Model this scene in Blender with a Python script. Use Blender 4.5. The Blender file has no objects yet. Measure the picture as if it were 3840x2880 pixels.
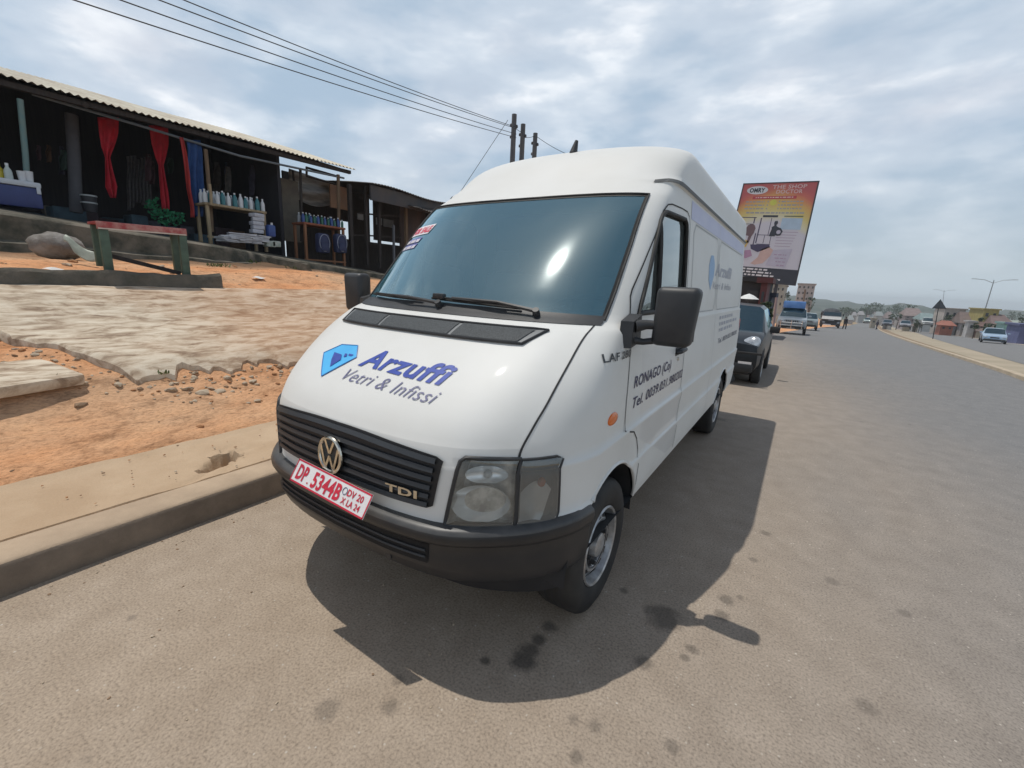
import bpy, bmesh, math, random
from mathutils import Vector, Matrix
random.seed(11)
sc = bpy.context.scene
COL = sc.collection
R = math.radians

# ------------------------------------------------------------------ camera
CAM = Vector((1.5905, -0.9947, 1.6190))
CAMROT = (R(77.0356), R(-2.6979), R(33.2923))
FPX = 1639.47                                    # focal length in pixels of a 3840 px wide frame
cd = bpy.data.cameras.new('camera')
cd.sensor_width = 36.0
cd.lens = 36.0 * FPX / 3840.0
cd.clip_start = 0.05
cd.clip_end = 6000.0
co = bpy.data.objects.new('camera', cd)
COL.objects.link(co)
co.location = CAM
co.rotation_euler = CAMROT
sc.camera = co

# ------------------------------------------------------------------ sun, sky, exposure
SUN = Vector((-0.287, -0.055, 1.0)).normalized()  # towards the sun
sl = bpy.data.lights.new('sun', 'SUN')
sl.energy = 2.8
sl.angle = R(0.5)
sl.color = (1.0, 0.955, 0.88)
so = bpy.data.objects.new('sun', sl)
COL.objects.link(so)
so.rotation_euler = (-SUN).to_track_quat('-Z', 'Y').to_euler()
so.location = (-20, 0, 60)

def nd(nt, kind, **kw):
    n = nt.nodes.new(kind)
    for k, v in kw.items():
        setattr(n, k, v)
    return n

def setin(n, **kw):
    for k, v in kw.items():
        n.inputs[k.replace('_', ' ')].default_value = v
    return n

def ramp(nt, src, stops, mode='LINEAR'):
    r = nd(nt, 'ShaderNodeValToRGB')
    r.color_ramp.interpolation = mode
    el = r.color_ramp.elements
    while len(el) < len(stops):
        el.new(0.5)
    for e, (p, c) in zip(el, stops):
        e.position = p
        e.color = c if len(c) == 4 else (c[0], c[1], c[2], 1)
    nt.links.new(src, r.inputs['Fac'])
    return r

def mth(nt, op, a, b=None, clamp=False):
    n = nd(nt, 'ShaderNodeMath', operation=op)
    n.use_clamp = clamp
    for i, x in enumerate((a, b)):
        if x is None:
            continue
        if isinstance(x, (int, float)):
            n.inputs[i].default_value = x
        else:
            nt.links.new(x, n.inputs[i])
    return n.outputs[0]

def mixc(nt, fac, a, b, blend='MIX'):
    n = nd(nt, 'ShaderNodeMix', data_type='RGBA', blend_type=blend)
    for sock, x in ((n.inputs[0], fac), (n.inputs[6], a), (n.inputs[7], b)):
        if isinstance(x, (int, float)):
            sock.default_value = x
        elif isinstance(x, (tuple, list)):
            sock.default_value = (x[0], x[1], x[2], 1)
        else:
            nt.links.new(x, sock)
    return n.outputs[2]

w = bpy.data.worlds.new('World')
sc.world = w
w.use_nodes = True
nt = w.node_tree
nt.nodes.clear()
wo = nd(nt, 'ShaderNodeOutputWorld')
sky = nd(nt, 'ShaderNodeTexSky', sky_type='NISHITA')
sky.sun_disc = False
sky.sun_elevation = math.asin(SUN.z)
sky.sun_rotation = math.atan2(SUN.x, SUN.y)
sky.altitude = 100
sky.air_density = 1.0
sky.dust_density = 1.2
sky.ozone_density = 1.0
bg = nd(nt, 'ShaderNodeBackground')
bg.inputs['Strength'].default_value = 0.06
nt.links.new(sky.outputs[0], bg.inputs['Color'])
tc = nd(nt, 'ShaderNodeTexCoord')
sx = nd(nt, 'ShaderNodeSeparateXYZ')
nt.links.new(tc.outputs['Generated'], sx.inputs[0])
zz = mth(nt, 'MAXIMUM', sx.outputs['Z'], 0.0)
den = mth(nt, 'ADD', mth(nt, 'MULTIPLY', zz, 0.55), 0.55)
px_ = mth(nt, 'DIVIDE', sx.outputs['X'], den)
py_ = mth(nt, 'DIVIDE', sx.outputs['Y'], den)
cv = nd(nt, 'ShaderNodeCombineXYZ')
nt.links.new(px_, cv.inputs[0]); nt.links.new(py_, cv.inputs[1]); nt.links.new(mth(nt, 'MULTIPLY', zz, 3.4), cv.inputs[2])
n1 = nd(nt, 'ShaderNodeTexNoise'); setin(n1, Scale=1.75, Detail=7.0, Roughness=0.50, Distortion=0.05)
n2 = nd(nt, 'ShaderNodeTexNoise'); setin(n2, Scale=4.2, Detail=6.0, Roughness=0.52, Distortion=0.05)
for n_ in (n1, n2):
    nt.links.new(cv.outputs[0], n_.inputs['Vector'])
cl = mth(nt, 'ADD', mth(nt, 'MULTIPLY', n1.outputs['Fac'], 0.72), mth(nt, 'MULTIPLY', n2.outputs['Fac'], 0.28))
mask = ramp(nt, cl, [(0.40, (0, 0, 0)), (0.52, (0.55, 0.55, 0.55)), (0.62, (1, 1, 1))], 'EASE')
shade = ramp(nt, n2.outputs['Fac'], [(0.32, (0.57, 0.61, 0.69)), (0.5, (0.68, 0.725, 0.795)), (0.66, (0.88, 0.91, 0.95))])
veil = nd(nt, 'ShaderNodeMapRange'); veil.clamp = True; veil.interpolation_type = 'SMOOTHSTEP'
nt.links.new(zz, veil.inputs[0])
for i_, v_ in ((1, 0.50), (2, 0.80), (3, 1.0), (4, 0.16)):
    veil.inputs[i_].default_value = v_
hz = nd(nt, 'ShaderNodeMapRange'); hz.clamp = True
nt.links.new(zz, hz.inputs[0])
for i_, v_ in ((1, 0.02), (2, 0.26), (3, 0.95), (4, 0.0)):
    hz.inputs[i_].default_value = v_
lowcol = mixc(nt, mask.outputs['Color'], (0.49, 0.625, 0.765), shade.outputs['Color'])
cloudcol = mixc(nt, hz.outputs[0], lowcol, (0.52, 0.60, 0.665))
cfac = mth(nt, 'MULTIPLY', veil.outputs[0], mth(nt, 'ADD', mth(nt, 'MULTIPLY', mask.outputs['Color'], 0.28), 0.70))
cfac = mth(nt, 'MAXIMUM', cfac, hz.outputs[0], True)
bg2 = nd(nt, 'ShaderNodeBackground')
nt.links.new(cloudcol, bg2.inputs['Color'])
bg2.inputs['Strength'].default_value = 1.12
ms = nd(nt, 'ShaderNodeMixShader')
nt.links.new(cfac, ms.inputs[0]); nt.links.new(bg.outputs[0], ms.inputs[1]); nt.links.new(bg2.outputs[0], ms.inputs[2])
nt.links.new(ms.outputs[0], wo.inputs['Surface'])

vs = sc.view_settings
sc.display_settings.display_device = 'sRGB'
vs.view_transform = 'Standard'
vs.look = 'None'
vs.exposure = 0.0
vs.gamma = 1.0
vs.use_curve_mapping = False
sc.cycles.max_bounces = 7
sc.cycles.transparent_max_bounces = 12

# ------------------------------------------------------------------ picture <-> place helpers
_RM = Matrix.Rotation(CAMROT[2], 3, 'Z') @ Matrix.Rotation(CAMROT[1], 3, 'Y') @ Matrix.Rotation(CAMROT[0], 3, 'X')

def ray(u, v):
    return _RM @ Vector(((u - 1920) / FPX, -(v - 1440) / FPX, -1.0))

def at(u, v, ax, val):
    """point seen at pixel (u, v) that lies on the plane ax = val"""
    d = ray(u, v)
    k = 'xyz'.index(ax)
    return CAM + d * ((val - CAM[k]) / d[k])

def g(y):
    """height of the road: level beside the van, then falling away"""
    s = 0.04
    if y < 8:
        return 0.0
    if y < 18:
        return -s * (y - 8) ** 2 / 20
    if y < 150:
        return -s * (y - 13)
    if y < 320:
        t = y - 150
        return -s * 137 - s * t + 0.014 * t * t / 340
    return -s * 137 - s * 170 + 0.014 * 85 - 0.026 * (y - 320)

def onroad(u, v):
    d = ray(u, v).normalized()
    t = 1.0
    while t < 3000:
        p = CAM + d * t
        if p.z < g(p.y):
            break
        t *= 1.002
    return Vector((p.x, p.y, g(p.y)))

# ------------------------------------------------------------------ materials
MATS = {}

def mat(name, col, rough=0.6, metal=0.0, col2=None, scale=6.0, bump=0.0, bscale=60.0, coat=0.0, spec=0.5,
        lo=0.35, hi=0.65, stretch=None, detail=5.0):
    if name in MATS:
        return MATS[name]
    m = bpy.data.materials.new(name)
    m.use_nodes = True
    nt = m.node_tree
    b = nt.nodes['Principled BSDF']
    setin(b, Roughness=rough, Metallic=metal)
    b.inputs['Specular IOR Level'].default_value = spec
    b.inputs['Coat Weight'].default_value = coat
    b.inputs['Coat Roughness'].default_value = 0.06
    tc = nd(nt, 'ShaderNodeTexCoord')
    src = tc.outputs['Object']
    if stretch:
        mp = nd(nt, 'ShaderNodeMapping')
        mp.inputs['Scale'].default_value = stretch
        nt.links.new(src, mp.inputs['Vector'])
        src = mp.outputs[0]
    if col2 is None:
        col2 = tuple(c * 0.86 for c in col)
    n = nd(nt, 'ShaderNodeTexNoise'); setin(n, Scale=scale, Detail=detail, Roughness=0.6)
    nt.links.new(src, n.inputs['Vector'])
    r = ramp(nt, n.outputs['Fac'], [(lo, col), (hi, col2)])
    nt.links.new(r.outputs['Color'], b.inputs['Base Color'])
    if bump:
        n2 = nd(nt, 'ShaderNodeTexNoise'); setin(n2, Scale=bscale, Detail=4.0, Roughness=0.6)
        nt.links.new(src, n2.inputs['Vector'])
        bp = nd(nt, 'ShaderNodeBump'); setin(bp, Strength=bump, Distance=0.02)
        nt.links.new(n2.outputs['Fac'], bp.inputs['Height'])
        nt.links.new(bp.outputs[0], b.inputs['Normal'])
    MATS[name] = m
    return m

def glassmat(name, tint=(0.75, 0.83, 0.82), refl=0.12, rough=0.02, haze=0.0, ior=1.5, film=0.0, filmcol=(0.3, 0.4, 0.42), glosscol=(0.95, 1.0, 1.0)):
    """thin pane: see-through tint, mirror reflection by angle, optional diffuse colour film"""
    if name in MATS:
        return MATS[name]
    m = bpy.data.materials.new(name)
    m.use_nodes = True
    nt = m.node_tree
    nt.nodes.clear()
    o = nd(nt, 'ShaderNodeOutputMaterial')
    tr = nd(nt, 'ShaderNodeBsdfTransparent'); tr.inputs[0].default_value = (*tint, 1)
    gl = nd(nt, 'ShaderNodeBsdfGlossy'); gl.inputs['Roughness'].default_value = rough
    gl.inputs['Color'].default_value = (*glosscol, 1)
    fr = nd(nt, 'ShaderNodeFresnel'); fr.inputs['IOR'].default_value = ior
    fac = mth(nt, 'ADD', mth(nt, 'MULTIPLY', fr.outputs[0], 1.6), refl, True)
    mx = nd(nt, 'ShaderNodeMixShader')
    nt.links.new(fac, mx.inputs[0]); nt.links.new(tr.outputs[0], mx.inputs[1]); nt.links.new(gl.outputs[0], mx.inputs[2])
    last = mx.outputs[0]
    if haze:
        g2 = nd(nt, 'ShaderNodeBsdfGlossy'); g2.inputs['Roughness'].default_value = 0.16
        g2.inputs['Color'].default_value = (0.9, 1.0, 1.0, 1)
        m2 = nd(nt, 'ShaderNodeMixShader'); m2.inputs[0].default_value = haze
        nt.links.new(last, m2.inputs[1]); nt.links.new(g2.outputs[0], m2.inputs[2])
        last = m2.outputs[0]
    if film:
        df = nd(nt, 'ShaderNodeBsdfDiffuse'); df.inputs[0].default_value = (*filmcol, 1)
        m3 = nd(nt, 'ShaderNodeMixShader'); m3.inputs[0].default_value = film
        nt.links.new(last, m3.inputs[1]); nt.links.new(df.outputs[0], m3.inputs[2])
        last = m3.outputs[0]
    nt.links.new(last, o.inputs['Surface'])
    MATS[name] = m
    return m

# ------------------------------------------------------------------ mesh helpers
class MB:
    def __init__(self):
        self.v = []; self.f = []; self.m = []

    def add(self, vs, fs, mi=0):
        o = len(self.v)
        self.v += [tuple(p) for p in vs]
        self.f += [tuple(i + o for i in q) for q in fs]
        self.m += [mi] * len(fs)
        return self

    def box(self, c, s, rot=None, mi=0, ch=0.0):
        """box centred at c, full sizes s, optional chamfer ch"""
        hx, hy, hz = s[0] / 2, s[1] / 2, s[2] / 2
        M = rot if rot else Matrix.Identity(3)
        if ch <= 0:
            vs = [(x, y, z) for x in (-hx, hx) for y in (-hy, hy) for z in (-hz, hz)]
            fs = [(0, 1, 3, 2), (4, 6, 7, 5), (0, 4, 5, 1), (2, 3, 7, 6), (0, 2, 6, 4), (1, 5, 7, 3)]
        else:
            bm = bmesh.new()
            bmesh.ops.create_cube(bm, size=1.0)
            for q in bm.verts:
                q.co = Vector((q.co.x * s[0], q.co.y * s[1], q.co.z * s[2]))
            bmesh.ops.bevel(bm, geom=bm.edges[:], offset=min(ch, hx * .95, hy * .95, hz * .95), segments=2, profile=0.6, affect='EDGES')
            bm.verts.index_update()
            vs = [tuple(q.co) for q in bm.verts]
            fs = [tuple(q.index for q in f.verts) for f in bm.faces]
            bm.free()
        C = Vector(c)
        return self.add([C + M @ Vector(p) for p in vs], fs, mi)

    def cyl(self, p0, p1, r0, r1=None, n=10, caps=True, mi=0):
        r1 = r0 if r1 is None else r1
        p0, p1 = Vector(p0), Vector(p1)
        d = (p1 - p0).normalized()
        a = d.orthogonal().normalized(); b = d.cross(a)
        vs = []
        for p, r in ((p0, r0), (p1, r1)):
            for k in range(n):
                t = 2 * math.pi * k / n
                vs.append(p + a * (r * math.cos(t)) + b * (r * math.sin(t)))
        fs = [(k, (k + 1) % n, n + (k + 1) % n, n + k) for k in range(n)]
        if caps:
            fs += [tuple(range(n - 1, -1, -1)), tuple(range(n, 2 * n))]
        return self.add(vs, fs, mi)

    def tube(self, pts, r, n=6, closed=False, mi=0, caps=True):
        pts = [Vector(p) for p in pts]
        L = len(pts)
        rr = r if isinstance(r, (list, tuple)) else [r] * L
        vs = []; ref = None
        for i, p in enumerate(pts):
            a_ = pts[(i - 1) % L] if (closed or i) else p
            b_ = pts[(i + 1) % L] if (closed or i < L - 1) else p
            d = (b_ - a_).normalized()
            if ref is None:
                ref = d.orthogonal().normalized()
            e = (ref - d * ref.dot(d)).normalized(); ref = e
            h = d.cross(e)
            for k in range(n):
                t = 2 * math.pi * k / n
                vs.append(p + e * (rr[i] * math.cos(t)) + h * (rr[i] * math.sin(t)))
        fs = []
        for i in range(L if closed else L - 1):
            j = (i + 1) % L
            for k in range(n):
                fs.append((i * n + k, i * n + (k + 1) % n, j * n + (k + 1) % n, j * n + k))
        if caps and not closed:
            fs += [tuple(range(n - 1, -1, -1)), tuple(range((L - 1) * n, L * n))]
        return self.add(vs, fs, mi)

    def lathe(self, prof, c, axis='x', n=32, mi=0, sgn=1):
        """prof: list of (offset along axis, radius)"""
        vs = []
        for (o, r) in prof:
            for k in range(n):
                t = 2 * math.pi * k / n
                ca, sa = r * math.cos(t), r * math.sin(t)
                q = {'x': (sgn * o, ca, sa), 'y': (ca, sgn * o, sa), 'z': (ca, sa, sgn * o)}[axis]
                vs.append((c[0] + q[0], c[1] + q[1], c[2] + q[2]))
        fs = []
        for i in range(len(prof) - 1):
            for k in range(n):
                fs.append((i * n + k, i * n + (k + 1) % n, (i + 1) * n + (k + 1) % n, (i + 1) * n + k))
        return self.add(vs, fs, mi)

    def grid(self, fn, nu, nv, mi=0):
        vs = [fn(i / nu, j / nv) for j in range(nv + 1) for i in range(nu + 1)]
        fs = [(j * (nu + 1) + i, j * (nu + 1) + i + 1, (j + 1) * (nu + 1) + i + 1, (j + 1) * (nu + 1) + i)
              for j in range(nv) for i in range(nu)]
        return self.add(vs, fs, mi)

    def prism(self, pts, d, mi=0):
        """polygon pts (3d) swept by vector d"""
        n = len(pts); d = Vector(d)
        vs = [Vector(p) for p in pts] + [Vector(p) + d for p in pts]
        fs = [tuple(range(n - 1, -1, -1)), tuple(range(n, 2 * n))] + [(k, (k + 1) % n, n + (k + 1) % n, n + k) for k in range(n)]
        return self.add(vs, fs, mi)

    def ball(self, c, r, nu=12, nv=8, mi=0):
        r = r if isinstance(r, (tuple, list)) else (r, r, r)
        vs = []; fs = []
        for j in range(nv + 1):
            ph = math.pi * j / nv
            for i in range(nu):
                th = 2 * math.pi * i / nu
                vs.append((c[0] + r[0] * math.sin(ph) * math.cos(th), c[1] + r[1] * math.sin(ph) * math.sin(th), c[2] + r[2] * math.cos(ph)))
        for j in range(nv):
            for i in range(nu):
                fs.append((j * nu + i, j * nu + (i + 1) % nu, (j + 1) * nu + (i + 1) % nu, (j + 1) * nu + i))
        return self.add(vs, fs, mi)

    def build(self, name, mats, parent=None, smooth=35, recalc=True):
        me = bpy.data.meshes.new(name)
        me.from_pydata(self.v, [], self.f)
        if not isinstance(mats, (list, tuple)):
            mats = [mats]
        for m in mats:
            me.materials.append(m)
        for p, mi in zip(me.polygons, self.m):
            p.material_index = mi
        if recalc:
            bm = bmesh.new(); bm.from_mesh(me)
            bmesh.ops.remove_doubles(bm, verts=bm.verts[:], dist=1e-5)
            bmesh.ops.recalc_face_normals(bm, faces=bm.faces[:])
            bm.to_mesh(me); bm.free()
        if smooth:
            me.shade_smooth()
            me.set_sharp_from_angle(angle=R(smooth))
        o = bpy.data.objects.new(name, me)
        COL.objects.link(o)
        if parent is not None:
            o.parent = parent
        return o

def tag(o, label, cat, group=None):
    o['label'] = label; o['category'] = cat
    if group:
        o['group'] = group
    return o

def thing(name, label, cat, loc=(0, 0, 0), rz=0.0, group=None):
    o = bpy.data.objects.new(name, None)
    o.empty_display_size = 0.2
    COL.objects.link(o)
    o.location = loc
    o.rotation_euler = (0, 0, rz)
    return tag(o, label, cat, group)

def struct(o, kind='structure'):
    o['kind'] = kind
    return o

def kids(o):
    return [c for c in bpy.data.objects if c.parent == o]

def copy_tree(o, parent=None):
    ch = kids(o)
    c = o.copy(); COL.objects.link(c)
    if parent is not None:
        c.parent = parent
    for q in ch:
        copy_tree(q, c)
    return c

def textmesh(s, shear=0.0, bold=0.0, align='LEFT'):
    """lettering as flat 2d triangles, cap height about 0.7; returns verts2d, faces"""
    cu = bpy.data.curves.new('txt', 'FONT')
    cu.body = s
    cu.size = 1.0
    cu.shear = shear
    cu.offset = bold
    cu.align_x = align
    cu.resolution_u = 3
    cu.space_character = 1.06
    ob = bpy.data.objects.new('txt', cu)
    COL.objects.link(ob)
    dg = bpy.context.evaluated_depsgraph_get()
    me = ob.evaluated_get(dg).to_mesh()
    vs = [(q.co.x, q.co.y) for q in me.vertices]
    fs = [tuple(p.vertices) for p in me.polygons]
    ob.evaluated_get(dg).to_mesh_clear()
    bpy.data.objects.remove(ob); bpy.data.curves.remove(cu)
    return vs, fs

def lettering(name, s, fn, m, parent, w=None, h=None, shear=0.0, bold=0.0):
    """fit text into w x h and place by fn(x, y) -> 3d"""
    vs, fs = textmesh(s, shear, bold)
    x0 = min(p[0] for p in vs); x1 = max(p[0] for p in vs); y1 = max(p[1] for p in vs)
    y0 = 0.0
    mb = MB()
    mb.add([fn((p[0] - x0) / (x1 - x0) * w, (p[1] - y0) / (y1 - y0) * h) for p in vs], fs)
    return mb.build(name, m, parent, smooth=0, recalc=False)

# ---------- van shell: stack of horizontal contours (keys by height) ----------
def pchip(xs, ys):
    n=len(xs); h=[xs[i+1]-xs[i] for i in range(n-1)]; d=[(ys[i+1]-ys[i])/h[i] for i in range(n-1)]
    m=[0.0]*n; m[0]=d[0]; m[-1]=d[-1]
    for i in range(1,n-1):
        if d[i-1]*d[i]>0:
            w1=2*h[i]+h[i-1]; w2=h[i]+2*h[i-1]; m[i]=(w1+w2)/(w1/d[i-1]+w2/d[i])
    def f(x):
        if x<=xs[0]: return ys[0]
        if x>=xs[-1]: return ys[-1]
        i=0
        while x>xs[i+1]: i+=1
        t=(x-xs[i])/h[i]; t2=t*t; t3=t2*t
        return ((2*t3-3*t2+1)*ys[i]+(t3-2*t2+t)*h[i]*m[i]+(-2*t3+3*t2)*ys[i+1]+(t3-t2)*h[i]*m[i+1])
    return f
def cols(*rows): return list(zip(*rows))
_z,_x=cols((.45,.945),(.52,.957),(.66,.963),(.70,.965),(.712,.955),(.80,.958),(.905,.966),(.925,.968),(.940,.955),(1.1,.952),(1.3,.940),(1.425,.930),(1.438,.930),(1.452,.920),(1.6,.912),(1.8,.898),(2.0,.880),(2.15,.868),(2.225,.862),(2.235,.874),(2.255,.874),(2.265,.862),(2.4,.855),(2.47,.842),(2.51,.822),(2.55,.778),(2.58,.71),(2.60,.62),(2.62,.45))
Xs=pchip(_z,_x)
_z,_y=cols((.45,.12),(.72,.10),(.95,.105),(1.0,.12),(1.04,.15),(1.1,.205),(1.2,.325),(1.3,.465),(1.4,.615),(1.47,.765),(1.55,.840),(1.65,.939),(1.78,1.071),(1.91,1.208),(2.03,1.341),(2.10,1.421),(2.13,1.456),(2.2,1.555),(2.3,1.69),(2.4,1.81),(2.45,1.875),(2.5,1.955),(2.55,2.07),(2.58,2.18),(2.60,2.33),(2.62,2.7))
Yc=pchip(_z,_y)
_z,_e=cols((.45,.70),(.72,.70),(1.0,.72),(1.1,.77),(1.3,.96),(1.47,1.18),(1.8,1.50),(2.13,1.79),(2.2,1.92),(2.3,2.06),(2.4,2.18),(2.5,2.36),(2.55,2.52),(2.6,2.8),(2.62,3.1))
Ye=pchip(_z,_e)
_z,_n=cols((.45,2.5),(1.0,2.6),(1.3,2.75),(1.42,2.7),(1.47,2.45),(1.8,2.85),(2.13,3.3),(2.3,3.0),(2.5,2.8),(2.62,2.6))
Nn=pchip(_z,_n)
def sstep(a,b,x):
    t=min(1,max(0,(x-a)/(b-a))); return t*t*(3-2*t)
_z,_e=cols((0,0),(.3,.012),(.45,.031),(.55,.053),(.60,.071),(.65,.097),(.70,.131),(.80,.215),(.88,.302),(.94,.40),(.98,.49),(1,.60))
Dn=pchip(_z,_e)
def bulge(x,z):
    return .012*sstep(.80,.70,abs(x))*sstep(1.0,1.08,z)*sstep(1.47,1.40,z)
def fy(x,z):
    a=min(1.0,abs(x)/Xs(z)); n=Nn(z); yc=Yc(z); ye=Ye(z)
    k=sstep(.98,1.32,z)
    d=(1-(max(0.0,1-a**n))**(1/n))*(ye-yc)
    if k<1: d=k*d+(1-k)*Dn(a)*(ye-yc)/.60
    return yc+d-bulge(x,z)
def fpt(x,z,off=0.0):
    p=(x,fy(x,z),z)
    if not off: return p
    e=.004
    dyx=(fy(x+e,z)-fy(x-e,z))/(2*e); dyz=(fy(x,z+e)-fy(x,z-e))/(2*e)
    # outward normal (towards -y)
    nx,ny,nz=dyx,-1.0,dyz
    l=math.sqrt(nx*nx+1+nz*nz); return (p[0]+off*nx/l,p[1]+off*ny/l,p[2]+off*nz/l)
def spt(y,z,off=0.0,side=1):
    e=.01; s=(Xs(z+e)-Xs(z-e))/(2*e); l=math.sqrt(1+s*s)
    return (side*(Xs(z)+off/l),y,z-off*s/l)

# column that carries the windscreen edge and the bonnet shut line
Kc=pchip(*cols((.45,.818),(.965,.818),(1.08,.837),(1.17,.857),(1.31,.872),(1.45,.876),(1.47,.905),(2.2,.905),(2.62,.905)))
def warp(f,z):
    c=Kc(z)
    return f*c/.905 if f<=.905 else c+(f-.905)*(1-c)/(1-.905)
# ================================================================== materials of the van
WHITE = mat('white_van_paint', (0.71, 0.71, 0.685), 0.5, col2=(0.655, 0.65, 0.615), scale=2.2, coat=0.06, spec=0.28, lo=0.3, hi=0.75)
WHITE2 = mat('white_van_paint_side', (0.70, 0.705, 0.69), 0.34, col2=(0.63, 0.63, 0.605), scale=3.0, coat=0.3, lo=0.3, hi=0.75)
BLACKP = mat('black_plastic', (0.022, 0.024, 0.027), 0.5, col2=(0.035, 0.036, 0.038), scale=9, bump=0.05, bscale=400)
BUMPER = mat('charcoal_bumper_plastic', (0.013, 0.015, 0.019), 0.40, col2=(0.034, 0.033, 0.032), scale=3.5, bump=0.06, bscale=350, lo=0.45, hi=0.8)
RUBBER = mat('black_rubber', (0.012, 0.012, 0.013), 0.7, col2=(0.03, 0.029, 0.027), scale=7)
GAP = mat('shut_line_dark', (0.035, 0.035, 0.036), 0.9)
CHROME = mat('worn_chrome', (0.75, 0.72, 0.64), 0.22, 1.0, col2=(0.55, 0.50, 0.40), scale=30)
SILVER = mat('silver_wheel_paint', (0.55, 0.56, 0.57), 0.38, 0.6, col2=(0.30, 0.29, 0.28), scale=14)
DARKIN = mat('dark_interior', (0.018, 0.019, 0.021), 0.8, col2=(0.03, 0.03, 0.032))
GREYIN = mat('grey_interior_trim', (0.12, 0.13, 0.135), 0.8, col2=(0.16, 0.165, 0.165))
BLUEINK = mat('blue_lettering', (0.025, 0.055, 0.32), 0.45, col2=(0.035, 0.075, 0.38), scale=20)
GREYINK = mat('slate_lettering', (0.13, 0.13, 0.24), 0.5, col2=(0.17, 0.17, 0.28))
NAVYINK = mat('navy_lettering', (0.022, 0.022, 0.085), 0.5)
CYANINK = mat('cyan_sticker', (0.08, 0.47, 0.84), 0.45, col2=(0.06, 0.40, 0.78))
PALEINK = mat('faded_grey_lettering', (0.33, 0.34, 0.39), 0.55, col2=(0.45, 0.46, 0.50), scale=14)
PALEBLUE = mat('faded_blue_sticker', (0.22, 0.38, 0.60), 0.5, col2=(0.30, 0.44, 0.62))
LAVENDER = mat('lavender_stripe', (0.42, 0.43, 0.60), 0.4, col2=(0.46, 0.47, 0.62))
REDINK = mat('red_lettering', (0.62, 0.02, 0.05), 0.5, col2=(0.50, 0.02, 0.05))
WSGLASS = glassmat('windscreen_glass', (0.46, 0.66, 0.67), 0.17, 0.010, 0.012, film=0.15, filmcol=(0.16, 0.43, 0.55), glosscol=(0.78, 0.95, 1.0))  # reflected-sky brightness is put into the teal film colour
SDGLASS = glassmat('side_window_glass', (0.45, 0.50, 0.48), 0.10, 0.015, film=0.10, filmcol=(0.38, 0.43, 0.42))
LENS = glassmat('headlamp_lens', (0.95, 0.96, 0.95), 0.05, 0.05, film=0.04, filmcol=(0.7, 0.7, 0.68))
REFLECT = mat('headlamp_reflector', (0.95, 0.97, 0.98), 0.20, 0.45, col2=(0.86, 0.88, 0.90), scale=18)
AMBER = mat('amber_lens', (0.75, 0.16, 0.01), 0.25, col2=(0.62, 0.11, 0.01), coat=0.4)
GUTTER = mat('grey_gutter_seal', (0.13, 0.135, 0.135), 0.7)

van = thing('delivery_van', 'large white high roof van with blue bonnet lettering and a red lettered plate', 'van', (0, 0, 0))

# ------------------------------------------------------------------ shell
XF = [0, .1, .2, .3, .4, .5, .6, .68, .74, .79, .83, .87, .905, .935, .96, .978, .991, 1.0]
YR = 5.47
ZR = [.45, .50, .56, .62, .66, .69, .70, .706, .712, .76, .82, .87, .905, .915, .925, .932, .94, .97, 1.005, 1.03, 1.06, 1.1, 1.14,
      1.18, 1.22, 1.26, 1.3, 1.34, 1.38, 1.41, 1.425, 1.438, 1.452, 1.47, 1.5, 1.55, 1.61, 1.67, 1.73, 1.79, 1.85, 1.91, 1.97,
      2.03, 2.08, 2.13, 2.15, 2.18, 2.21, 2.225, 2.235, 2.245, 2.255, 2.265, 2.3, 2.34, 2.38, 2.42, 2.45, 2.475, 2.495, 2.51, 2.525,
      2.54, 2.553, 2.565, 2.576, 2.586, 2.594, 2.602, 2.61, 2.616, 2.62]

def half_row(z):
    xs, ye = Xs(z), Ye(z)
    pts = [(warp(f, z) * xs, fy(warp(f, z) * xs, z)) for f in XF]
    NS = 14
    for k in range(1, NS + 1):
        t = k / NS
        pts.append((xs, ye + (YR - .09 - ye) * t))
    for k in range(1, 5):
        a = math.pi / 2 * k / 4
        pts.append((xs - .09 + .09 * math.cos(a), YR - .09 + .09 * math.sin(a)))
    for f in (.66, .33, 0):
        pts.append(((xs - .09) * f, YR))
    return pts

bm = bmesh.new()
rows = []
NF = len(XF)
for z in ZR:
    h = half_row(z)
    ring = [(x, y, z) for x, y in h] + [(-x, y, z) for x, y in reversed(h[1:-1])]
    rows.append([bm.verts.new(p) for p in ring])
RN = len(rows[0])
shell_tag = bm.faces.layers.int.new('tag')
kWS = XF.index(.905)
for j in range(len(rows) - 1):
    z0, z1 = ZR[j], ZR[j + 1]
    for i in range(RN):
        i2 = (i + 1) % RN
        f = bm.faces.new((rows[j][i], rows[j][i2], rows[j + 1][i2], rows[j + 1][i]))
        front = (i < kWS) or (i >= RN - kWS)
        if front and z0 >= 1.469 and z1 <= 2.131:
            f[shell_tag] = 1
        elif front and z0 >= 1.004 and z1 <= 1.453:
            f[shell_tag] = 2
f = bm.faces.new(rows[-1])
f = bm.faces.new(list(reversed(rows[0]))); f[shell_tag] = 9

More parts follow.
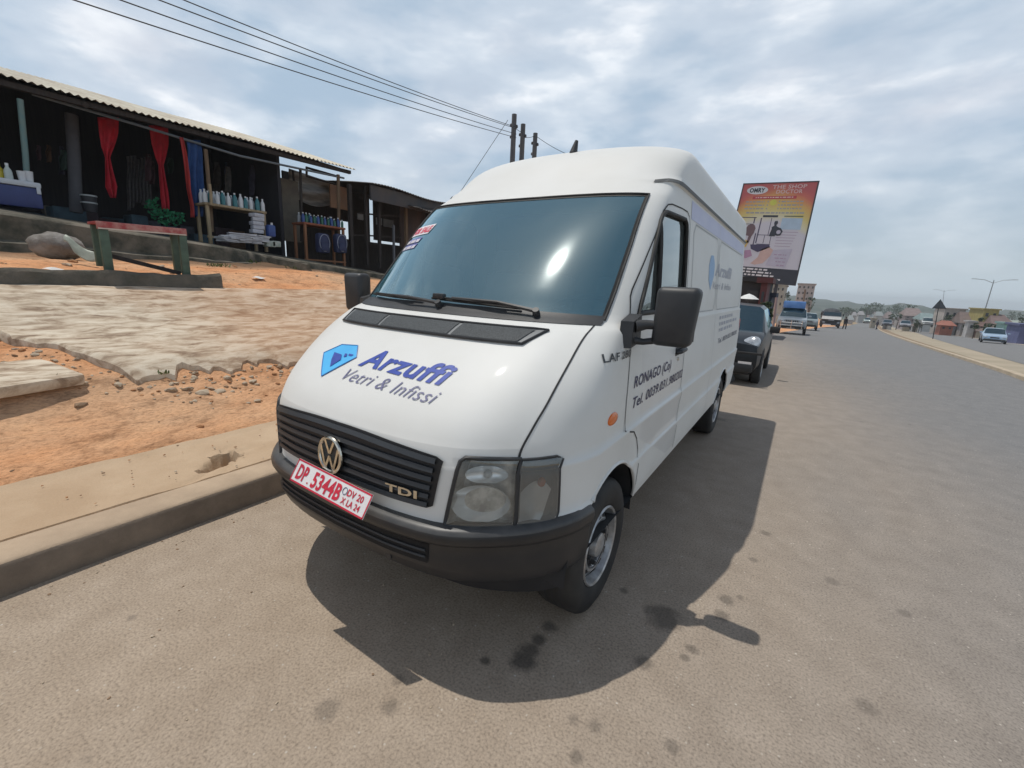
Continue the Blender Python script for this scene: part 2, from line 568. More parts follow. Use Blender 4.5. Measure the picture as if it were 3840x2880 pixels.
def cut_poly(bm, poly, ok, ax):
    """cut convex polygon (given in the two axes ax) into the faces accepted by ok; returns faces inside"""
    n = len(poly)
    a0 = min(p[0] for p in poly); a1 = max(p[0] for p in poly)
    b0 = min(p[1] for p in poly); b1 = max(p[1] for p in poly)
    def near():
        out = []
        for f in bm.faces:
            if not ok(f.calc_center_median()):
                continue
            aa = [q.co[ax[0]] for q in f.verts]; bb = [q.co[ax[1]] for q in f.verts]
            if max(aa) > a0 and min(aa) < a1 and max(bb) > b0 and min(bb) < b1:
                out.append(f)
        return out
    cx = sum(p[0] for p in poly) / n; cy = sum(p[1] for p in poly) / n
    for k in range(n):
        p, q = poly[k], poly[(k + 1) % n]
        na, nb = q[1] - p[1], p[0] - q[0]
        co_ = [0, 0, 0]; no_ = [0, 0, 0]
        co_[ax[0]], co_[ax[1]] = p
        no_[ax[0]], no_[ax[1]] = na, nb
        fs = near()
        geom = set(fs)
        for f in fs:
            geom.update(f.edges); geom.update(f.verts)
        bmesh.ops.bisect_plane(bm, geom=list(geom), dist=1e-5, plane_co=co_, plane_no=no_)
    def inside(c):
        s = None
        for k in range(n):
            p, q = poly[k], poly[(k + 1) % n]
            v = (q[0] - p[0]) * (c[ax[1]] - p[1]) - (q[1] - p[1]) * (c[ax[0]] - p[0])
            if abs(v) < 1e-9:
                continue
            if s is None:
                s = v > 0
            elif (v > 0) != s:
                return False
        return True
    return [f for f in near() if inside(f.calc_center_median())]

def arch(yc, r=.425, zc=.36):
    return [(yc + r * math.cos(t), zc + r * math.sin(t)) for t in [math.pi * (1.08 - 1.16 * k / 22) for k in range(23)]]

ARCH_F, ARCH_R = .94, 4.46
for yc in (ARCH_F, ARCH_R):
    a_ = arch(yc)
    fs = cut_poly(bm, a_, lambda c: abs(c.x) > .6 and c.z < .95, (1, 2))
    bmesh.ops.delete(bm, geom=fs, context='FACES')

WIN = [(1.185, 1.502), (2.09, 1.502), (2.14, 1.55), (2.142, 2.00), (2.125, 2.045), (2.08, 2.068), (1.62, 2.045), (1.565, 2.02), (1.53, 1.985)]
fs = cut_poly(bm, WIN, lambda c: abs(c.x) > .6 and c.z > 1.4 and c.y > Ye(c.z) - .13, (1, 2))
bmesh.ops.delete(bm, geom=fs, context='FACES')

# lamp pockets in the nose
LAMP = [(.572, .700), (.617, .958), (.629, .968), (.780, .962), (.777, .690)]
CORN = [(.790, .690), (.793, .960), (.874, .958), (.888, .946), (.889, .695)]
for poly in (LAMP, CORN):
    for sg in (1, -1):
        pp = [(sg * x, z) for x, z in poly]
        fs = cut_poly(bm, pp, lambda c, sg=sg: c.y < .75 and c.x * sg > .4 and .6 < c.z < 1.1, (0, 2))
        bmesh.ops.delete(bm, geom=fs, context='FACES')
# front doors
DOOR = [(1.1, .60), (1.34, .52), (2.215, .52), (2.225, 2.05), (2.20, 2.105), (2.14, 2.125), (1.66, 2.095), (1.575, 2.06), (1.02, 1.60), (1.0, 1.55), (1.05, 1.40)]
DOORB = [(1.27, .52), (2.215, .52), (2.228, 1.44), (1.06, 1.44), (1.02, 1.1), (1.03, .94), (1.28, .82)]
fs = cut_poly(bm, [(1.335, .52), (2.22, .52), (2.22, 1.438), (1.08, 1.438), (1.035, .94), (1.22, .86), (1.31, .74)], lambda c: abs(c.x) > .6 and .4 < c.z < 1.5 and .7 < c.y < 2.6, (1, 2))
for f in fs:
    f[shell_tag] = 3 if f.calc_center_median().x > 0 else 4
bm.normal_update()

def split_tag(bm, t, name, m, smooth=30):
    fs = [f for f in bm.faces if f[shell_tag] == t]
    me = bpy.data.meshes.new(name)
    idx = {}; vs = []; fl = []
    for f in fs:
        q = []
        for v_ in f.verts:
            if v_ not in idx:
                idx[v_] = len(vs); vs.append(tuple(v_.co))
            q.append(idx[v_])
        fl.append(q)
    bmesh.ops.delete(bm, geom=fs, context='FACES')
    mb = MB(); mb.add(vs, fl)
    return mb.build(name, m, van, smooth)

ws = split_tag(bm, 1, 'windscreen', WSGLASS, 60)
split_tag(bm, 2, 'bonnet', WHITE, 50)
split_tag(bm, 3, 'front_door', WHITE2, 50)
split_tag(bm, 4, 'front_door', WHITE2, 50)
split_tag(bm, 9, 'underbody', DARKIN)
body_me = bpy.data.meshes.new('body')
bmesh.ops.delete(bm, geom=[v_ for v_ in bm.verts if not v_.link_faces], context='VERTS')
bmesh.ops.recalc_face_normals(bm, faces=bm.faces[:])
bm.to_mesh(body_me); bm.free()
body_me.materials.append(WHITE)
body_me.shade_smooth(); body_me.set_sharp_from_angle(angle=R(50))
ob = bpy.data.objects.new('body', body_me); COL.objects.link(ob); ob.parent = van

# ------------------------------------------------------------------ shut lines, seals
def ribbon(pts, wdt, fn, off=.0025):
    """thin strip along 2d polyline on the shell"""
    mb = MB(); n = len(pts); vs = []
    for i, p in enumerate(pts):
        a_ = pts[max(0, i - 1)]; b_ = pts[min(n - 1, i + 1)]
        dx, dy = b_[0] - a_[0], b_[1] - a_[1]
        l = math.hypot(dx, dy) or 1
        nx, ny = -dy / l * wdt / 2, dx / l * wdt / 2
        vs.append(fn(p[0] + nx, p[1] + ny, off)); vs.append(fn(p[0] - nx, p[1] - ny, off))
    return mb.add(vs, [(2 * i, 2 * i + 1, 2 * i + 3, 2 * i + 2) for i in range(n - 1)])

def dens(pts, step=.05):
    out = [pts[0]]
    for a_, b_ in zip(pts, pts[1:]):
        k = max(1, int(math.hypot(b_[0] - a_[0], b_[1] - a_[1]) / step))
        out += [(a_[0] + (b_[0] - a_[0]) * t / k, a_[1] + (b_[1] - a_[1]) * t / k) for t in range(1, k + 1)]
    return out

def sideany(y, z, off=0.0, side=1):
    """point on the flank, also where it rounds into the front"""
    if y >= Ye(z):
        return spt(y, z, off, side)
    lo, hi = 0.0, Xs(z)
    for _ in range(30):
        m_ = (lo + hi) / 2
        if fy(m_, z) < y:
            lo = m_
        else:
            hi = m_
    return (side * (hi + off), y, z)

for sd in (1, -1):
    F = lambda y, z, o=0.0, sd=sd: sideany(y, z, o, sd)
    mb = ribbon(dens([(1.345, .50), (1.335, .66), (1.31, .76), (1.25, .84), (1.17, .90), (1.04, .935), (1.03, 1.1), (1.05, 1.30), (1.075, 1.40)]), .007, F)
    mb.add(*(lambda q: (q.v, q.f))(ribbon(dens([(1.075, 1.40), (1.07, 1.43), (1.12, 1.542), (1.138, 1.585), (1.163, 1.617), (1.334, 1.788), (1.455, 1.907), (1.583, 2.047), (1.656, 2.09), (1.732, 2.104), (1.995, 2.12), (2.13, 2.122), (2.19, 2.10), (2.222, 2.05)], .03), .007, F)))
    mb.add(*(lambda q: (q.v, q.f))(ribbon(dens([(2.222, 2.05), (2.222, .50)]), .007, F)))
    mb.build('door_seam', GAP, van, 0, False)
    # load-space panel outlines
    pl = MB()
    for y0, y1 in ((2.36, 3.40), (3.50, 5.22)):
        r_ = .06
        loop = [(y0 + r_, 1.47), (y1 - r_, 1.47), (y1, 1.47 + r_), (y1, 2.08 - r_), (y1 - r_, 2.08), (y0 + r_, 2.08), (y0, 2.08 - r_), (y0, 1.47 + r_), (y0 + r_, 1.47)]
        q = ribbon(dens(loop, .1), .009, F); pl.add(q.v, q.f)
    q = ribbon(dens([(3.45, .50), (3.45, 2.2)], .06), .006, F); pl.add(q.v, q.f)
    pl.build('panel_seam', mat('soft_panel_shadow', (0.42, 0.43, 0.43), .6), van, 0, False)
    gv = []
    for f_ in (.885, .90, .92, .94, .96, .975, .988, .996):
        zc_ = 2.222 + .023 * sstep(.86, .95, f_)
        gv += [fpt(sd * f_ * Xs(zc_), zc_ - .010, .004), fpt(sd * f_ * Xs(zc_), zc_ + .010, .004)]
    y_ = Ye(2.245) + .02
    while y_ < 5.4:
        gv += [(sd * (Xs(2.235) + .004), y_, 2.234), (sd * (Xs(2.255) + .004), y_, 2.256)]
        y_ += .12
    MB().add(gv, [(2 * i, 2 * i + 1, 2 * i + 3, 2 * i + 2) for i in range(len(gv) // 2 - 1)]).build('roof_gutter', GUTTER, van, 0, False)
    st = [2.25 + .16 * k for k in range(20)]
    vs_ = []
    for y in st:
        vs_ += [F(y, 2.095, .0018), F(y, 2.15, .0018), F(y, 2.212, .0018)]
    MB().add(vs_, [(3 * i + k, 3 * i + k + 1, 3 * i + k + 4, 3 * i + k + 3) for i in range(len(st) - 1) for k in (0, 1)]).build('side_stripe', LAVENDER, van, 0, False)
FX = lambda x, z, o=0.0: fpt(x, z, o)
hs = MB()
for sd in (1, -1):
    pts = []
    for z in [.966 + .489 * k / 24 for k in range(25)]:
        pts.append((sd * (Kc(z) * Xs(z) - .001), z))
    q = ribbon(pts, .007, FX, .002); hs.add(q.v, q.f)
hs.build('bonnet_seam', GAP, van, 0, False)

# windscreen rubber and base strip
kx = .905
loop = [(kx * Xs(z), z) for z in [1.47 + .66 * k / 20 for k in range(21)]]
loop += [(kx * Xs(2.13) * (1 - k / 20), 2.13) for k in range(1, 41)]
loop += [(-kx * Xs(z), z) for z in [2.13 - .66 * k / 20 for k in range(1, 21)]]
MB().tube([fpt(x, z, .003) for x, z in loop], .007, 6).build('windscreen_seal', RUBBER, van, 60)
cb = MB()
NB = 40
vs_ = []
for k in range(NB + 1):
    t = -1 + 2 * k / NB
    for z, o in ((1.448, .004), (1.462, .009), (1.472, .006), (1.488 + .010 * (1 - t * t), .004)):
        vs_.append(fpt(t * kx * Xs(z), z, o))
cb.add(vs_, [(4 * i + k, 4 * i + k + 1, 4 * i + k + 5, 4 * i + k + 4) for i in range(NB) for k in range(3)])
cb.build('cowl_strip', BLACKP, van, 40)
# black fringe round the glass
fr = MB()
vs_ = []
zz_ = [1.48 + .65 * k / 20 for k in range(21)]
for sd in (1, -1):
    q = MB(); vs_ = []
    for z in zz_:
        vs_ += [fpt(sd * kx * Xs(z), z, .0016), fpt(sd * (kx * Xs(z) - .014), z, .0016)]
    fr.add(vs_, [(2 * i, 2 * i + 1, 2 * i + 3, 2 * i + 2) for i in range(20)])
vs_ = []
for k in range(41):
    x = (-1 + k / 20) * kx * Xs(2.128)
    vs_ += [fpt(x, 2.129, .0016), fpt(x, 2.116, .0016)]
fr.add(vs_, [(2 * i, 2 * i + 1, 2 * i + 3, 2 * i + 2) for i in range(40)])
fr.build('glass_border', RUBBER, van, 0, False)

# wipers
def wiper(piv, knee, tip, b0, b1):
    A = MB()
    A.tube([fpt(*piv, .03), fpt(*knee, .045), fpt(*tip, .03)], [.011, .008, .006], 6)
    A.cyl(fpt(*piv, .0), fpt(*piv, .04), .020, .016, 10)
    a_ = A.build('wiper', BLACKP, van, 40)
    B = MB()
    n_ = 14
    B.tube([fpt(b0[0] + (b1[0] - b0[0]) * k / n_, b0[1] + (b1[1] - b0[1]) * k / n_, .016) for k in range(n_ + 1)], .007, 5)
    B.tube([fpt(b0[0] + (b1[0] - b0[0]) * k / n_, b0[1] + (b1[1] - b0[1]) * k / n_, .032) for k in range(2, n_ - 1)], .005, 5)
    B.build('wiper_blade', RUBBER, a_, 40)
wiper((.545, 1.475), (.34, 1.497), (.05, 1.512), (-.10, 1.511), (.46, 1.493))
wiper((-.02, 1.478), (-.25, 1.488), (-.42, 1.502), (-.68, 1.505), (-.16, 1.496))
MB().box(fpt(-.035, 1.512, .035), (.075, .03, .03), ch=.008).build('washer_jet', BLACKP, van, 40)

# ------------------------------------------------------------------ bonnet vents
def patch(x0, x1, zb, zt, off, n=10, xt0=None, xt1=None):
    xt0 = x0 if xt0 is None else xt0; xt1 = x1 if xt1 is None else xt1
    def fn(u, v):
        xa = x0 + (x1 - x0) * u; xb = xt0 + (xt1 - xt0) * u
        return fpt(xa + (xb - xa) * v, zb + (zt - zb) * v, off)
    return MB().grid(fn, n, 3)
VENTG = mat('vent_frame_grey', (0.20, 0.21, 0.215), .55)
VENTD = mat('vent_mesh_dark', (0.018, 0.022, 0.026), .7, col2=(.06, .07, .075), scale=260, lo=.45, hi=.55, detail=1.0)
vt = patch(-.606, .606, 1.363, 1.420, .005, 24, -.665, .665).build('bonnet_vent', VENTG, van, 40)
for x0, x1, a0, a1 in ((-.580, -.262, -.615, -.272), (-.240, .222, -.250, .228), (.244, .580, .252, .615)):
    patch(x0, x1, 1.3685, 1.4165, .009, 10, a0, a1).build('vent_mesh', VENTD, vt, 40)
lip = MB()
lip.tube([fpt(-.606, 1.363, .006), *[fpt(-.606 + 1.212 * k / 20, 1.363, .008) for k in range(1, 20)], fpt(.606, 1.363, .006), fpt(.665, 1.420, .006),
          *[fpt(.665 - 1.33 * k / 20, 1.420, .008) for k in range(1, 20)], fpt(-.665, 1.420, .006)], .007, 6, closed=True)
lip.build('vent_rim', VENTD if False else BLACKP, vt, 60)

# ------------------------------------------------------------------ grille, emblem, badge
gr_ = MB()
def gfn(u, v):
    zt = .966 + .034 * (1 - (2 * u - 1) ** 2)
    zb = .754
    xw = .522 + .034 * v
    # rounded corners
    x = (-1 + 2 * u) * xw
    z = zb + (zt - zb) * v
    e = min(u, 1 - u)
    if e < .03:
        k = 1 - e / .03
        z = (z - .87) * (1 - .12 * k * k) + .87
    return fpt(x, z, .007)
gr_.grid(gfn, 40, 6)
grille = gr_.build('grille', mat('grille_back_dark', (.012, .013, .015), .6), van, 40)
for k in range(6):
    v0 = (k + .22) / 6; sl_ = MB()
    n_ = 30; vs_ = []
    for i in range(n_ + 1):
        u = .02 + .96 * i / n_
        zt = .966 + .034 * (1 - (2 * u - 1) ** 2); xw = .522 + .034 * v0
        x = (-1 + 2 * u) * xw
        z0 = .754 + (zt - .754) * v0; z1 = z0 + .020
        vs_ += [fpt(x, z0, .008), fpt(x, z0 + .004, .022), fpt(x, z1, .016), fpt(x, z1, .008)]
    sl_.add(vs_, [(4 * i + a_, 4 * i + (a_ + 1), 4 * i + 4 + (a_ + 1), 4 * i + 4 + a_) for i in range(n_) for a_ in range(3)])
    sl_.build('grille_slat', mat('grille_slat_plastic', (.03, .033, .037), .42), grille, 40)
# emblem
EC = Vector(fpt(-.005, .862, .03))
em = MB()
ex, ez = Vector((1, 0, 0)), Vector((0, .06, 1)).normalized()
ey = Vector((0, -1, .06)).normalized()
ring_ = [EC + ex * (.074 * math.cos(t)) + ez * (.076 * math.sin(t)) for t in [2 * math.pi * k / 32 for k in range(32)]]
em.tube(ring_, .0085, 8, closed=True)
def stroke(a_, b_, w_=.012):
    A_ = EC + ex * (a_[0] * .074) + ez * (a_[1] * .076); B_ = EC + ex * (b_[0] * .074) + ez * (b_[1] * .076)
    d_ = (B_ - A_).normalized(); s_ = d_.cross(ey).normalized()
    h_ = .005
    vs_ = [p + s_ * (w_ / 2 * q) + ey * (h_ * r_) for p in (A_, B_) for q in (-1, 1) for r_ in (-1, 1)]
    em.add(vs_, [(0, 1, 3, 2), (4, 6, 7, 5), (0, 4, 5, 1), (2, 3, 7, 6), (1, 5, 7, 3), (0, 2, 6, 4)])
stroke((-.42, .86), (-.02, .10)); stroke((.42, .86), (.02, .10))
stroke((-.80, .48), (-.38, -.82)); stroke((-.38, -.82), (0, -.06)); stroke((0, -.06), (.38, -.82)); stroke((.38, -.82), (.80, .48))
em.build('emblem', CHROME, grille, 40)
MB().cyl(EC + Vector((0, .012, 0)), EC + Vector((0, .004, 0)), .072, .072, 28).build('emblem_disc', BLACKP, grille, 40)
lettering('badge_letters', 'TDI', lambda x, y: fpt(.318 + x, .795 + y, .027), CHROME, grille, .148, .031, 0, .03)

# ------------------------------------------------------------------ lamps
def lampset(sg):
    hl = MB()
    # pocket: rim to back
    def bucket(poly, depth, sx0):
        pts = dens(poly + [poly[0]], .03)[:-1]
        front = [fpt(sg * x, z, .0) for x, z in pts]
        cx_ = sum(p[0] for p in poly) / len(poly); cz_ = sum(p[1] for p in poly) / len(poly)
        back = [(p[0] * .96 + sg * cx_ * .04, p[1] + depth, p[2] * .96 + cz_ * .04) for p in front]
        n_ = len(pts)
        return front, back, n_
    f_, b_, n_ = bucket(LAMP, .055, 0)
    hl.add(f_ + b_, [(k, (k + 1) % n_, n_ + (k + 1) % n_, n_ + k) for k in range(n_)] + [tuple(range(n_, 2 * n_))])
    unit = hl.build('headlight', mat('headlamp_bucket', (.62, .63, .62), .3, .45, col2=(.30, .305, .30), scale=22), van, 40)
    # big bowl
    def bowl(cx_, cz_, rx, rz, dep, name):
        base = Vector(fpt(sg * cx_, cz_, -.018))
        q = MB(); vs_ = []; fs_ = []
        nr, na = 7, 26
        for j in range(nr + 1):
            t = j / nr
            for k in range(na):
                a_ = 2 * math.pi * k / na
                px, pz = rx * t * math.cos(a_), rz * t * math.sin(a_)
                pz = max(-rz * .92, pz)
                yy = fpt(sg * (cx_ + px), cz_ + pz, 0)[1] - base.y
                vs_.append((base.x + sg * px, base.y + yy * .9 + dep * (1 - t * t), base.z + pz))
        for j in range(nr):
            for k in range(na):
                fs_.append((j * na + k, j * na + (k + 1) % na, (j + 1) * na + (k + 1) % na, (j + 1) * na + k))
        q.add(vs_, fs_)
        r_ = q.build(name, REFLECT, unit, 60)
        q2 = MB(); q2.ball((base.x, base.y + dep - .03, base.z), (.016, .02, .016))
        q2.build('bulb', mat('bulb_glass', (.55, .55, .54), .15), unit, 60)
    bowl(.684, .783, .094, .080, .085, 'reflector_bowl')
    bowl(.702, .905, .066, .036, .03, 'upper_reflector')
    # lens
    q = MB()
    def lf(u, v):
        x0 = .572 + .047 * v
        return fpt(sg * (x0 + (.779 - x0) * u), .695 + .268 * v, .008)
    q.grid(lf, 10, 8)
    q.build('headlight_lens', LENS, unit, 60)
    # corner lamp
    q = MB()
    f_, b_, n_ = bucket(CORN, .02, 0)
    b_ = [(p[0] - sg * .03, p[1], p[2]) for p in b_]
    q.add(f_ + b_, [(k, (k + 1) % n_, n_ + (k + 1) % n_, n_ + k) for k in range(n_)] + [tuple(range(n_, 2 * n_))])
    ind = q.build('corner_lamp', mat('corner_lamp_grey', (.11, .115, .115), .5, .2, col2=(.08, .082, .08)), van, 40)
    q = MB()
    def rf(u, v):
        z = .700 + .165 * v * (1 - .25 * (2 * u - 1) ** 2)
        x = .797 + .080 * u * (1 - .25 * (1 - v))
        p = fpt(sg * x, z, -.012)
        return (p[0], p[1] + .02 * math.sin(math.pi * u), p[2])
    q.grid(rf, 8, 8)
    q.build('reflector_bowl', REFLECT, ind, 60)
    p = fpt(sg * .853, .862, -.012)
    MB().ball(p, (.016, .02, .02)).build('amber_bulb', AMBER, ind, 60)
    q = MB()
    def cf(u, v):
        return fpt(sg * (.790 + .099 * u), .690 + .269 * v, .006)
    q.grid(cf, 8, 8)
    q.build('corner_lens', glassmat('corner_lens', (.62, .63, .62), .08, .06, film=.16, filmcol=(.40, .40, .39)), ind, 60)
    # dark surround
    tr = MB()
    pl_ = dens([(.567, .695), (.612, .960), (.626, .974), (.784, .968), (.782, .685), (.567, .695)], .03)
    tr.tube([fpt(sg * x, z, .003) for x, z in pl_[:-1]], .009, 6, closed=True)
    pl_ = dens([(.788, .685), (.790, .964), (.876, .963), (.891, .948), (.892, .69), (.788, .685)], .03)
    tr.tube([fpt(sg * x, z, .002) for x, z in pl_[:-1]], .006, 6, closed=True)
    tr.build('headlight_surround', BLACKP, unit, 60)
lampset(1); lampset(-1)

# ------------------------------------------------------------------ bumper
bz, by_ = cols((.30, .30), (.42, .26), (.44, .125), (.49, .100), (.51, .088), (.615, .088), (.625, .062), (.66, .048), (.685, .056), (.698, .085), (.702, .13))
bYc = pchip(bz, by_)
bz, bx_ = cols((.30, .90), (.42, .925), (.44, .955), (.5, .966), (.615, .970), (.625, .980), (.66, .984), (.685, .980), (.702, .955))
bXs = pchip(bz, bx_)
BZ = [.30, .36, .42, .43, .44, .46, .49, .51, .56, .61, .618, .626, .64, .66, .675, .686, .693, .698, .702]
bf = [0, .1, .2, .3, .4, .5, .58, .64, .70, .76, .82, .87, .91, .95, .98, 1.0]
def bfy(a, z):
    yc = bYc(z)
    return yc + Dn(a) * (.66 - yc) / .60
B = MB(); vs_ = []
for z in BZ:
    row = []
    xs = bXs(z)
    for a_ in bf:
        row.append((a_ * xs, min(bfy(a_, z), .655), z))
    yend = max(.665, ARCH_F - math.sqrt(max(.01, .432 ** 2 - (max(z, .36) - .36) ** 2)))
    for t in (.5, 1):
        row.append((xs, .657 + (yend - .657) * t, z))
    row.append((xs - .05, yend + .004, z))
    vs_ += [(-x, y, z_) for x, y, z_ in reversed(row[1:])] + row
nrow = 2 * (len(bf) + 3) - 1
B.add(vs_, [(j * nrow + i, j * nrow + i + 1, (j + 1) * nrow + i + 1, (j + 1) * nrow + i) for j in range(len(BZ) - 1) for i in range(nrow - 1)])
bumper = B.build('front_bumper', [BUMPER, mat('faded_highlight_plastic', (.085, .082, .078), .42, col2=(.045, .045, .046), scale=6)], van, 45)
for p in bumper.data.polygons:
    if p.center.z > .668:  # rail top: highlight put into the lighter colour of the faded plastic
        p.material_index = 1
q = MB()
def ifn(u, v):
    a_ = -.53 + 1.06 * u; z = .522 + .085 * v
    return (a_ * bXs(z), bfy(abs(a_), z) - .003, z)
q.grid(ifn, 24, 4)
q.build('air_intake', mat('intake_black', (.006, .006, .007), .8), bumper, 40)
for k in range(2):
    z = .55 + .028 * k
    MB().tube([(a_ * .97, bfy(abs(a_), z) - .006, z) for a_ in [-.52 + 1.04 * t / 24 for t in range(25)]], .006, 5).build('intake_bar', BLACKP, bumper, 40)
MB().cyl((.30, bfy(.31, .475) - .004, .475), (.30, bfy(.31, .475) + .03, .475), .018, .018, 12).build('tow_cover', BLACKP, bumper, 40)

# licence plate, laid on the bumper
TLp, TRp, BLp, BRp = Vector((-.196, .05, .802)), Vector((.300, .05, .780)), Vector((-.204, .0, .714)), Vector((.292, .0, .692))
pn = ((TRp - TLp).cross(BLp - TLp)).normalized()
if pn.y > 0:
    pn = -pn
def pl(u, v, o=0.0):
    return BLp + (BRp - BLp) * u + (TLp - BLp) * v + (TRp - BRp - TLp + BLp) * (u * v) + pn * o
q = MB(); q.prism([pl(0, 0), pl(1, 0), pl(1, 1), pl(0, 1)], pn * .004)
plate = q.build('licence_plate', mat('plate_white', (.80, .78, .77), .4, col2=(.72, .70, .70), scale=12), van, 0)
q = MB()
for (a_, b_, c_, d_) in ((0, 0, 1, .07), (0, .93, 1, 1), (0, 0, .012, 1), (.988, 0, 1, 1)):
    q.add([pl(a_, b_, .0052), pl(c_, b_, .0052), pl(c_, d_, .0052), pl(a_, d_, .0052)], [(0, 1, 2, 3)])
q.build('plate_border', REDINK, plate, 0, False)
def ptxt(s, u0, u1, v0, v1, bold=.02, m=REDINK):
    lettering('plate_letters', s, lambda x, y: pl(x, y, .006) , m, plate, u1 - u0, v1 - v0, 0, bold).data.transform(Matrix.Identity(4))
def ptxt2(s, u0, u1, v0, v1, bold=.02, m=REDINK):
    lettering('plate_letters', s, lambda x, y: pl(u0 + x, v0 + y, .006), m, plate, u1 - u0, v1 - v0, 0, bold)
ptxt2('DP', .055, .20, .20, .83, .03)
ptxt2('.', .225, .245, .20, .26, .03)
ptxt2('5344B', .28, .665, .17, .83, .03)
ptxt2('DV 20', .735, .93, .53, .80, .02)
ptxt2('X LA 24', .70, .93, .17, .42, .02)
q = MB(); q.tube([pl(.70 + .026 * math.cos(t), .66 + .14 * math.sin(t), .006) for t in [2 * math.pi * k / 20 for k in range(20)]], .0014, 5, closed=True)
q.build('plate_seal', GREYINK, plate, 40)

# ------------------------------------------------------------------ bonnet lettering and logo
def H(x, z):
    return fpt(x, z, .0035)
def hpoly(name, pts, m, off=.003, inner=None):
    vs_ = [fpt(x, z, off) for x, z in dens(pts + [pts[0]], .03)[:-1]]
    return MB().add(vs_, [tuple(range(len(vs_)))]).build(name, m, van, 0, False)
LOGO = [(-.452, 1.219), (-.373, 1.266), (-.250, 1.275), (-.180, 1.231), (-.299, 1.136)]
hpoly('logo', LOGO, CYANINK)
q = MB(); q.tube([fpt(x, z, .004) for x, z in dens(LOGO + [LOGO[0]], .03)[:-1]], .0022, 4, closed=True)
q.build('logo_outline', mat('logo_blue', (.04, .20, .55), .5), van, 60)
hpoly('logo_centre', [(-.369, 1.231), (-.298, 1.229), (-.269, 1.210), (-.298, 1.176), (-.338, 1.203)], BLUEINK, .0045)
hpoly('logo_bar', [(-.281, 1.236), (-.262, 1.236), (-.252, 1.226), (-.268, 1.222)], BLUEINK, .0045)
hpoly('logo_bar', [(-.250, 1.238), (-.214, 1.238), (-.220, 1.231), (-.246, 1.231)], BLUEINK, .0045)
lettering('bonnet_name', 'Arzuffi', lambda x, y: H(-.128 + x, 1.207 - .016 * max(0, x / .5 - .3) + y), BLUEINK, van, .545, .068, .26, .025)
lettering('bonnet_line', 'Vetri & Infissi', lambda x, y: H(-.150 + x, 1.145 - .017 * max(0, x / .5 - .35) + y), GREYINK, van, .575, .043, .38, -.006)

# ------------------------------------------------------------------ flank details
for sd in (1, -1):
    F = lambda y, z, o=0.0, sd=sd: sideany(y, z, o, sd)
    # window rubber, glass, divider
    q = MB(); q.tube([F(y, z, .001) for y, z in dens(WIN + [WIN[0]], .05)[:-1]], .013, 6, closed=True)
    q.build('window_seal', RUBBER, van, 60)
    q = MB()
    for (pts, wdt) in (([(1.575, 2.035), (1.62, 2.06), (2.08, 2.08), (2.13, 2.05), (2.145, 2.0), (2.145, 1.52)], .05), ([(1.16, 1.500), (2.14, 1.500)], .02),
                       ([(1.175, 1.52), (1.53, 1.975)], .022)):
        r_ = ribbon(dens(pts, .04), wdt, F, -.008); q.add(r_.v, r_.f)
    q.build('window_frame', RUBBER, van, 0, False)
    q = MB()
    n_ = 8
    def wfn(u, v, sd=sd):
        z = 1.50 + .565 * v
        y0 = 1.185 + (1.53 - 1.185) * v
        return F(max(1.19, y0 + (2.14 - y0) * u), z, -.014)
    q.grid(wfn, 10, 10)
    q.build('door_window', SDGLASS, van, 60)
    q = MB()
    q.tube([F(1.533, 1.50 + .485 * k / 8, -.004) for k in range(9)], .017, 6)
    q.build('window_divider', RUBBER, van, 60)
    # handle
    q = MB()
    q.tube([F(1.99, 1.225, .004), F(2.0, 1.232, .026), F(2.13, 1.236, .028), F(2.17, 1.232, .006)], [.012, .016, .016, .012], 8)
    r_ = ribbon([(1.97, 1.232), (2.19, 1.236)], .055, F, .003); q.add(r_.v, r_.f)
    q.build('door_handle', BLACKP, van, 50)
    MB().cyl(F(2.05, 1.178, 0), F(2.05, 1.178, .006), .013, .012, 12).build('door_lock', CHROME, van, 50)
    # side marker
    q = MB(); p = F(.86, 1.041, .0)
    q.ball(p, (.013, .062, .030), 14, 10)
    q.build('side_marker', AMBER, van, 60)
    # wheel-arch lip and liner
    for yc in (ARCH_F, ARCH_R):
        q = MB()
        pts = [(yc + .424 * math.cos(t), .36 + .424 * math.sin(t)) for t in [math.pi * (.86 - .60 * 0) - (math.pi * .72) * k / 24 for k in range(25)]]
        if yc == ARCH_F:
            pts = [(yc + .424 * math.cos(t), .36 + .424 * math.sin(t)) for t in [math.pi * .70 - math.pi * .62 * k / 24 for k in range(25)]]
        else:
            pts = [(yc + .424 * math.cos(t), .36 + .424 * math.sin(t)) for t in [math.pi * .93 - math.pi * .86 * k / 24 for k in range(25)]]
        q.tube([F(y, z, -.002) for y, z in pts], .010, 6)
        q.build('arch_lip', WHITE2, van, 60)
        q = MB(); vs_ = []
        for k in range(19):
            t = math.pi * k / 18
            for x in (.935, .60):
                vs_.append((sd * x, yc + .43 * math.cos(t), .36 + .43 * math.sin(t)))
        q.add(vs_, [(2 * k, 2 * k + 1, 2 * k + 3, 2 * k + 2) for k in range(18)])
        vs_ = [(sd * .60, yc + .43 * math.cos(math.pi * k / 18), .36 + .43 * math.sin(math.pi * k / 18)) for k in range(19)]
        q.add(vs_, [tuple(range(19))])
        q.build('arch_liner', DARKIN, van, 60)
F = lambda y, z, o=0.0: sideany(y, z, o, 1)
lettering('wing_badge', 'LAF 280', lambda x, y: F(.775 + x, 1.306 + y, .004), mat('badge_dark', (.07, .075, .08), .4, .4), van, .285, .034, .2, .02)
lettering('door_town', 'RONAGO (Co)', lambda x, y: F(1.13 + x, 1.137 + y, .003), NAVYINK, van, .74, .058, .22, .012)
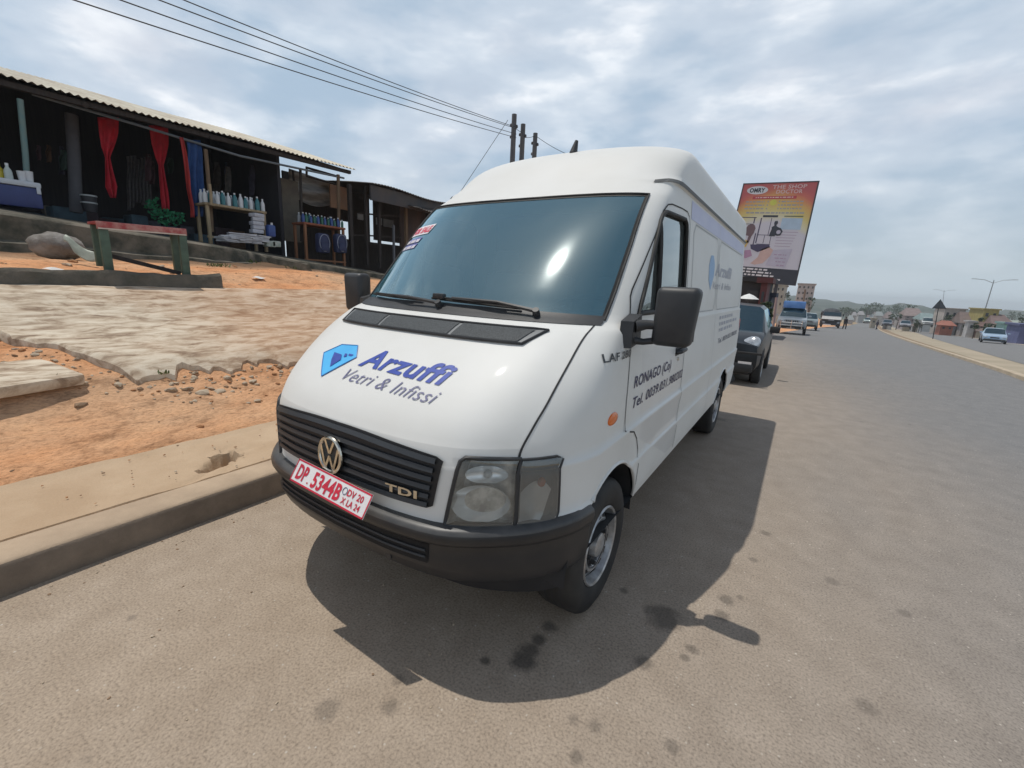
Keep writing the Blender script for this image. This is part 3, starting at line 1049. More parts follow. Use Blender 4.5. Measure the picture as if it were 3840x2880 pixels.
lettering('door_phone', 'Tel. 0039.031.980202', lambda x, y: F(1.135 + x, 1.030 + y, .003), NAVYINK, van, 1.09, .056, .22, .008)
# faded graphics on the load panels
q = MB(); lp = [(3.12, 1.64), (3.02, 1.72), (3.00, 1.84), (3.08, 1.925), (3.20, 1.93), (3.27, 1.86), (3.25, 1.76)]
q.add([F(y, z, .002) for y, z in lp], [tuple(range(len(lp)))]); q.build('faded_logo', PALEBLUE, van, 0, False)
lettering('faded_name', 'Arzuffi', lambda x, y: F(3.30 + x, 1.775 + y, .002), PALEINK, van, 1.05, .11, .28, .04)
lettering('faded_line', 'Vetri & Infissi', lambda x, y: F(3.24 + x, 1.655 + y, .002), PALEINK, van, 1.15, .065, .38, 0)
for k, (y0, y1, z) in enumerate(((3.72, 4.7, 1.37), (3.72, 4.9, 1.31), (3.72, 4.6, 1.25))):
    # small print nobody can read any more: rows of short dashes
    q = MB(); y = y0
    while y < y1:
        l = random.uniform(.05, .16)
        q.add([F(y, z, .002), F(y + l, z, .002), F(y + l, z + .032, .002), F(y, z + .032, .002)], [(0, 1, 2, 3)])
        y += l + .05
    q.build('faded_small_print', PALEINK, van, 0, False)
lettering('faded_phone', 'Tel. 0039.031.980202', lambda x, y: F(3.72 + x, 1.135 + y, .002), mat('faded_phone_ink', (.24, .245, .28), .55), van, 1.45, .05, .22, .02)

# mirrors
for sd in (1, -1):
    q = MB(); bmq = bmesh.new()
    bmesh.ops.create_cube(bmq, size=1.0)
    for v_ in bmq.verts:
        tz = v_.co.z + .5
        wz = .172 + .018 * tz
        v_.co = Vector((v_.co.x * wz + (.004 - .012 * (1 - tz)), v_.co.y * .10, v_.co.z * .268))
    bmesh.ops.bevel(bmq, geom=bmq.edges[:], offset=.030, segments=4, profile=.5, affect='EDGES')
    for v_ in bmq.verts:                              # domed back
        if v_.co.y < 0:
            v_.co.y -= .022 * (1 - (v_.co.x / .10) ** 2) * (1 - (v_.co.z / .15) ** 2)
    bmq.verts.index_update()
    ctr = Vector((1.118, 1.10, 1.504))
    q.add([(sd * (ctr.x + v_.co.x), ctr.y + v_.co.y, ctr.z + v_.co.z) for v_ in bmq.verts], [tuple(v_.index for v_ in f.verts) for f in bmq.faces])
    bmq.free()
    mr = q.build('door_mirror', BLACKP, van, 50)
    MB().grid(lambda u, v: (sd * (1.118 + (-.078 + .156 * u)), 1.1512, 1.504 + (-.11 + .22 * v)), 1, 1).build('mirror_glass', mat('mirror_glass', (.8, .82, .84), .03, 1.0), mr, 0)
    q = MB()
    # foot on the door and two arms
    q.prism([F(.985, 1.395, .0)[0:1] and (sd * .905, .965, 1.352), (sd * .905, .975, 1.475), (sd * .905, 1.085, 1.505), (sd * .905, 1.105, 1.372)], (sd * .055, .02, 0))
    q.tube([(sd * .955, 1.03, 1.452), (sd * 1.0, 1.06, 1.462), (sd * 1.05, 1.08, 1.462)], [.030, .022, .020], 8)
    q.tube([(sd * .95, 1.045, 1.385), (sd * .99, 1.065, 1.380), (sd * 1.05, 1.085, 1.392)], [.020, .015, .016], 8)
    q.build('mirror_arm', BLACKP, mr, 50)

# antenna
ap = fpt(.06, 2.535, 0)
MB().cyl((ap[0], ap[1] + .02, ap[2] + .0), (ap[0] + .012, ap[1] + .035, ap[2] + .085), .030, .012, 10).build('antenna', BLACKP, van, 60)
q = MB(); q.tube([fpt(-.10 + .2 * k / 6, 1.97 if k in (0, 6) else 1.985, -.035) for k in range(7)], .012, 6)

# for sale sticker inside the windscreen
def S_(x, z, o=-.004):
    return fpt(x, z, o)
WHITESTK = mat('sticker_white', (.80, .76, .78), .5)
LILAC = mat('sticker_lilac', (.16, .16, .40), .5)
def spoly(name, a_, b_, c_, d_, m, o):
    def fn(u, v):
        x = (a_[0] * (1 - u) + b_[0] * u) * (1 - v) + (d_[0] * (1 - u) + c_[0] * u) * v
        z = (a_[1] * (1 - u) + b_[1] * u) * (1 - v) + (d_[1] * (1 - u) + c_[1] * u) * v
        return S_(x, z, o)
    return MB().grid(fn, 6, 2).build(name, m, van, 0, False)
spoly('sale_sticker', (-.790, 1.895), (-.570, 1.915), (-.555, 1.985), (-.775, 1.965), WHITESTK, .003)
lettering('sale_letters', 'FOR SALE', lambda x, y: S_(-.775 + x, 1.910 + y + .09 * x, .0045), mat('sticker_red', (.68, .03, .08), .5), van, .205, .045, 0, .04)
for zb in (1.855, 1.812):
    spoly('phone_sticker', (-.780, zb - .018), (-.605, zb), (-.600, zb + .036), (-.776, zb + .018), LILAC, .003)
    q = MB(); x = -.77
    for l in (.018, .018, .018, .0, .02, .018, .018, .0, .018, .018):
        if l:
            zz2 = zb + .002 + (x + .605) * .1
            q.add([S_(x, zz2, .0045), S_(x + l * .75, zz2, .0045), S_(x + l * .75, zz2 + .022, .0045), S_(x, zz2 + .022, .0045)], [(0, 1, 2, 3)])
        x += l or .01
    q.build('phone_digits', WHITESTK, van, 0, False)

# ------------------------------------------------------------------ cab
q = MB(); q.box((0, 1.75, .75), (1.72, 1.35, .06))
q.build('cab_floor', DARKIN, van, 0)
q = MB()
q.grid(lambda u, v: ((-.82 + 1.64 * u), (.90 + .42 * v) + .10 * (2 * u - 1) ** 2 * (1 - v), 1.435 + .05 * math.sin(math.pi * v) - (.25 * max(0, v - .8) * 5 if v > .8 else 0)), 16, 10)
dash = q.build('dashboard', GREYIN, van, 40)
MB().box((0, 2.42, 1.42), (1.68, .03, 1.55)).build('bulkhead', mat('bulkhead_grey', (.10, .115, .12), .7), van, 0)
def seat(x, wdt):
    q = MB(); q.box((x, 1.85, .98), (wdt, .5, .16), ch=.05); st_ = q.build('seat', GREYIN, van, 40)
    MB().box((x, 2.14, 1.36), (wdt * .94, .14, .68), Matrix.Rotation(R(-8), 3, 'X'), ch=.05).build('backrest', GREYIN, st_, 40)
    for k in ((0,) if wdt < .7 else (-.22, .22)):
        MB().box((x + k, 2.2, 1.80), (.26, .09, .17), ch=.035).build('headrest', GREYIN, st_, 40)
seat(.52, .5); seat(-.33, .86)
q = MB()
sc_ = Vector((.50, 1.40, 1.46)); tl = Matrix.Rotation(R(28), 3, 'X')
q.tube([sc_ + tl @ Vector((.21 * math.cos(t), 0 + .21 * math.sin(t), 0)) for t in [2 * math.pi * k / 28 for k in range(28)]], .016, 8, closed=True)
for t in (.3, 2.84, 4.71):
    q.cyl(sc_, sc_ + tl @ Vector((.21 * math.cos(t), .21 * math.sin(t), 0)), .016, .012, 6)
q.cyl(sc_, sc_ + tl @ Vector((0, .05, -.3)), .04, .04, 8)
q.build('steering_wheel', DARKIN, van, 50)

# ------------------------------------------------------------------ wheels
def van_wheel(sd, yc):
    RW = .345
    tp = [(.00, .205), (.012, .222), (.020, .26), (.018, .30), (.004, .330), (-.016, .343), (-.05, .3455), (-.16, .3455), (-.19, .335), (-.20, .29), (-.19, .21)]
    q = MB(); q.lathe([(o, r_) for o, r_ in tp], (sd * .925, yc, RW), 'x', 48, sgn=sd)
    # tread grooves
    wh = q.build('wheel', RUBBER, van, 40)
    q = MB()
    for o in (-.05, -.09, -.13):
        q.lathe([(o - .006, .3462), (o + .006, .3462)], (sd * .925, yc, RW), 'x', 48, sgn=sd)
    q.build('tread_groove', GAP, wh, 40)
    q = MB()
    q.lathe([(.004, .206), (.012, .200), (.006, .190), (-.03, .183), (-.045, .178), (-.040, .165), (-.022, .150), (-.012, .135), (-.016, .118), (-.040, .105), (-.055, .085)], (sd * .925, yc, RW), 'x', 48, sgn=sd)
    rim = q.build('rim', SILVER, wh, 40)
    q = MB()
    q.lathe([(-.055, .086), (-.052, .07), (-.030, .066), (.0, .060), (.006, .050), (.008, .0)], (sd * .925, yc, RW), 'x', 32, sgn=sd)
    q.build('hub_cap', SILVER, rim, 40)
    q = MB(); q.lathe([(-.037, .088), (-.0345, .108), (-.012, .122)], (sd * .9265, yc, RW), 'x', 32, sgn=sd); q.build('rim_dish', mat('rim_dark_recess', (.05, .05, .052), .6), rim, 40)
    q = MB()
    for k in range(14):
        t = 2 * math.pi * (k + .5) / 14
        pts = []
        for a_, r_ in ((-.12, .143), (.12, .143), (.125, .178), (-.125, .178)):
            o = -.017 if r_ < .16 else -.044
            pts.append((sd * (.925 + o + .007), yc + r_ * math.cos(t + a_), RW + r_ * math.sin(t + a_)))
        q.add(pts, [(0, 1, 2, 3)])
    q.build('rim_slot', GAP, rim, 0, False)
    q = MB()
    for k in range(6):
        t = 2 * math.pi * k / 6 + .3
        p = Vector((sd * (.925 - .036), yc + .096 * math.cos(t), RW + .096 * math.sin(t)))
        q.cyl(p, p + Vector((sd * .03, 0, 0)), .013, .011, 6)
    q.build('wheel_nuts', GAP, rim, 30)
    q = MB(); q.cyl((sd * .86, yc, RW), (sd * .75, yc, RW), .17, .17, 24)
    q.build('brake_disc', GAP, wh, 30)
for sd in (1, -1):
    for yc in (.94, 4.465):
        van_wheel(sd, yc)
# mud flap and rear bumper
q = MB(); q.tube([(-.93, 5.40, .52), (-.90, 5.52, .52), (0, 5.55, .52), (.90, 5.52, .52), (.93, 5.40, .52)], .07, 8)
q.build('rear_bumper', BLACKP, van, 40)
q = MB(); q.box((.90, 5.478, 1.1), (.08, .03, .42), ch=.008); q.build('tail_lamp', mat('tail_lamp_red', (.45, .02, .02), .3), van, 30)
# ================================================================== ground, road, pavement
bank_ = pchip(*cols((1.40, -.05), (1.68, -.05), (2.42, -.05), (2.54, .185), (2.75, .26), (3.0, .36), (3.4, .53), (3.6, .66), (4.4, .95), (5.15, 1.30),
                    (5.24, 1.32), (6.3, 1.45), (7.0, 1.50), (7.6, 1.56), (9.0, 1.70), (9.6, 1.75), (14, 2.1), (40, 3.0), (300, 5.0)))
_mm = pchip(*cols((-60, 1.0), (4.0, 1.0), (6.5, .88), (12, .55), (25, .30), (80, .15), (700, .1)))

def lump(x, y):
    return (math.sin(x * 3.1 + 1.3 * math.sin(y * 2.3)) * math.sin(y * 2.7 + x * .9) * .5 + math.sin(x * 7.3 + y * 1.1) * math.sin(y * 6.1 - x * 2) * .3
            + math.sin(x * 15.1 + y * 3.3) * math.sin(y * 13.7 - x * 4) * .2)

def T(x, y, lumps=True):
    d = -x
    if d < 1.4:
        return g(y) - .05
    b = bank_(d)
    m_ = _mm(y)
    z = b if d < 2.42 else .185 + (b - .185) * m_ if d > 2.54 else b
    z += .17 * sstep(5.20, 5.26, d) * (1 - sstep(1.4, 2.6, y) * (1 - sstep(5.6, 6.4, d)))
    if d > 2.6 and lumps:
        z += .045 * lump(x, y) * sstep(2.6, 3.2, d) * (1.0 if d < 30 else .3)
    return z + g(y)

def ongr(u, v, off=0.0):
    """where the line of sight through pixel (u, v) meets the ground"""
    d = ray(u, v).normalized(); t = .8
    while t < 900:
        p = CAM + d * t
        if p.z < T(p.x, p.y) + off:
            break
        t += .004 + t * .0008
    return Vector((p.x, p.y, T(p.x, p.y) + off))

DIRT = bpy.data.materials.new('red_dirt'); DIRT.use_nodes = True
nt = DIRT.node_tree; b = nt.nodes['Principled BSDF']; b.inputs['Roughness'].default_value = .95
b.inputs['Specular IOR Level'].default_value = .15
ge = nd(nt, 'ShaderNodeNewGeometry')
na = nd(nt, 'ShaderNodeTexNoise'); setin(na, Scale=.8, Detail=8.0, Roughness=.62)
nb = nd(nt, 'ShaderNodeTexNoise'); setin(nb, Scale=9.0, Detail=8.0, Roughness=.7)
nc = nd(nt, 'ShaderNodeTexNoise'); setin(nc, Scale=60.0, Detail=3.0, Roughness=.7)
mp = nd(nt, 'ShaderNodeMapping'); mp.inputs['Scale'].default_value = (1, .45, 1)
nt.links.new(ge.outputs['Position'], mp.inputs['Vector'])
for n_ in (na, nb, nc):
    nt.links.new(mp.outputs[0], n_.inputs['Vector'])
r1 = ramp(nt, na.outputs['Fac'], [(.30, (.60, .255, .11)), (.46, (.66, .335, .17)), (.60, (.64, .385, .225)), (.74, (.50, .32, .20))])
r2 = ramp(nt, nb.outputs['Fac'], [(.30, (.50, .47, .44)), (.50, (1, 1, 1)), (.72, (1.12, 1.1, 1.05))])
c_ = mixc(nt, 1.0, r1.outputs['Color'], r2.outputs['Color'], 'MULTIPLY')
r3 = ramp(nt, nc.outputs['Fac'], [(.33, (.72, .70, .68)), (.5, (1, 1, 1)), (.7, (1.1, 1.1, 1.1))])
c_ = mixc(nt, 1.0, c_, r3.outputs['Color'], 'MULTIPLY')
# darker brown towards the shed, scrub colours on the far right
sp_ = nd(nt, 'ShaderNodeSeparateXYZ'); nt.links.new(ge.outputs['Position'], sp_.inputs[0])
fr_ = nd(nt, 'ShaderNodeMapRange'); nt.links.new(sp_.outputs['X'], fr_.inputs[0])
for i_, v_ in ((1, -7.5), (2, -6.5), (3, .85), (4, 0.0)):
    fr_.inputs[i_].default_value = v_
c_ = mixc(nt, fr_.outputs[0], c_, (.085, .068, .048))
fr2 = nd(nt, 'ShaderNodeMapRange'); nt.links.new(sp_.outputs['X'], fr2.inputs[0])
for i_, v_ in ((1, 7.0), (2, 20.0), (3, 0.0), (4, .75)):
    fr2.inputs[i_].default_value = v_
gn = ramp(nt, nb.outputs['Fac'], [(.42, (.30, .24, .155)), (.55, (.22, .20, .11)), (.62, (.10, .125, .045))])
c_ = mixc(nt, fr2.outputs[0], c_, gn.outputs['Color'])
nt.links.new(c_, b.inputs['Base Color'])
bp = nd(nt, 'ShaderNodeBump'); setin(bp, Strength=.9, Distance=.035)
hs_ = mth(nt, 'ADD', mth(nt, 'MULTIPLY', nb.outputs['Fac'], 1.0), mth(nt, 'MULTIPLY', nc.outputs['Fac'], .35))
nt.links.new(hs_, bp.inputs['Height']); nt.links.new(bp.outputs[0], b.inputs['Normal'])

xl = [-900, -400, -150, -60, -30, -20, -15, -12] + [-10 + .25 * k for k in range(12)] + [-7 + .1 * k for k in range(17)] + [-5.36, -5.30, -5.26, -5.23, -5.20, -5.16, -5.1] + \
     [-5 + .09 * k for k in range(27)] + [-2.54, -2.48, -2.42, -2.0, -1.7, -1.45, -1.39, 0, 4, 8, 14, 24, 40, 70, 120, 200, 400, 900]
yl = [-80, -30, -12, -7, -5] + [-4 + .25 * k for k in range(12)] + [-1 + .085 * k for k in range(60)] + [4.2 + .25 * k for k in range(28)] + [11.5, 12.5, 14, 16, 18, 21, 25, 30, 36, 44, 54, 66, 80, 90, 100, 115, 130, 150, 175, 200, 240, 300, 400, 520, 700, 1000, 1500, 2200]
q = MB()
q.add([(x, y, T(x, y)) for y in yl for x in xl], [(j * len(xl) + i, j * len(xl) + i + 1, (j + 1) * len(xl) + i + 1, (j + 1) * len(xl) + i) for j in range(len(yl) - 1) for i in range(len(xl) - 1)])
struct(q.build('ground', DIRT, None, 60, recalc=False))

# ---- road surface
def Mx(y):
    t = min(y, 110.0)
    return 5.35 + .064 * t + .0002 * t * t + max(0.0, y - 110.0) * .108

def asphalt(name, dusty, stains=()):
    m = bpy.data.materials.new(name); m.use_nodes = True
    nt = m.node_tree; b = nt.nodes['Principled BSDF']
    b.inputs['Roughness'].default_value = .88; b.inputs['Specular IOR Level'].default_value = .25
    ge = nd(nt, 'ShaderNodeNewGeometry'); sp = nd(nt, 'ShaderNodeSeparateXYZ'); nt.links.new(ge.outputs['Position'], sp.inputs[0])
    def noise(s, d=6.0, r=.6, st=None):
        n = nd(nt, 'ShaderNodeTexNoise'); setin(n, Scale=s, Detail=d, Roughness=r)
        if st:
            mp = nd(nt, 'ShaderNodeMapping'); mp.inputs['Scale'].default_value = st
            nt.links.new(ge.outputs['Position'], mp.inputs[0]); nt.links.new(mp.outputs[0], n.inputs['Vector'])
        else:
            nt.links.new(ge.outputs['Position'], n.inputs['Vector'])
        return n.outputs['Fac']
    nbig = noise(.55, 6.0, .6, (1, .4, 1)); nmid = noise(5.0, 7.0, .65); nfine = noise(95.0, 2.0, .6)
    vo = nd(nt, 'ShaderNodeTexVoronoi', feature='F1'); setin(vo, Scale=75.0); nt.links.new(ge.outputs['Position'], vo.inputs['Vector'])
    dust = nd(nt, 'ShaderNodeMapRange'); dust.interpolation_type = 'SMOOTHSTEP'
    xx = mth(nt, 'ADD', mth(nt, 'ADD', sp.outputs['X'], mth(nt, 'MULTIPLY', mth(nt, 'MAXIMUM', mth(nt, 'SUBTRACT', sp.outputs['Y'], 1.0), -1.0), 0.10)), mth(nt, 'MULTIPLY', mth(nt, 'SUBTRACT', nbig, .5), 2.4))
    nt.links.new(xx, dust.inputs[0])
    for i_, v_ in ((1, -0.6), (2, 5.4), (3, dusty), (4, .0)):
        dust.inputs[i_].default_value = v_
    grey = ramp(nt, nmid, [(.30, (.166, .166, .167)), (.52, (.188, .187, .187)), (.74, (.212, .209, .207))])
    sand = ramp(nt, nmid, [(.30, (.325, .253, .185)), (.52, (.370, .293, .218)), (.74, (.415, .332, .252))])
    c = mixc(nt, dust.outputs[0], grey.outputs['Color'], sand.outputs['Color'])
    fine = ramp(nt, nfine, [(.28, (.64, .63, .62)), (.48, (.98, .98, .98)), (.70, (1.20, 1.19, 1.17))])
    c = mixc(nt, 1.0, c, fine.outputs['Color'], 'MULTIPLY')
    # pale chippings
    rc = ramp(nt, vo.outputs['Color'], [(.86, (0, 0, 0)), (.95, (1, 1, 1))])
    dd = ramp(nt, vo.outputs['Distance'], [(.25, (1, 1, 1)), (.42, (0, 0, 0))])
    chip = mth(nt, 'MULTIPLY', rc.outputs['Color'], dd.outputs['Color'])
    c = mixc(nt, mth(nt, 'MULTIPLY', chip, .8), c, (.56, .51, .44))
    # scattered oil drips
    v2 = nd(nt, 'ShaderNodeTexVoronoi', feature='F1'); setin(v2, Scale=2.6); nt.links.new(ge.outputs['Position'], v2.inputs['Vector'])
    rr2 = ramp(nt, v2.outputs['Color'], [(.55, (0, 0, 0)), (.80, (1, 1, 1))])
    dist2 = mth(nt, 'ADD', v2.outputs['Distance'], mth(nt, 'MULTIPLY', mth(nt, 'SUBTRACT', noise(24.0, 3.0, .6), .5), .10))
    ds2 = ramp(nt, dist2, [(.035, (1, 1, 1)), (.085, (0, 0, 0))])
    c = mixc(nt, mth(nt, 'MULTIPLY', mth(nt, 'MULTIPLY', rr2.outputs['Color'], ds2.outputs['Color']), .42), c, (.07, .062, .055))
    if stains:
        tot = None
        nz = noise(13.0, 4.0, .6)
        wob = mth(nt, 'MULTIPLY', mth(nt, 'SUBTRACT', nz, .5), .13)
        for (x, y, r, k, sx_, sy_) in stains:
            dx = mth(nt, 'MULTIPLY', mth(nt, 'SUBTRACT', sp.outputs['X'], x), sx_); dy = mth(nt, 'MULTIPLY', mth(nt, 'SUBTRACT', sp.outputs['Y'], y), sy_)
            d = mth(nt, 'SQRT', mth(nt, 'ADD', mth(nt, 'MULTIPLY', dx, dx), mth(nt, 'MULTIPLY', dy, dy)))
            d = mth(nt, 'ADD', d, mth(nt, 'MULTIPLY', wob, min(1.0, r * 9)))
            mr = nd(nt, 'ShaderNodeMapRange'); nt.links.new(d, mr.inputs[0])
            for i_, v_ in ((1, r), (2, r * .45), (3, 0.0), (4, k)):
                mr.inputs[i_].default_value = v_
            tot = mr.outputs[0] if tot is None else mth(nt, 'MAXIMUM', tot, mr.outputs[0])
        c = mixc(nt, tot, c, (.055, .048, .042))
    nt.links.new(c, b.inputs['Base Color'])
    bp = nd(nt, 'ShaderNodeBump'); setin(bp, Strength=.22, Distance=.004)
    nt.links.new(mth(nt, 'ADD', nfine, mth(nt, 'MULTIPLY', chip, .6)), bp.inputs['Height']); nt.links.new(bp.outputs[0], b.inputs['Normal'])
    return m

stn = []
for (u, v, r, k, sx_, sy_) in ((1960, 2475, .075, .75, 1, 1), (1985, 2440, .06, .7, 1, 1), (2020, 2400, .045, .7, 1, 1), (2060, 2350, .05, .6, 1, 1), (1817, 2479, .03, .7, 1, 1),
                               (1464, 2649, .045, .4, 1, 1), (1223, 2664, .06, .35, 1, 1), (1490, 2552, .035, .35, 1, 1), (2492, 2318, .11, .6, 1, 1), (2440, 2290, .05, .5, 1, 1),
                               (2723, 2251, .05, .5, 1, 1), (2706, 2309, .05, .5, 1, 1), (2775, 2240, .03, .4, 1, 1), (2598, 2436, .04, .5, 1, 1), (2569, 2465, .03, .5, 1, 1), (2415, 2487, .05, .5, 1, 1),
                               (2825, 2099, .035, .4, 1, 1), (2231, 2723, .04, .4, 1, 1), (2520, 2800, .035, .4, 1, 1), (2160, 2840, .03, .45, 1, 1), (3250, 2650, .05, .35, 1, 1), (2340, 2215, .03, .5, 1, 1),
                               (2870, 2000, .04, .4, 1, 1), (3120, 2180, .05, .35, 1, 1), (3395, 2300, .04, .35, 1, 1), (2680, 1568, .10, .4, .5, 1)):
    p = at(u, v, 'z', 0.0)
    stn.append((p.x, p.y, r, k, sx_, sy_))
ROAD = asphalt('dusty_asphalt', .92, stn)
ROADB = asphalt('pale_asphalt', .55)
ry = [-60, -20, -8] + [-5 + k for k in range(14)] + [9.5, 10.5, 12, 14, 16, 18, 21, 25, 30, 36, 44, 54, 66, 80, 90, 100, 115, 130, 150, 175, 200, 240, 300, 400]

def sheet(name, x0, x1, dz, m, n=8, ys=ry, kind=True):
    q = MB()
    vs_ = []
    for y in ys:
        a_, b_ = x0(y), x1(y)
        vs_ += [(a_ + (b_ - a_) * i / n, y, g(y) + dz) for i in range(n + 1)]
    q.add(vs_, [(j * (n + 1) + i, j * (n + 1) + i + 1, (j + 1) * (n + 1) + i + 1, (j + 1) * (n + 1) + i) for j in range(len(ys) - 1) for i in range(n)])
    o = q.build(name, m, None, 60, recalc=False)
    return struct(o) if kind else o
RL = lambda y: -1.48 + sstep(8, 30, y) * (Mx(y) - 5.9)
sheet('road', RL, lambda y: Mx(y) + .05, 0.0, ROAD)
WID = lambda y: 1 + max(0, y) / 55.0
r2a = lambda y: Mx(y) + .75 + .045 * max(0.0, min(y, 110.0))
r2b = lambda y: Mx(y) + 11.2
sheet('far_carriageway', r2a, r2b, .01, ROADB)
sheet('median_gully', lambda y: Mx(y) + .22, lambda y: Mx(y) + .34 + .011 * max(0, min(y, 110)), -.006, mat('brown_gully_earth', (.20, .135, .082), .95, col2=(.27, .19, .12), scale=1.0))
sheet('median_verge', lambda y: Mx(y) + .33 + .011 * max(0, min(y, 110)), lambda y: r2a(y) + .1, .002, mat('sandy_verge', (.38, .315, .23), .95, col2=(.29, .245, .17), scale=.55))
q = MB()
vs_ = []
for y in ry:
    m_ = Mx(y)
    vs_ += [(m_, y, g(y) - .03), (m_ + .01, y, g(y) + .085), (m_ + .04, y, g(y) + .10), (m_ + .20, y, g(y) + .09), (m_ + .25, y, g(y) - .03)]
q.add(vs_, [(5 * j + i, 5 * j + i + 1, 5 * j + i + 6, 5 * j + i + 5) for j in range(len(ry) - 1) for i in range(4)])
struct(q.build('median_kerb', mat('sandy_concrete', (.47, .39, .29), .9, col2=(.38, .31, .22), scale=2.0, bump=.3, bscale=30), None, 30))
sheet('far_verge', lambda y: r2b(y) - .05, lambda y: r2b(y) + 2.2, .004, mat('pale_sand', (.42, .35, .26), .95, col2=(.33, .26, .18), scale=.9))

# ---- kerb and pavement on the left
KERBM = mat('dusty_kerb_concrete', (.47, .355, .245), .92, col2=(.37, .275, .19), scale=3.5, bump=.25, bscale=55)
ky = [-30, -12] + [-6 + .25 * k for k in range(49)] + [6.5 + .5 * k for k in range(24)] + []
ky = sorted([y for y in ky if y <= 10] + [k + d_ for k in range(-6, 10) if k % 3 == 1 for d_ in (.493, .4985, .5015, .507)])
jn = lambda y: .008 if abs((y % 3.0) - 1.5) < .003 else 0.0
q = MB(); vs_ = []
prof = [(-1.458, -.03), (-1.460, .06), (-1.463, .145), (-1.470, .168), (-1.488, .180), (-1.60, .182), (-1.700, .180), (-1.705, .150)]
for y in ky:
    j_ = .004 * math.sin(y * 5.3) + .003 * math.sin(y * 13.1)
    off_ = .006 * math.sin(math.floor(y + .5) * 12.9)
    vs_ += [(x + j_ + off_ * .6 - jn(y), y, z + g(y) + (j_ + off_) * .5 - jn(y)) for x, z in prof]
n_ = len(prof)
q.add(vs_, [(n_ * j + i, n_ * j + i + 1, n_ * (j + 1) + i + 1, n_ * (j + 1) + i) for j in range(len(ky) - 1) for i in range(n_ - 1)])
kb_ = q.build('kerb', [KERBM, mat('shade_toned_kerb_face', (.26, .205, .155), .92, col2=(.18, .14, .105), scale=5, bump=.25, bscale=55)], None, 40)
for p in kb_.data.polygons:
    if p.normal.x > .75:  # road-facing side: its shade is put into a darker colour
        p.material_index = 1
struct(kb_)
hx_, hy_ = -2.0, .47
py_l = [-30, -12, -6, -4, -3, -2, -1.4] + [-1.2 + .05 * k for k in range(20)] + [-.2 + .028 * k for k in range(52)] + [1.3 + .1 * k for k in range(20)] + [3.5, 4.5, 6, 8, 10]
px_l = [-1.700, -1.705, -1.715, -1.725, -1.735] + [-1.75 - .02 * k for k in range(40)] + [-2.56, -2.60]
q = MB(); vs_ = []
for y in py_l:
    for x in px_l:
        a_ = math.atan2(y - hy_, x - hx_)
        # slanting broken drain hole
        u_ = (x - hx_) * .80 + (y - hy_) * .60; w_ = -(x - hx_) * .60 + (y - hy_) * .80
        rr = math.hypot(u_ / .085, w_ / .20) * (1 + .16 * math.sin(3 * a_ + 1) + .10 * math.sin(7 * a_))
        dep = -.16 * (1 - sstep(.72, 1.05, rr))
        crack = -.018 * max(0, math.sin(9 * a_ + 2 * rr)) * (1 - sstep(1.0, 2.6, rr)) * sstep(.9, 1.2, rr)
        gro = -.022 if abs(x + 1.718) < .012 else 0
        z = .176 + .004 * lump(x * 2, y * 2) + dep + crack + gro + .02 * sstep(-2.45, -2.60, x)
        vs_.append((x, y, g(y) + z))
n_ = len(px_l)
q.add(vs_, [(j * n_ + i, j * n_ + i + 1, (j + 1) * n_ + i + 1, (j + 1) * n_ + i) for j in range(len(py_l) - 1) for i in range(n_ - 1)])
struct(q.build('pavement', mat('dusty_pavement_concrete', (.50, .37, .245), .93, col2=(.42, .295, .185), scale=2.2, bump=.35, bscale=70), None, 50, recalc=False))

# ---- broken concrete apron on the bank
def slab_edge(y):
    b_ = pchip(*cols((-6, 4.9), (-.9, 4.7), (-.3, 4.42), (.05, 4.0), (.30, 3.62), (.45, 3.50), (1.0, 3.47), (2.0, 3.42), (3.2, 3.30), (4.6, 3.7), (5.2, 4.6)))(y)
    return b_ + .05 * math.sin(y * 9.1) + .035 * math.sin(y * 23.0 + 1) + .03 * math.sin(y * 41)
ys_ = [-4, -3, -2] + [-1.2 + .06 * k for k in range(106)]
q = MB(); vs_ = []; NXX = 26
for y in ys_:
    e_ = slab_edge(y)
    for i in range(NXX + 1):
        d_ = e_ + (5.16 - e_) * (i / NXX)
        lay = .012 * lump(d_ * 2.2, y * .8) + .004 * lump(d_ * 7, y * 3)
        vs_.append((-d_, y, T(-d_, y, False) + .065 + lay + (-.02 if i == 0 else 0)))
    vs_.append((-(e_ - .015), y, T(-e_, y) - .12))
n_ = NXX + 2
fs_ = [(j * n_ + i, j * n_ + i + 1, (j + 1) * n_ + i + 1, (j + 1) * n_ + i) for j in range(len(ys_) - 1) for i in range(NXX)]
fs_ += [(j * n_ + n_ - 1, j * n_, (j + 1) * n_, (j + 1) * n_ + n_ - 1) for j in range(len(ys_) - 1)]
q.add(vs_, fs_)
SLABM = bpy.data.materials.new('weathered_pale_concrete'); SLABM.use_nodes = True
nt = SLABM.node_tree; b = nt.nodes['Principled BSDF']; b.inputs['Roughness'].default_value = .93; b.inputs['Specular IOR Level'].default_value = .15
ge = nd(nt, 'ShaderNodeNewGeometry'); mp = nd(nt, 'ShaderNodeMapping'); mp.inputs['Scale'].default_value = (8.5, 2.2, 4); nt.links.new(ge.outputs['Position'], mp.inputs[0])
s1 = nd(nt, 'ShaderNodeTexNoise'); setin(s1, Scale=1.5, Detail=10.0, Roughness=.66, Distortion=.5); nt.links.new(mp.outputs[0], s1.inputs['Vector'])
s2 = nd(nt, 'ShaderNodeTexNoise'); setin(s2, Scale=.75, Detail=5.0, Roughness=.6); nt.links.new(ge.outputs['Position'], s2.inputs['Vector'])
sp2 = nd(nt, 'ShaderNodeSeparateXYZ'); nt.links.new(ge.outputs['Position'], sp2.inputs[0])
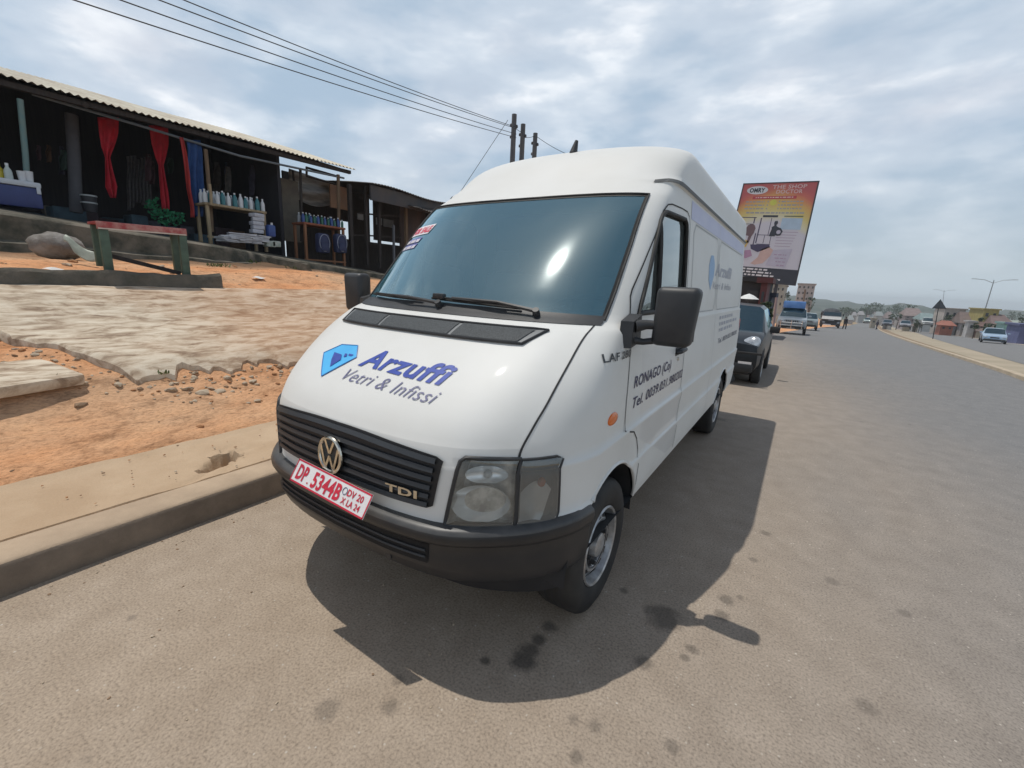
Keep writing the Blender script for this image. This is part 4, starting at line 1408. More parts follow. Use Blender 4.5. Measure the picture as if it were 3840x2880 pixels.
k1 = ramp(nt, s1.outputs['Fac'], [(.34, (.25, .18, .125)), (.43, (.40, .31, .225)), (.50, (.54, .445, .335)), (.60, (.66, .575, .455))])
k2 = ramp(nt, s1.outputs['Fac'], [(.34, (.33, .19, .11)), (.47, (.47, .31, .20)), (.60, (.58, .43, .31))])
wst = nd(nt, 'ShaderNodeMapRange'); nt.links.new(mth(nt, 'ADD', sp2.outputs['Y'], mth(nt, 'MULTIPLY', mth(nt, 'SUBTRACT', s2.outputs['Fac'], .5), 3.5)), wst.inputs[0])
for i_, v_ in ((1, .6), (2, 2.4), (3, 0.0), (4, .9)):
    wst.inputs[i_].default_value = v_
nt.links.new(mixc(nt, wst.outputs[0], k1.outputs['Color'], k2.outputs['Color']), b.inputs['Base Color'])
bp = nd(nt, 'ShaderNodeBump'); setin(bp, Strength=.4, Distance=.02); nt.links.new(s1.outputs['Fac'], bp.inputs['Height']); nt.links.new(bp.outputs[0], b.inputs['Normal'])
tag(q.build('concrete_apron', SLABM, None, 30), 'weathered pale concrete apron with a broken edge on the red bank', 'slab')
# low wall under the bench
q = MB(); vs_ = []
wy = [-6, -4, -2] + [-1 + .15 * k for k in range(21)]
for y in wy:
    t0 = T(-5.30, y) if True else 0
    b0 = T(-5.14, y)
    j_ = .012 * math.sin(y * 7) + .01 * math.sin(y * 17)
    vs_ += [(-5.17 + j_, y, b0 - .05), (-5.19 + j_, y, b0 + .20 + j_), (-5.22, y, b0 + .235 + j_), (-5.34, y, b0 + .225), (-5.36, y, b0 + .1)]
q.add(vs_, [(5 * j + i, 5 * j + i + 1, 5 * j + i + 6, 5 * j + i + 5) for j in range(len(wy) - 1) for i in range(4)] + [tuple(5 * (len(wy) - 1) + i for i in range(5))])
tag(q.build('retaining_wall', mat('stained_grey_wall', (.16, .135, .105), .95, col2=(.085, .08, .062), scale=4, bump=.5, bscale=22), None, 40), 'low dark stained wall running under the red topped bench', 'wall')

# rubble, stones and small plants: nobody could count them
random.seed(4)
def stone(q, c, s, mi=0):
    rot = Matrix.Rotation(random.uniform(0, 6), 3, 'Z') @ Matrix.Rotation(random.uniform(-.6, .6), 3, 'X')
    bm = bmesh.new(); bmesh.ops.create_icosphere(bm, subdivisions=1, radius=1.0)
    sc_ = (s * random.uniform(.8, 1.5), s * random.uniform(.7, 1.1), s * random.uniform(.35, .7))
    vs = []
    for v_ in bm.verts:
        k = random.uniform(.75, 1.2)
        vs.append(Vector(c) + rot @ Vector((v_.co.x * sc_[0] * k, v_.co.y * sc_[1] * k, v_.co.z * sc_[2] * k)))
    bm.verts.index_update()
    q.add(vs, [tuple(v_.index for v_ in f.verts) for f in bm.faces], mi)
    bm.free()
STONES = [mat('pale_stone', (.50, .41, .30), .95, col2=(.36, .28, .20), scale=14), mat('brown_stone', (.22, .15, .095), .95, col2=(.34, .21, .12), scale=14), mat('clay_lump', (.44, .22, .10), .95, col2=(.34, .17, .08), scale=14)]
q = MB()
for k in range(620):
    if k < 430:
        y = random.uniform(-.7, 4.2); d = slab_edge(y) - abs(random.gauss(.05, .22)) - .02
    elif k < 530:
        y = random.uniform(-.8, 4.0); d = random.uniform(2.65, 5.0)
    else:
        y = random.uniform(-1, 7.5); d = random.uniform(5.5, 7.6)
    d = max(2.62, d)
    s = random.choice((.008, .010, .012, .014, .014, .018, .022, .03, .045 if d > 3 else .015))
    stone(q, (-d, y, T(-d, y) + s * .15), s, random.choice((0, 0, 0, 1, 2)))
for k in range(60):
    y = random.uniform(-.9, 1.6); d = random.uniform(1.75, 2.6)
    stone(q, (-d, y, .19 + g(y)), random.uniform(.004, .011), random.choice((0, 1, 2)))
for k in range(160):
    y = random.uniform(-.9, 3.0); x = random.uniform(-1.43, 1.0) if k % 3 else random.uniform(-1.44, -1.25)
    s = random.uniform(.003, .008)
    stone(q, (x, y, s * .3), s, random.choice((0, 0, 1)))
struct(q.build('rubble', STONES, None, 0), 'stuff')
def tuft(q, c, n, h, spread, w=.012):
    for k in range(n):
        a_ = random.uniform(0, 6.283); r_ = random.uniform(0, spread)
        p = Vector(c) + Vector((r_ * math.cos(a_), r_ * math.sin(a_), 0))
        l = h * random.uniform(.5, 1.2); b_ = random.uniform(0, 6.283); t = random.uniform(.2, .9)
        d = Vector((math.cos(b_) * t, math.sin(b_) * t, 1)).normalized()
        s = d.cross(Vector((math.sin(b_ * 3), math.cos(b_ * 5), .3))).normalized() * w
        q.add([p - s, p + s, p + d * l * .6 + s * .7 + Vector((0, 0, 0)), p + d * l * .6 - s * .7, p + d * l], [(0, 1, 2, 3), (3, 2, 4)])
q = MB()
for (u, v, n, h, sp) in ((170, 1425, 60, .06, .14), (230, 1440, 40, .05, .12), (120, 1450, 30, .05, .1), (610, 1400, 26, .05, .10), (820, 1000, 30, .08, .2), (560, 900, 30, .1, .25), (1120, 1010, 40, .08, .3), (930, 985, 30, .08, .25)):
    tuft(q, ongr(u, v), n, h, sp)
struct(q.build('weeds', mat('weed_green', (.07, .11, .03), .8, col2=(.16, .17, .06), scale=12), None, 0, recalc=False), 'stuff')
q = MB(); stone(q, ongr(90, 1412, .02), .26, 0); 
sb = MB()
p0 = ongr(60, 1420); sb.box((p0.x, p0.y, p0.z + .01), (.55, .62, .10), Matrix.Rotation(.3, 3, 'Z') @ Matrix.Rotation(.18, 3, 'Y'), ch=.03)
tag(sb.build('slab_fragment', SLABM, None, 40), 'broken concrete slab piece lying on red dirt at the left edge beside green weeds', 'slab')
# ================================================================== market stalls on the left bank
WOOD = mat('old_timber', (.20, .135, .08), .85, col2=(.11, .075, .05), scale=5, stretch=(6, 6, .6), bump=.2, bscale=30)
DARKWOOD = mat('dark_timber', (.045, .036, .032), .9, col2=(.025, .021, .02), scale=5, stretch=(5, 5, .6))
PALEWOOD = mat('pale_timber', (.36, .28, .17), .8, col2=(.25, .19, .12), scale=6, stretch=(6, 6, .7))
TIN = mat('sunbleached_tin', (.52, .49, .39), .55, .15, col2=(.36, .30, .22), scale=1.3, stretch=(1, 2, 1))
TINDARK = mat('sooty_tin', (.05, .05, .055), .7, col2=(.085, .07, .06), scale=2)
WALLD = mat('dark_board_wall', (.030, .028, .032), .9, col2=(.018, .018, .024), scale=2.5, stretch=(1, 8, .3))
STONEW = mat('mossy_stone_wall', (.17, .145, .11), .95, col2=(.055, .055, .04), scale=2.6, bump=.8, bscale=14, lo=.38, hi=.6, detail=8)
FX0 = -9.5
zf = lambda y: 2.42 - .085 * (y - .5)

def corrug(q, x0, z0, x1, z1, y0, y1, n=5, per=.11, amp=.018, sag=0.0, mi=0):
    m_ = int((y1 - y0) / per * 4)
    vs_ = []
    for j in range(m_ + 1):
        y = y0 + (y1 - y0) * j / m_
        w_ = amp * math.sin(math.pi / 2 * j) if True else 0
        for i in range(n + 1):
            t = i / n
            vs_.append((x0 + (x1 - x0) * t, y, z0 + (z1 - z0) * t + w_ + sag * math.sin(y * 1.7 + t * 3) + .014 * (y - y0)))
    q.add(vs_, [(j * (n + 1) + i, j * (n + 1) + i + 1, (j + 1) * (n + 1) + i + 1, (j + 1) * (n + 1) + i) for j in range(m_) for i in range(n)], mi)

shed = thing('market_shed', 'long open fronted market shed with a sunbleached tin roof over dark stalls', 'shed', (FX0, 1.0, zf(1.0)))
def inshed(o, par=shed):
    """keep world placement when parented under a thing that has a location"""
    o.parent = par
    o.matrix_parent_inverse = Matrix.Translation(-Vector(par.location)) if par.rotation_euler.z == 0 else par.matrix_world.inverted()
    return o
q = MB(); corrug(q, -9.42, 4.30, -14.3, 5.68, -6.5, 7.6, sag=.012)
inshed(q.build('roof', TIN, None, 0, recalc=False))
q = MB()
q.prism([(-13.3, -6.4, 1.8), (-13.3, 7.1, 1.8), (-13.3, 7.1, 5.56), (-13.3, -6.4, 5.36)], (.08, 0, 0))
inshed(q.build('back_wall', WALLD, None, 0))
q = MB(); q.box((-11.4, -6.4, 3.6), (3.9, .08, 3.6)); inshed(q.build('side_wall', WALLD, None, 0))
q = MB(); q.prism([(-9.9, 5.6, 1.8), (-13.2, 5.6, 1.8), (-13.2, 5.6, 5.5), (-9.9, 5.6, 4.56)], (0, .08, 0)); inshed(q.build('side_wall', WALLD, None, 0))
q = MB(); a_, b_ = at(1052, 690, 'x', -10.4), at(1125, 860, 'x', -10.4)
q.box((-10.4, (a_.y + b_.y) / 2, (a_.z + b_.z) / 2 - .1), (.06, b_.y - a_.y, a_.z - b_.z + .5))
inshed(q.build('partition', mat('weathered_ply', (.155, .135, .105), .9, col2=(.10, .09, .075), scale=3), None, 0))
def post(u0, v0, u1, v1, X, r, m, name='post', ext=0.0):
    a_, b_ = at(u0, v0, 'x', X), at(u1, v1, 'x', X)
    b_ = b_ + (b_ - a_) * ext
    q = MB(); q.tube([a_, (a_ + b_) / 2 + Vector((0, .01, 0)), b_], r, 8)
    return inshed(q.build(name, m, None, 60))
post(75, 372, 97, 640, -9.55, .040, mat('teal_pipe', (.10, .20, .21), .6, col2=(.16, .22, .20)), ext=.55)
post(771, 560, 790, 800, -9.55, .04, WOOD, ext=.3)
post(268, 430, 285, 780, -10.6, .10, mat('grey_pillar', (.09, .09, .10), .9), ext=.05)
post(1126, 630, 1130, 870, -9.9, .035, DARKWOOD, ext=.15)
post(1268, 655, 1270, 900, -9.7, .045, WOOD, ext=.1)
post(1098, 640, 1104, 720, -10.6, .03, DARKWOOD)
q = MB(); q.tube([at(120, 352, 'x', -9.7), at(520, 470, 'x', -9.7), at(900, 585, 'x', -9.7), at(1290, 668, 'x', -9.7)], .028, 6)
inshed(q.build('eave_pipe', mat('grey_pipe', (.17, .20, .23), .5), None, 60))
q = MB()
for y in (-4, -2, 0, 2, 4, 6, 7.4):
    q = MB(); q.tube([(-9.5, y, 4.20 + .014 * (y + 6.5)), (-14.2, y, 5.50 + .014 * (y + 6.5))], .05, 5)
    inshed(q.build('rafter', DARKWOOD, None, 0))
q = MB(); q.tube([(-9.56, -6.4, 4.22), (-9.56, 7.5, 4.42)], .06, 4); inshed(q.build('eave_beam', DARKWOOD, None, 0))
q = MB()
for (a_, b_) in (((1150, 628), (1262, 660)), ((1150, 660), (1265, 692)), ((1150, 625), (1150, 662))):
    q.tube([at(*a_, 'x', -9.9), at(*b_, 'x', -9.9)], .03, 5)
inshed(q.build('roof_brace', DARKWOOD, None, 0))

# plinth in front of the shed
q = MB(); vs_ = []
py_ = [-6.5, -4, -2] + [-1 + .2 * k for k in range(46)]
for y in py_:
    h_ = zf(y + .55); j_ = .05 * math.sin(y * 5.1) + .04 * math.sin(y * 12.3) + .03 * math.sin(y * 23)
    fx = -7.62 - .9 * sstep(3.2, 4.6, y)
    low = T(fx + .15, y) - .15
    kk = (-fx + 1.59) / 10.69
    ht = CAM.z + (h_ - CAM.z) * kk - .03
    vs_ += [(fx + .10 + j_, y, low), (fx + .05 + j_ * .9, y, low + (ht - low) * .40), (fx - .06 + j_ * .7, y, low + (ht - low) * .46), (fx - .08 + j_ * .5, y, ht - .04), (fx - .13, y, ht), (-9.1, y, zf(y) - .03), (-9.3, y, zf(y) + .0), (-13.3, y, zf(y) + .02)]
q.add(vs_, [(8 * j + i, 8 * j + i + 1, 8 * j + i + 9, 8 * j + i + 8) for j in range(len(py_) - 1) for i in range(7)])
tag(q.build('stone_plinth', STONEW, None, 40), 'rough mossy stone plinth carrying the market shed on the left bank', 'plinth')
# lower ledges before the plinth
for (pts, dz, lab) in ((((430, 960), (760, 955), (1000, 985), (1190, 1020)), .12, 'long low rubble ledge on the bank right of the bench'),
                       (((640, 905), (900, 925), (1080, 960), (1180, 985)), .16, 'dark upper rubble ledge just below the bottle table')):
    q = MB(); vs_ = []
    P_ = [ongr(*p) for p in pts]; L = []
    for a_, b_ in zip(P_, P_[1:]):
        for k in range(9):
            L.append(a_ + (b_ - a_) * (k / 9))
    for k, p in enumerate(L):
        j_ = .05 * math.sin(k * 1.9) + .04 * math.sin(k * 4.1)
        vs_ += [(p.x + .10 + j_, p.y, p.z - .08), (p.x + j_, p.y, p.z + dz + .03 * math.sin(k * 3)), (p.x - .25, p.y, p.z + dz + .03), (p.x - .5, p.y, p.z + dz * .3)]
    q.add(vs_, [(4 * j + i, 4 * j + i + 1, 4 * j + i + 5, 4 * j + i + 4) for j in range(len(L) - 1) for i in range(3)])
    tag(q.build('rubble_ledge', STONEW, None, 40), lab, 'ledge')

# ---- red topped bench on the wall
bench = thing('bench', 'red topped bench on green legs standing on the low wall', 'bench', ongr(395, 1032))
a_, b_ = at(352, 818, 'x', -5.32), at(692, 850, 'x', -5.32)
base = T(-5.32, a_.y + .1)
def plank(p, e, w, h, m, name, par, ch=.006):
    d = (e - p); l = d.length; rz = math.atan2(d.y, d.x); ry = -math.asin(d.z / l)
    q = MB(); q.box((p + e) / 2, (l, w, h), Matrix.Rotation(rz, 3, 'Z') @ Matrix.Rotation(ry, 3, 'Y'), ch=ch)
    return inshed(q.build(name, m, None, 30), par)
REDP = mat('scuffed_red_paint', (.30, .035, .04), .55, col2=(.36, .13, .11), scale=7, lo=.45, hi=.7)
top0, top1 = Vector((-5.44, a_.y, 2.075)), Vector((-5.44, b_.y, 2.095))
plank(top0, top1, .30, .03, REDP, 'seat', bench)
plank(top0 + Vector((.155, 0, -.028)), top1 + Vector((.155, 0, -.028)), .024, .085, mat('faded_red_rail', (.34, .05, .05), .6, col2=(.48, .26, .22), scale=9), 'front_rail', bench)
plank(top0 + Vector((.169, .01, -.063)), top1 + Vector((.169, -.01, -.063)), .006, .014, mat('cream_paint_line', (.60, .52, .44), .6), 'rail_edge', bench, 0)
GREENP = mat('dull_green_paint', (.085, .135, .095), .65, col2=(.06, .09, .065), scale=8)
for y in (a_.y + .06, b_.y - .045):
    for x in (-5.31, -5.55):
        q = MB(); z0 = T(x, y) + .04; q.box((x, y, (z0 + 2.06) / 2), (.055, .085, 2.06 - z0), ch=.006)
        inshed(q.build('leg', GREENP, None, 30), bench)
plank(Vector((-5.45, a_.y + .1, T(-5.4, a_.y) + .20)), Vector((-5.33, b_.y - .1, T(-5.3, b_.y) + .06)), .03, .05, DARKWOOD, 'brace', bench)

# big stone and pale sheet left of the bench
random.seed(21)
q = MB(); bm = bmesh.new(); bmesh.ops.create_icosphere(bm, subdivisions=3, radius=1.0)
p = at(215, 925, 'x', -6.6)
for v_ in bm.verts:
    n_ = 1 + .18 * lump(v_.co.x * 1.2 + 3, v_.co.y * 1.2 + v_.co.z) + .05 * lump(v_.co.x * 5, v_.co.z * 5 + v_.co.y * 3)
    v_.co = Vector((v_.co.x * .22 * n_, v_.co.y * .27 * n_, v_.co.z * .17 * n_))
bm.verts.index_update()
q.add([p + v_.co for v_ in bm.verts], [tuple(v_.index for v_ in f.verts) for f in bm.faces]); bm.free()
tag(q.build('boulder', mat('grey_boulder', (.27, .25, .225), .95, col2=(.15, .135, .115), scale=7, bump=.7, bscale=25), None, 50), 'grey boulder resting on the dirt left of the bench', 'rock')
q = MB()
c0, c1 = at(262, 938, 'x', -6.1), at(362, 975, 'x', -6.0)
def sheetfn(u, v):
    p = c0 + (c1 - c0) * u
    wdt = .34 * math.sin(math.pi * (.12 + .80 * u))
    return (p.x + (v - .5) * wdt * .55, p.y + (v - .5) * wdt * .45, p.z + .05 + (v - .5) * wdt * -.85 + .03 * math.sin(6 * u + 4 * v))
q.grid(sheetfn, 16, 8)
o = q.build('plastic_sheet', mat('pale_green_plastic', (.40, .44, .36), .5, col2=(.30, .33, .27), scale=9), None, 60)
o.modifiers.new('t', 'SOLIDIFY').thickness = .012
tag(o, 'pale green curved plastic sheet leaning beside the grey boulder', 'sheet')
for (u, v, X, s, lab) in ((200, 1014, -5.6, .045, 'small white scrap lying on the orange dirt left of the bench'), (970, 1045, -5.5, .05, 'small white rag on the bank right of the bench')):
    p = ongr(u, v, .02)
    q = MB(); q.grid(lambda a, b: (p.x + (a - .5) * s * 2, p.y + (b - .5) * s * 3.6, p.z + .02 * math.sin(a * 3 + b * 2.5) * math.sin(b * 3.1) + .015), 8, 8)
    tag(q.build('litter', mat('white_litter', (.72, .70, .66), .7), None, 60), lab, 'litter')

# ---- hanging cloths
def cloth(name, spine, X, m, lab, group=None, folds=3, cat='cloth', dep=.05):
    """spine: (u, v, half width px) from top to bottom"""
    n = len(spine) - 1
    q = MB()
    def fn(a, t):
        s = t * n; k = min(int(s), n - 1); f = s - k
        u = spine[k][0] * (1 - f) + spine[k + 1][0] * f; v = spine[k][1] * (1 - f) + spine[k + 1][1] * f; w_ = spine[k][2] * (1 - f) + spine[k + 1][2] * f
        p = at(u + (2 * a - 1) * w_, v, 'x', X)
        return (p.x + dep * math.sin(a * math.pi * 2 * folds + t * 4) * (.4 + t * .6), p.y + .01 * math.sin(t * 9), p.z)
    q.grid(fn, 20, 24)
    o = q.build(name, m, None, 60)
    o.modifiers.new('t', 'SOLIDIFY').thickness = .006
    return tag(o, lab, cat, group)
RED = mat('red_cloth', (.50, .014, .03), .8, col2=(.36, .010, .025), scale=6)
RED2 = mat('brick_red_cloth', (.40, .035, .03), .8, col2=(.30, .03, .03), scale=6)
cloth('hanging_cloth', [(405, 440, 40), (404, 500, 36), (402, 550, 25), (404, 592, 9), (408, 640, 14), (415, 700, 22), (424, 742, 9)], -10.3, RED, 'knotted red cloth hanging nearest the grey pillar in the shed', 'red cloths in the shed', 2)
cloth('hanging_cloth', [(594, 470, 36), (597, 540, 32), (600, 590, 20), (604, 622, 9), (610, 680, 12), (616, 740, 15), (622, 785, 13)], -10.3, RED, 'knotted red cloth hanging above the green net', 'red cloths in the shed', 2)
cloth('hanging_cloth', [(680, 515, 7), (690, 580, 8), (702, 660, 9), (708, 715, 7), (718, 770, 6), (722, 815, 6)], -9.65, RED2, 'narrow brick red cloth strip hanging beside the blue cloth', 'red cloths in the shed', 1)
cloth('hanging_cloth', [(725, 525, 26), (730, 600, 28), (736, 700, 28), (742, 812, 20)], -9.75, mat('blue_cloth', (.012, .05, .17), .8, col2=(.02, .07, .22), scale=6), 'dark blue cloth hanging beside the narrow red strip', None, 2)
q = MB()
random.seed(5)
p0 = at(620, 795, 'x', -9.3)
for k in range(260):
    a_ = random.uniform(0, 6.283); r_ = random.random() ** .5
    c_ = p0 + Vector((random.uniform(-.1, .1), .30 * r_ * math.cos(a_), .26 * r_ * math.sin(a_) - .03 * math.cos(a_)))
    if c_.z > p0.z + .05 and c_.y > p0.y - .1:
        continue
    s = .035
    d1 = Vector((random.uniform(-1, 1), random.uniform(-1, 1), random.uniform(-1, 1))).normalized() * s; d2 = d1.orthogonal().normalized() * s * .7
    q.add([c_ - d1, c_ + d2, c_ + d1, c_ - d2], [(0, 1, 2, 3)])
tag(q.build('green_net', mat('green_net', (.015, .17, .075), .8, col2=(.01, .11, .05), scale=10), None, 0, recalc=False), 'heap of bright green netting under the hanging red cloth', 'net')
random.seed(8)
for k in range(7):
    u = 480 + k * 13
    cloth('dark_garment', [(u, 590 + random.uniform(-8, 8), 5), (u + 1, 680, 6), (u + 3, 770 + random.uniform(-20, 20), 5)], -11.5, mat('dim_garment', (.07, .07, .08), .9, col2=(.12, .11, .11), scale=20), 'dim grey garment in the row hanging deep in the shed', 'grey garments hanging deep in the shed', 1, 'garment')

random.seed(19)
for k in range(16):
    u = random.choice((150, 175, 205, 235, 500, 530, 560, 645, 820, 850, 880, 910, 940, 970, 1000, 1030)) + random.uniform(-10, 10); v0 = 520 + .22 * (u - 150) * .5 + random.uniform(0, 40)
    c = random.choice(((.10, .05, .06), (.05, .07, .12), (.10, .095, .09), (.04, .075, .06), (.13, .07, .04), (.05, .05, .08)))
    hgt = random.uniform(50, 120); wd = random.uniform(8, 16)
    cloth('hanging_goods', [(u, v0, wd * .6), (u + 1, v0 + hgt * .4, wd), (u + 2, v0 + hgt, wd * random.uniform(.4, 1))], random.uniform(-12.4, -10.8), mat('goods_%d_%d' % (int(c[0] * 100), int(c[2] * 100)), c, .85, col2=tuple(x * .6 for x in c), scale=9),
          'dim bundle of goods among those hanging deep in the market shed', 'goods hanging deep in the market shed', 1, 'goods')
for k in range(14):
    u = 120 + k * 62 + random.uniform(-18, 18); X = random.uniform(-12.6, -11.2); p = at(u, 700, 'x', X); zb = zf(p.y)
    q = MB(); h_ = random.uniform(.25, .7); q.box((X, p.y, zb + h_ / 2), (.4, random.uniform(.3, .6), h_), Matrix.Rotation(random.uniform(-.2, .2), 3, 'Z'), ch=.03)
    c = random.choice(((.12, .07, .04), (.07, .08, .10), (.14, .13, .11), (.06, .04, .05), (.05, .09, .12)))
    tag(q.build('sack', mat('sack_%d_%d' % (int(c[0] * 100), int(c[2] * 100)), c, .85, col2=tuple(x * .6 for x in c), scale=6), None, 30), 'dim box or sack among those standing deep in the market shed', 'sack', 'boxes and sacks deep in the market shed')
# ---- cooler box and bottles at the left edge
c_ = at(40, 742, 'x', -9.30)
cool = thing('cooler_box', 'dark blue cooler box with a white lid on the plinth', 'cooler', (-9.42, at(0, 740, 'x', -9.42).y, zf(.6)))
yb1 = at(158, 740, 'x', -9.20).y; yb0 = yb1 - 1.0
zt, zb = at(120, 704, 'x', -9.20).z, at(120, 780, 'x', -9.20).z
q = MB(); q.box((-9.42, (yb0 + yb1) / 2, (zt + zb) / 2), (.46, yb1 - yb0, zt - zb), ch=.03); inshed(q.build('body', mat('cooler_blue', (.022, .035, .13), .45, col2=(.03, .045, .16)), None, 30), cool)
q = MB(); q.box((-9.42, (yb0 + yb1) / 2, zt + .045), (.50, yb1 - yb0 + .02, .085), ch=.025); inshed(q.build('lid', mat('cooler_white', (.55, .58, .62), .4, col2=(.48, .50, .53)), None, 30), cool)
q = MB(); q.box((-9.19, yb1 - .03, zt - .03), (.04, .05, .12), ch=.008); inshed(q.build('latch', mat('cooler_white', (.7, .7, .7), .4), None, 30), cool)
def bottle(name, u, vt, vb, X, wpx, mats, lab, cat='bottle', group=None, capm=None, zbase=None):
    a_ = at(u, vb, 'x', X); t_ = at(u, vt, 'x', X)
    h = t_.z - a_.z; r = (at(u + wpx, vb, 'x', X).y - at(u - wpx, vb, 'x', X).y) / 2
    root = thing(name, lab, cat, (X, a_.y, a_.z), 0, group)
    q = MB(); q.lathe([(0, 0), (0, r * .95), (h * .05, r), (h * .55, r), (h * .68, r * .85), (h * .80, r * .45), (h * .90, r * .36), (h * .90, 0)], (0, 0, 0), 'z', 12)
    q.build('body', mats, root, 50)
    q = MB(); q.lathe([(h * .89, 0), (h * .89, r * .42), (h, r * .42), (h, 0)], (0, 0, 0), 'z', 10); q.build('cap', capm or mats, root, 40)
    return root
CLEARP = mat('cloudy_plastic', (.50, .55, .52), .3, col2=(.40, .46, .43))
bottle('oil_bottle', 38, 614, 688, -9.38, 17, CLEARP, 'cloudy white bottle standing on the cooler lid', capm=mat('white_cap', (.7, .72, .72), .4))
bottle('yellow_can', 4, 612, 684, -9.45, 22, mat('yellow_plastic', (.50, .40, .02), .4, col2=(.42, .32, .02)), 'yellow plastic can on the cooler lid at the left edge', 'can')
for u, lab in ((86, 'white cup on the cooler lid, left of the two cups'), (112, 'white cup on the cooler lid, right of the two cups')):
    a_ = at(u, 682, 'x', -9.40); q = MB(); q.lathe([(0, 0), (0, .045), (.16, .058), (.16, .050), (.02, .04)], (-9.40, a_.y, a_.z), 'z', 12)
    tag(q.build('cup', mat('white_cup', (.62, .63, .64), .5), None, 40), lab, 'cup', 'cups on the cooler')
for (u, v, lab) in ((332, 735, 'upper pale lidded tub beside the grey pillar'), (334, 762, 'lower pale lidded tub beside the grey pillar')):
    a_ = at(u, v, 'x', -10.2); tb = thing('tub', lab, 'tub', (-10.2, a_.y, a_.z - .16))
    q = MB(); q.lathe([(0, 0), (0, .10), (.15, .12), (.15, 0)], (0, 0, 0), 'z', 14); q.build('body', mat('dark_tub', (.03, .03, .035), .6), tb, 40)
    q = MB(); q.lathe([(.15, 0), (.15, .125), (.175, .125), (.175, 0)], (0, 0, 0), 'z', 14); q.build('lid', mat('pale_tub_lid', (.38, .40, .40), .5), tb, 40)

# ---- tables of bottles
def table(name, lab, u0, u1, vt0, vt1, X, zfloor, m, m2, dep=.55):
    a_, b_ = at(u0, vt0, 'x', X), at(u1, vt1, 'x', X)
    root = thing(name, lab, 'table', (X, a_.y, zfloor))
    z = (a_.z + b_.z) / 2
    q = MB(); q.box((X - dep / 2, (a_.y + b_.y) / 2, z), (dep, b_.y - a_.y, .05), ch=.008); inshed(q.build('table_top', m, None, 30), root)
    for y in (a_.y + .05, b_.y - .05):
        for x in (X - .05, X - dep + .05):
            q = MB(); q.box((x, y, (z + zfloor) / 2), (.06, .06, z - zfloor), ch=.005); inshed(q.build('leg', m2, None, 30), root)
    q = MB(); q.box((X - .05, (a_.y + b_.y) / 2, zfloor + .22), (.04, b_.y - a_.y, .04)); inshed(q.build('stretcher', m2, None, 30), root)
    return a_, b_, z
BC = [mat('bottle_white', (.60, .62, .63), .35), mat('bottle_teal', (.03, .16, .18), .3), mat('bottle_blue', (.03, .07, .25), .3), mat('bottle_grey', (.30, .32, .34), .35), mat('bottle_green', (.02, .12, .07), .3)]
CN = ['white', 'teal', 'blue', 'grey', 'green']
def row(a_, b_, z, X, n, h, r, pick, lab, grp, rows=2):
    protos = {}
    for k in range(n):
        for rw in range(rows):
            ci = pick[(k * 3 + rw * 5 + k // 2) % len(pick)]
            y = a_.y + (b_.y - a_.y) * (k + .5) / n + random.uniform(-.02, .02); x = X - .10 - rw * .18 + random.uniform(-.02, .02)
            if ci not in protos:
                root = thing('bottle', lab % CN[ci], 'bottle', (x, y, z), 0, grp)
                q = MB(); q.lathe([(0, 0), (0, r * .95), (h * .55, r), (h * .70, r * .8), (h * .82, r * .42), (h * .9, r * .36), (h * .9, 0)], (0, 0, 0), 'z', 10); q.build('body', BC[ci], root, 50)
                q = MB(); q.lathe([(h * .89, 0), (h * .89, r * .42), (h, r * .42), (h, 0)], (0, 0, 0), 'z', 8); q.build('cap', BC[0], root, 40)
                protos[ci] = root
            else:
                c_ = copy_tree(protos[ci]); c_.location = (x, y, z); s = random.uniform(.85, 1.12); c_.scale = (s, s, s)
a_, b_, z = table('bottle_table', 'pale wooden table crowded with bottles beside the blue cloth', 770, 1000, 768, 792, -9.25, zf(4.0) - .05, PALEWOOD, PALEWOOD)
random.seed(3)
row(a_, b_, z + .025, -9.25, 11, .27, .045, [0, 3, 0, 1, 2, 0, 3], '%s bottle among others on the pale wooden table', 'bottles on the pale table')
post(786, 690, 792, 770, -9.2, .03, PALEWOOD)
# white plastic wares under and beside the table
random.seed(17)
for k, (u, v) in enumerate(((850, 905), (880, 896), (905, 908), (930, 900), (950, 912), (975, 905))):
    p = at(u, v, 'x', -9.0); q = MB()
    for s in range(5):
        q.box((p.x + random.uniform(-.03, .03), p.y + random.uniform(-.03, .03), p.z + .028 * s), (.3, .30, .022), Matrix.Rotation(random.uniform(-.3, .3), 3, 'Z') @ Matrix.Rotation(random.uniform(-.06, .06), 3, 'X'))
    tag(q.build('sheet_bundle', mat('white_wares', (.58, .58, .60), .45, col2=(.40, .40, .43), scale=8), None, 0), 'flat white bundle in the row on the ground under the bottle table', 'bundle', 'white bundles under the bottle table')
for k in range(5):
    p = at(962 + 4 * (k % 2), 868 - k * 15, 'x', -9.1); q = MB(); q.box(p, (.22, .24, .085), Matrix.Rotation(random.uniform(-.3, .3), 3, 'Z'), ch=.02)
    tag(q.build('white_packet', mat('white_packet', (.50, .51, .54), .5, col2=(.36, .37, .42), scale=12), None, 30), 'white packet in the stack at the right end of the bottle table', 'packet', 'stacked white packets')
cr = at(1016, 888, 'x', -9.0)
jc = thing('jerrycan', 'small blue jerrycan standing right of the white packets', 'jerrycan', cr)
q = MB(); q.box((0, 0, .13), (.16, .17, .26), ch=.035); q.build('body', BC[2], jc, 30)
q = MB(); q.cyl((.03, .02, .26), (.03, .02, .31), .025, .025, 10); q.build('cap', BC[0], jc, 30)
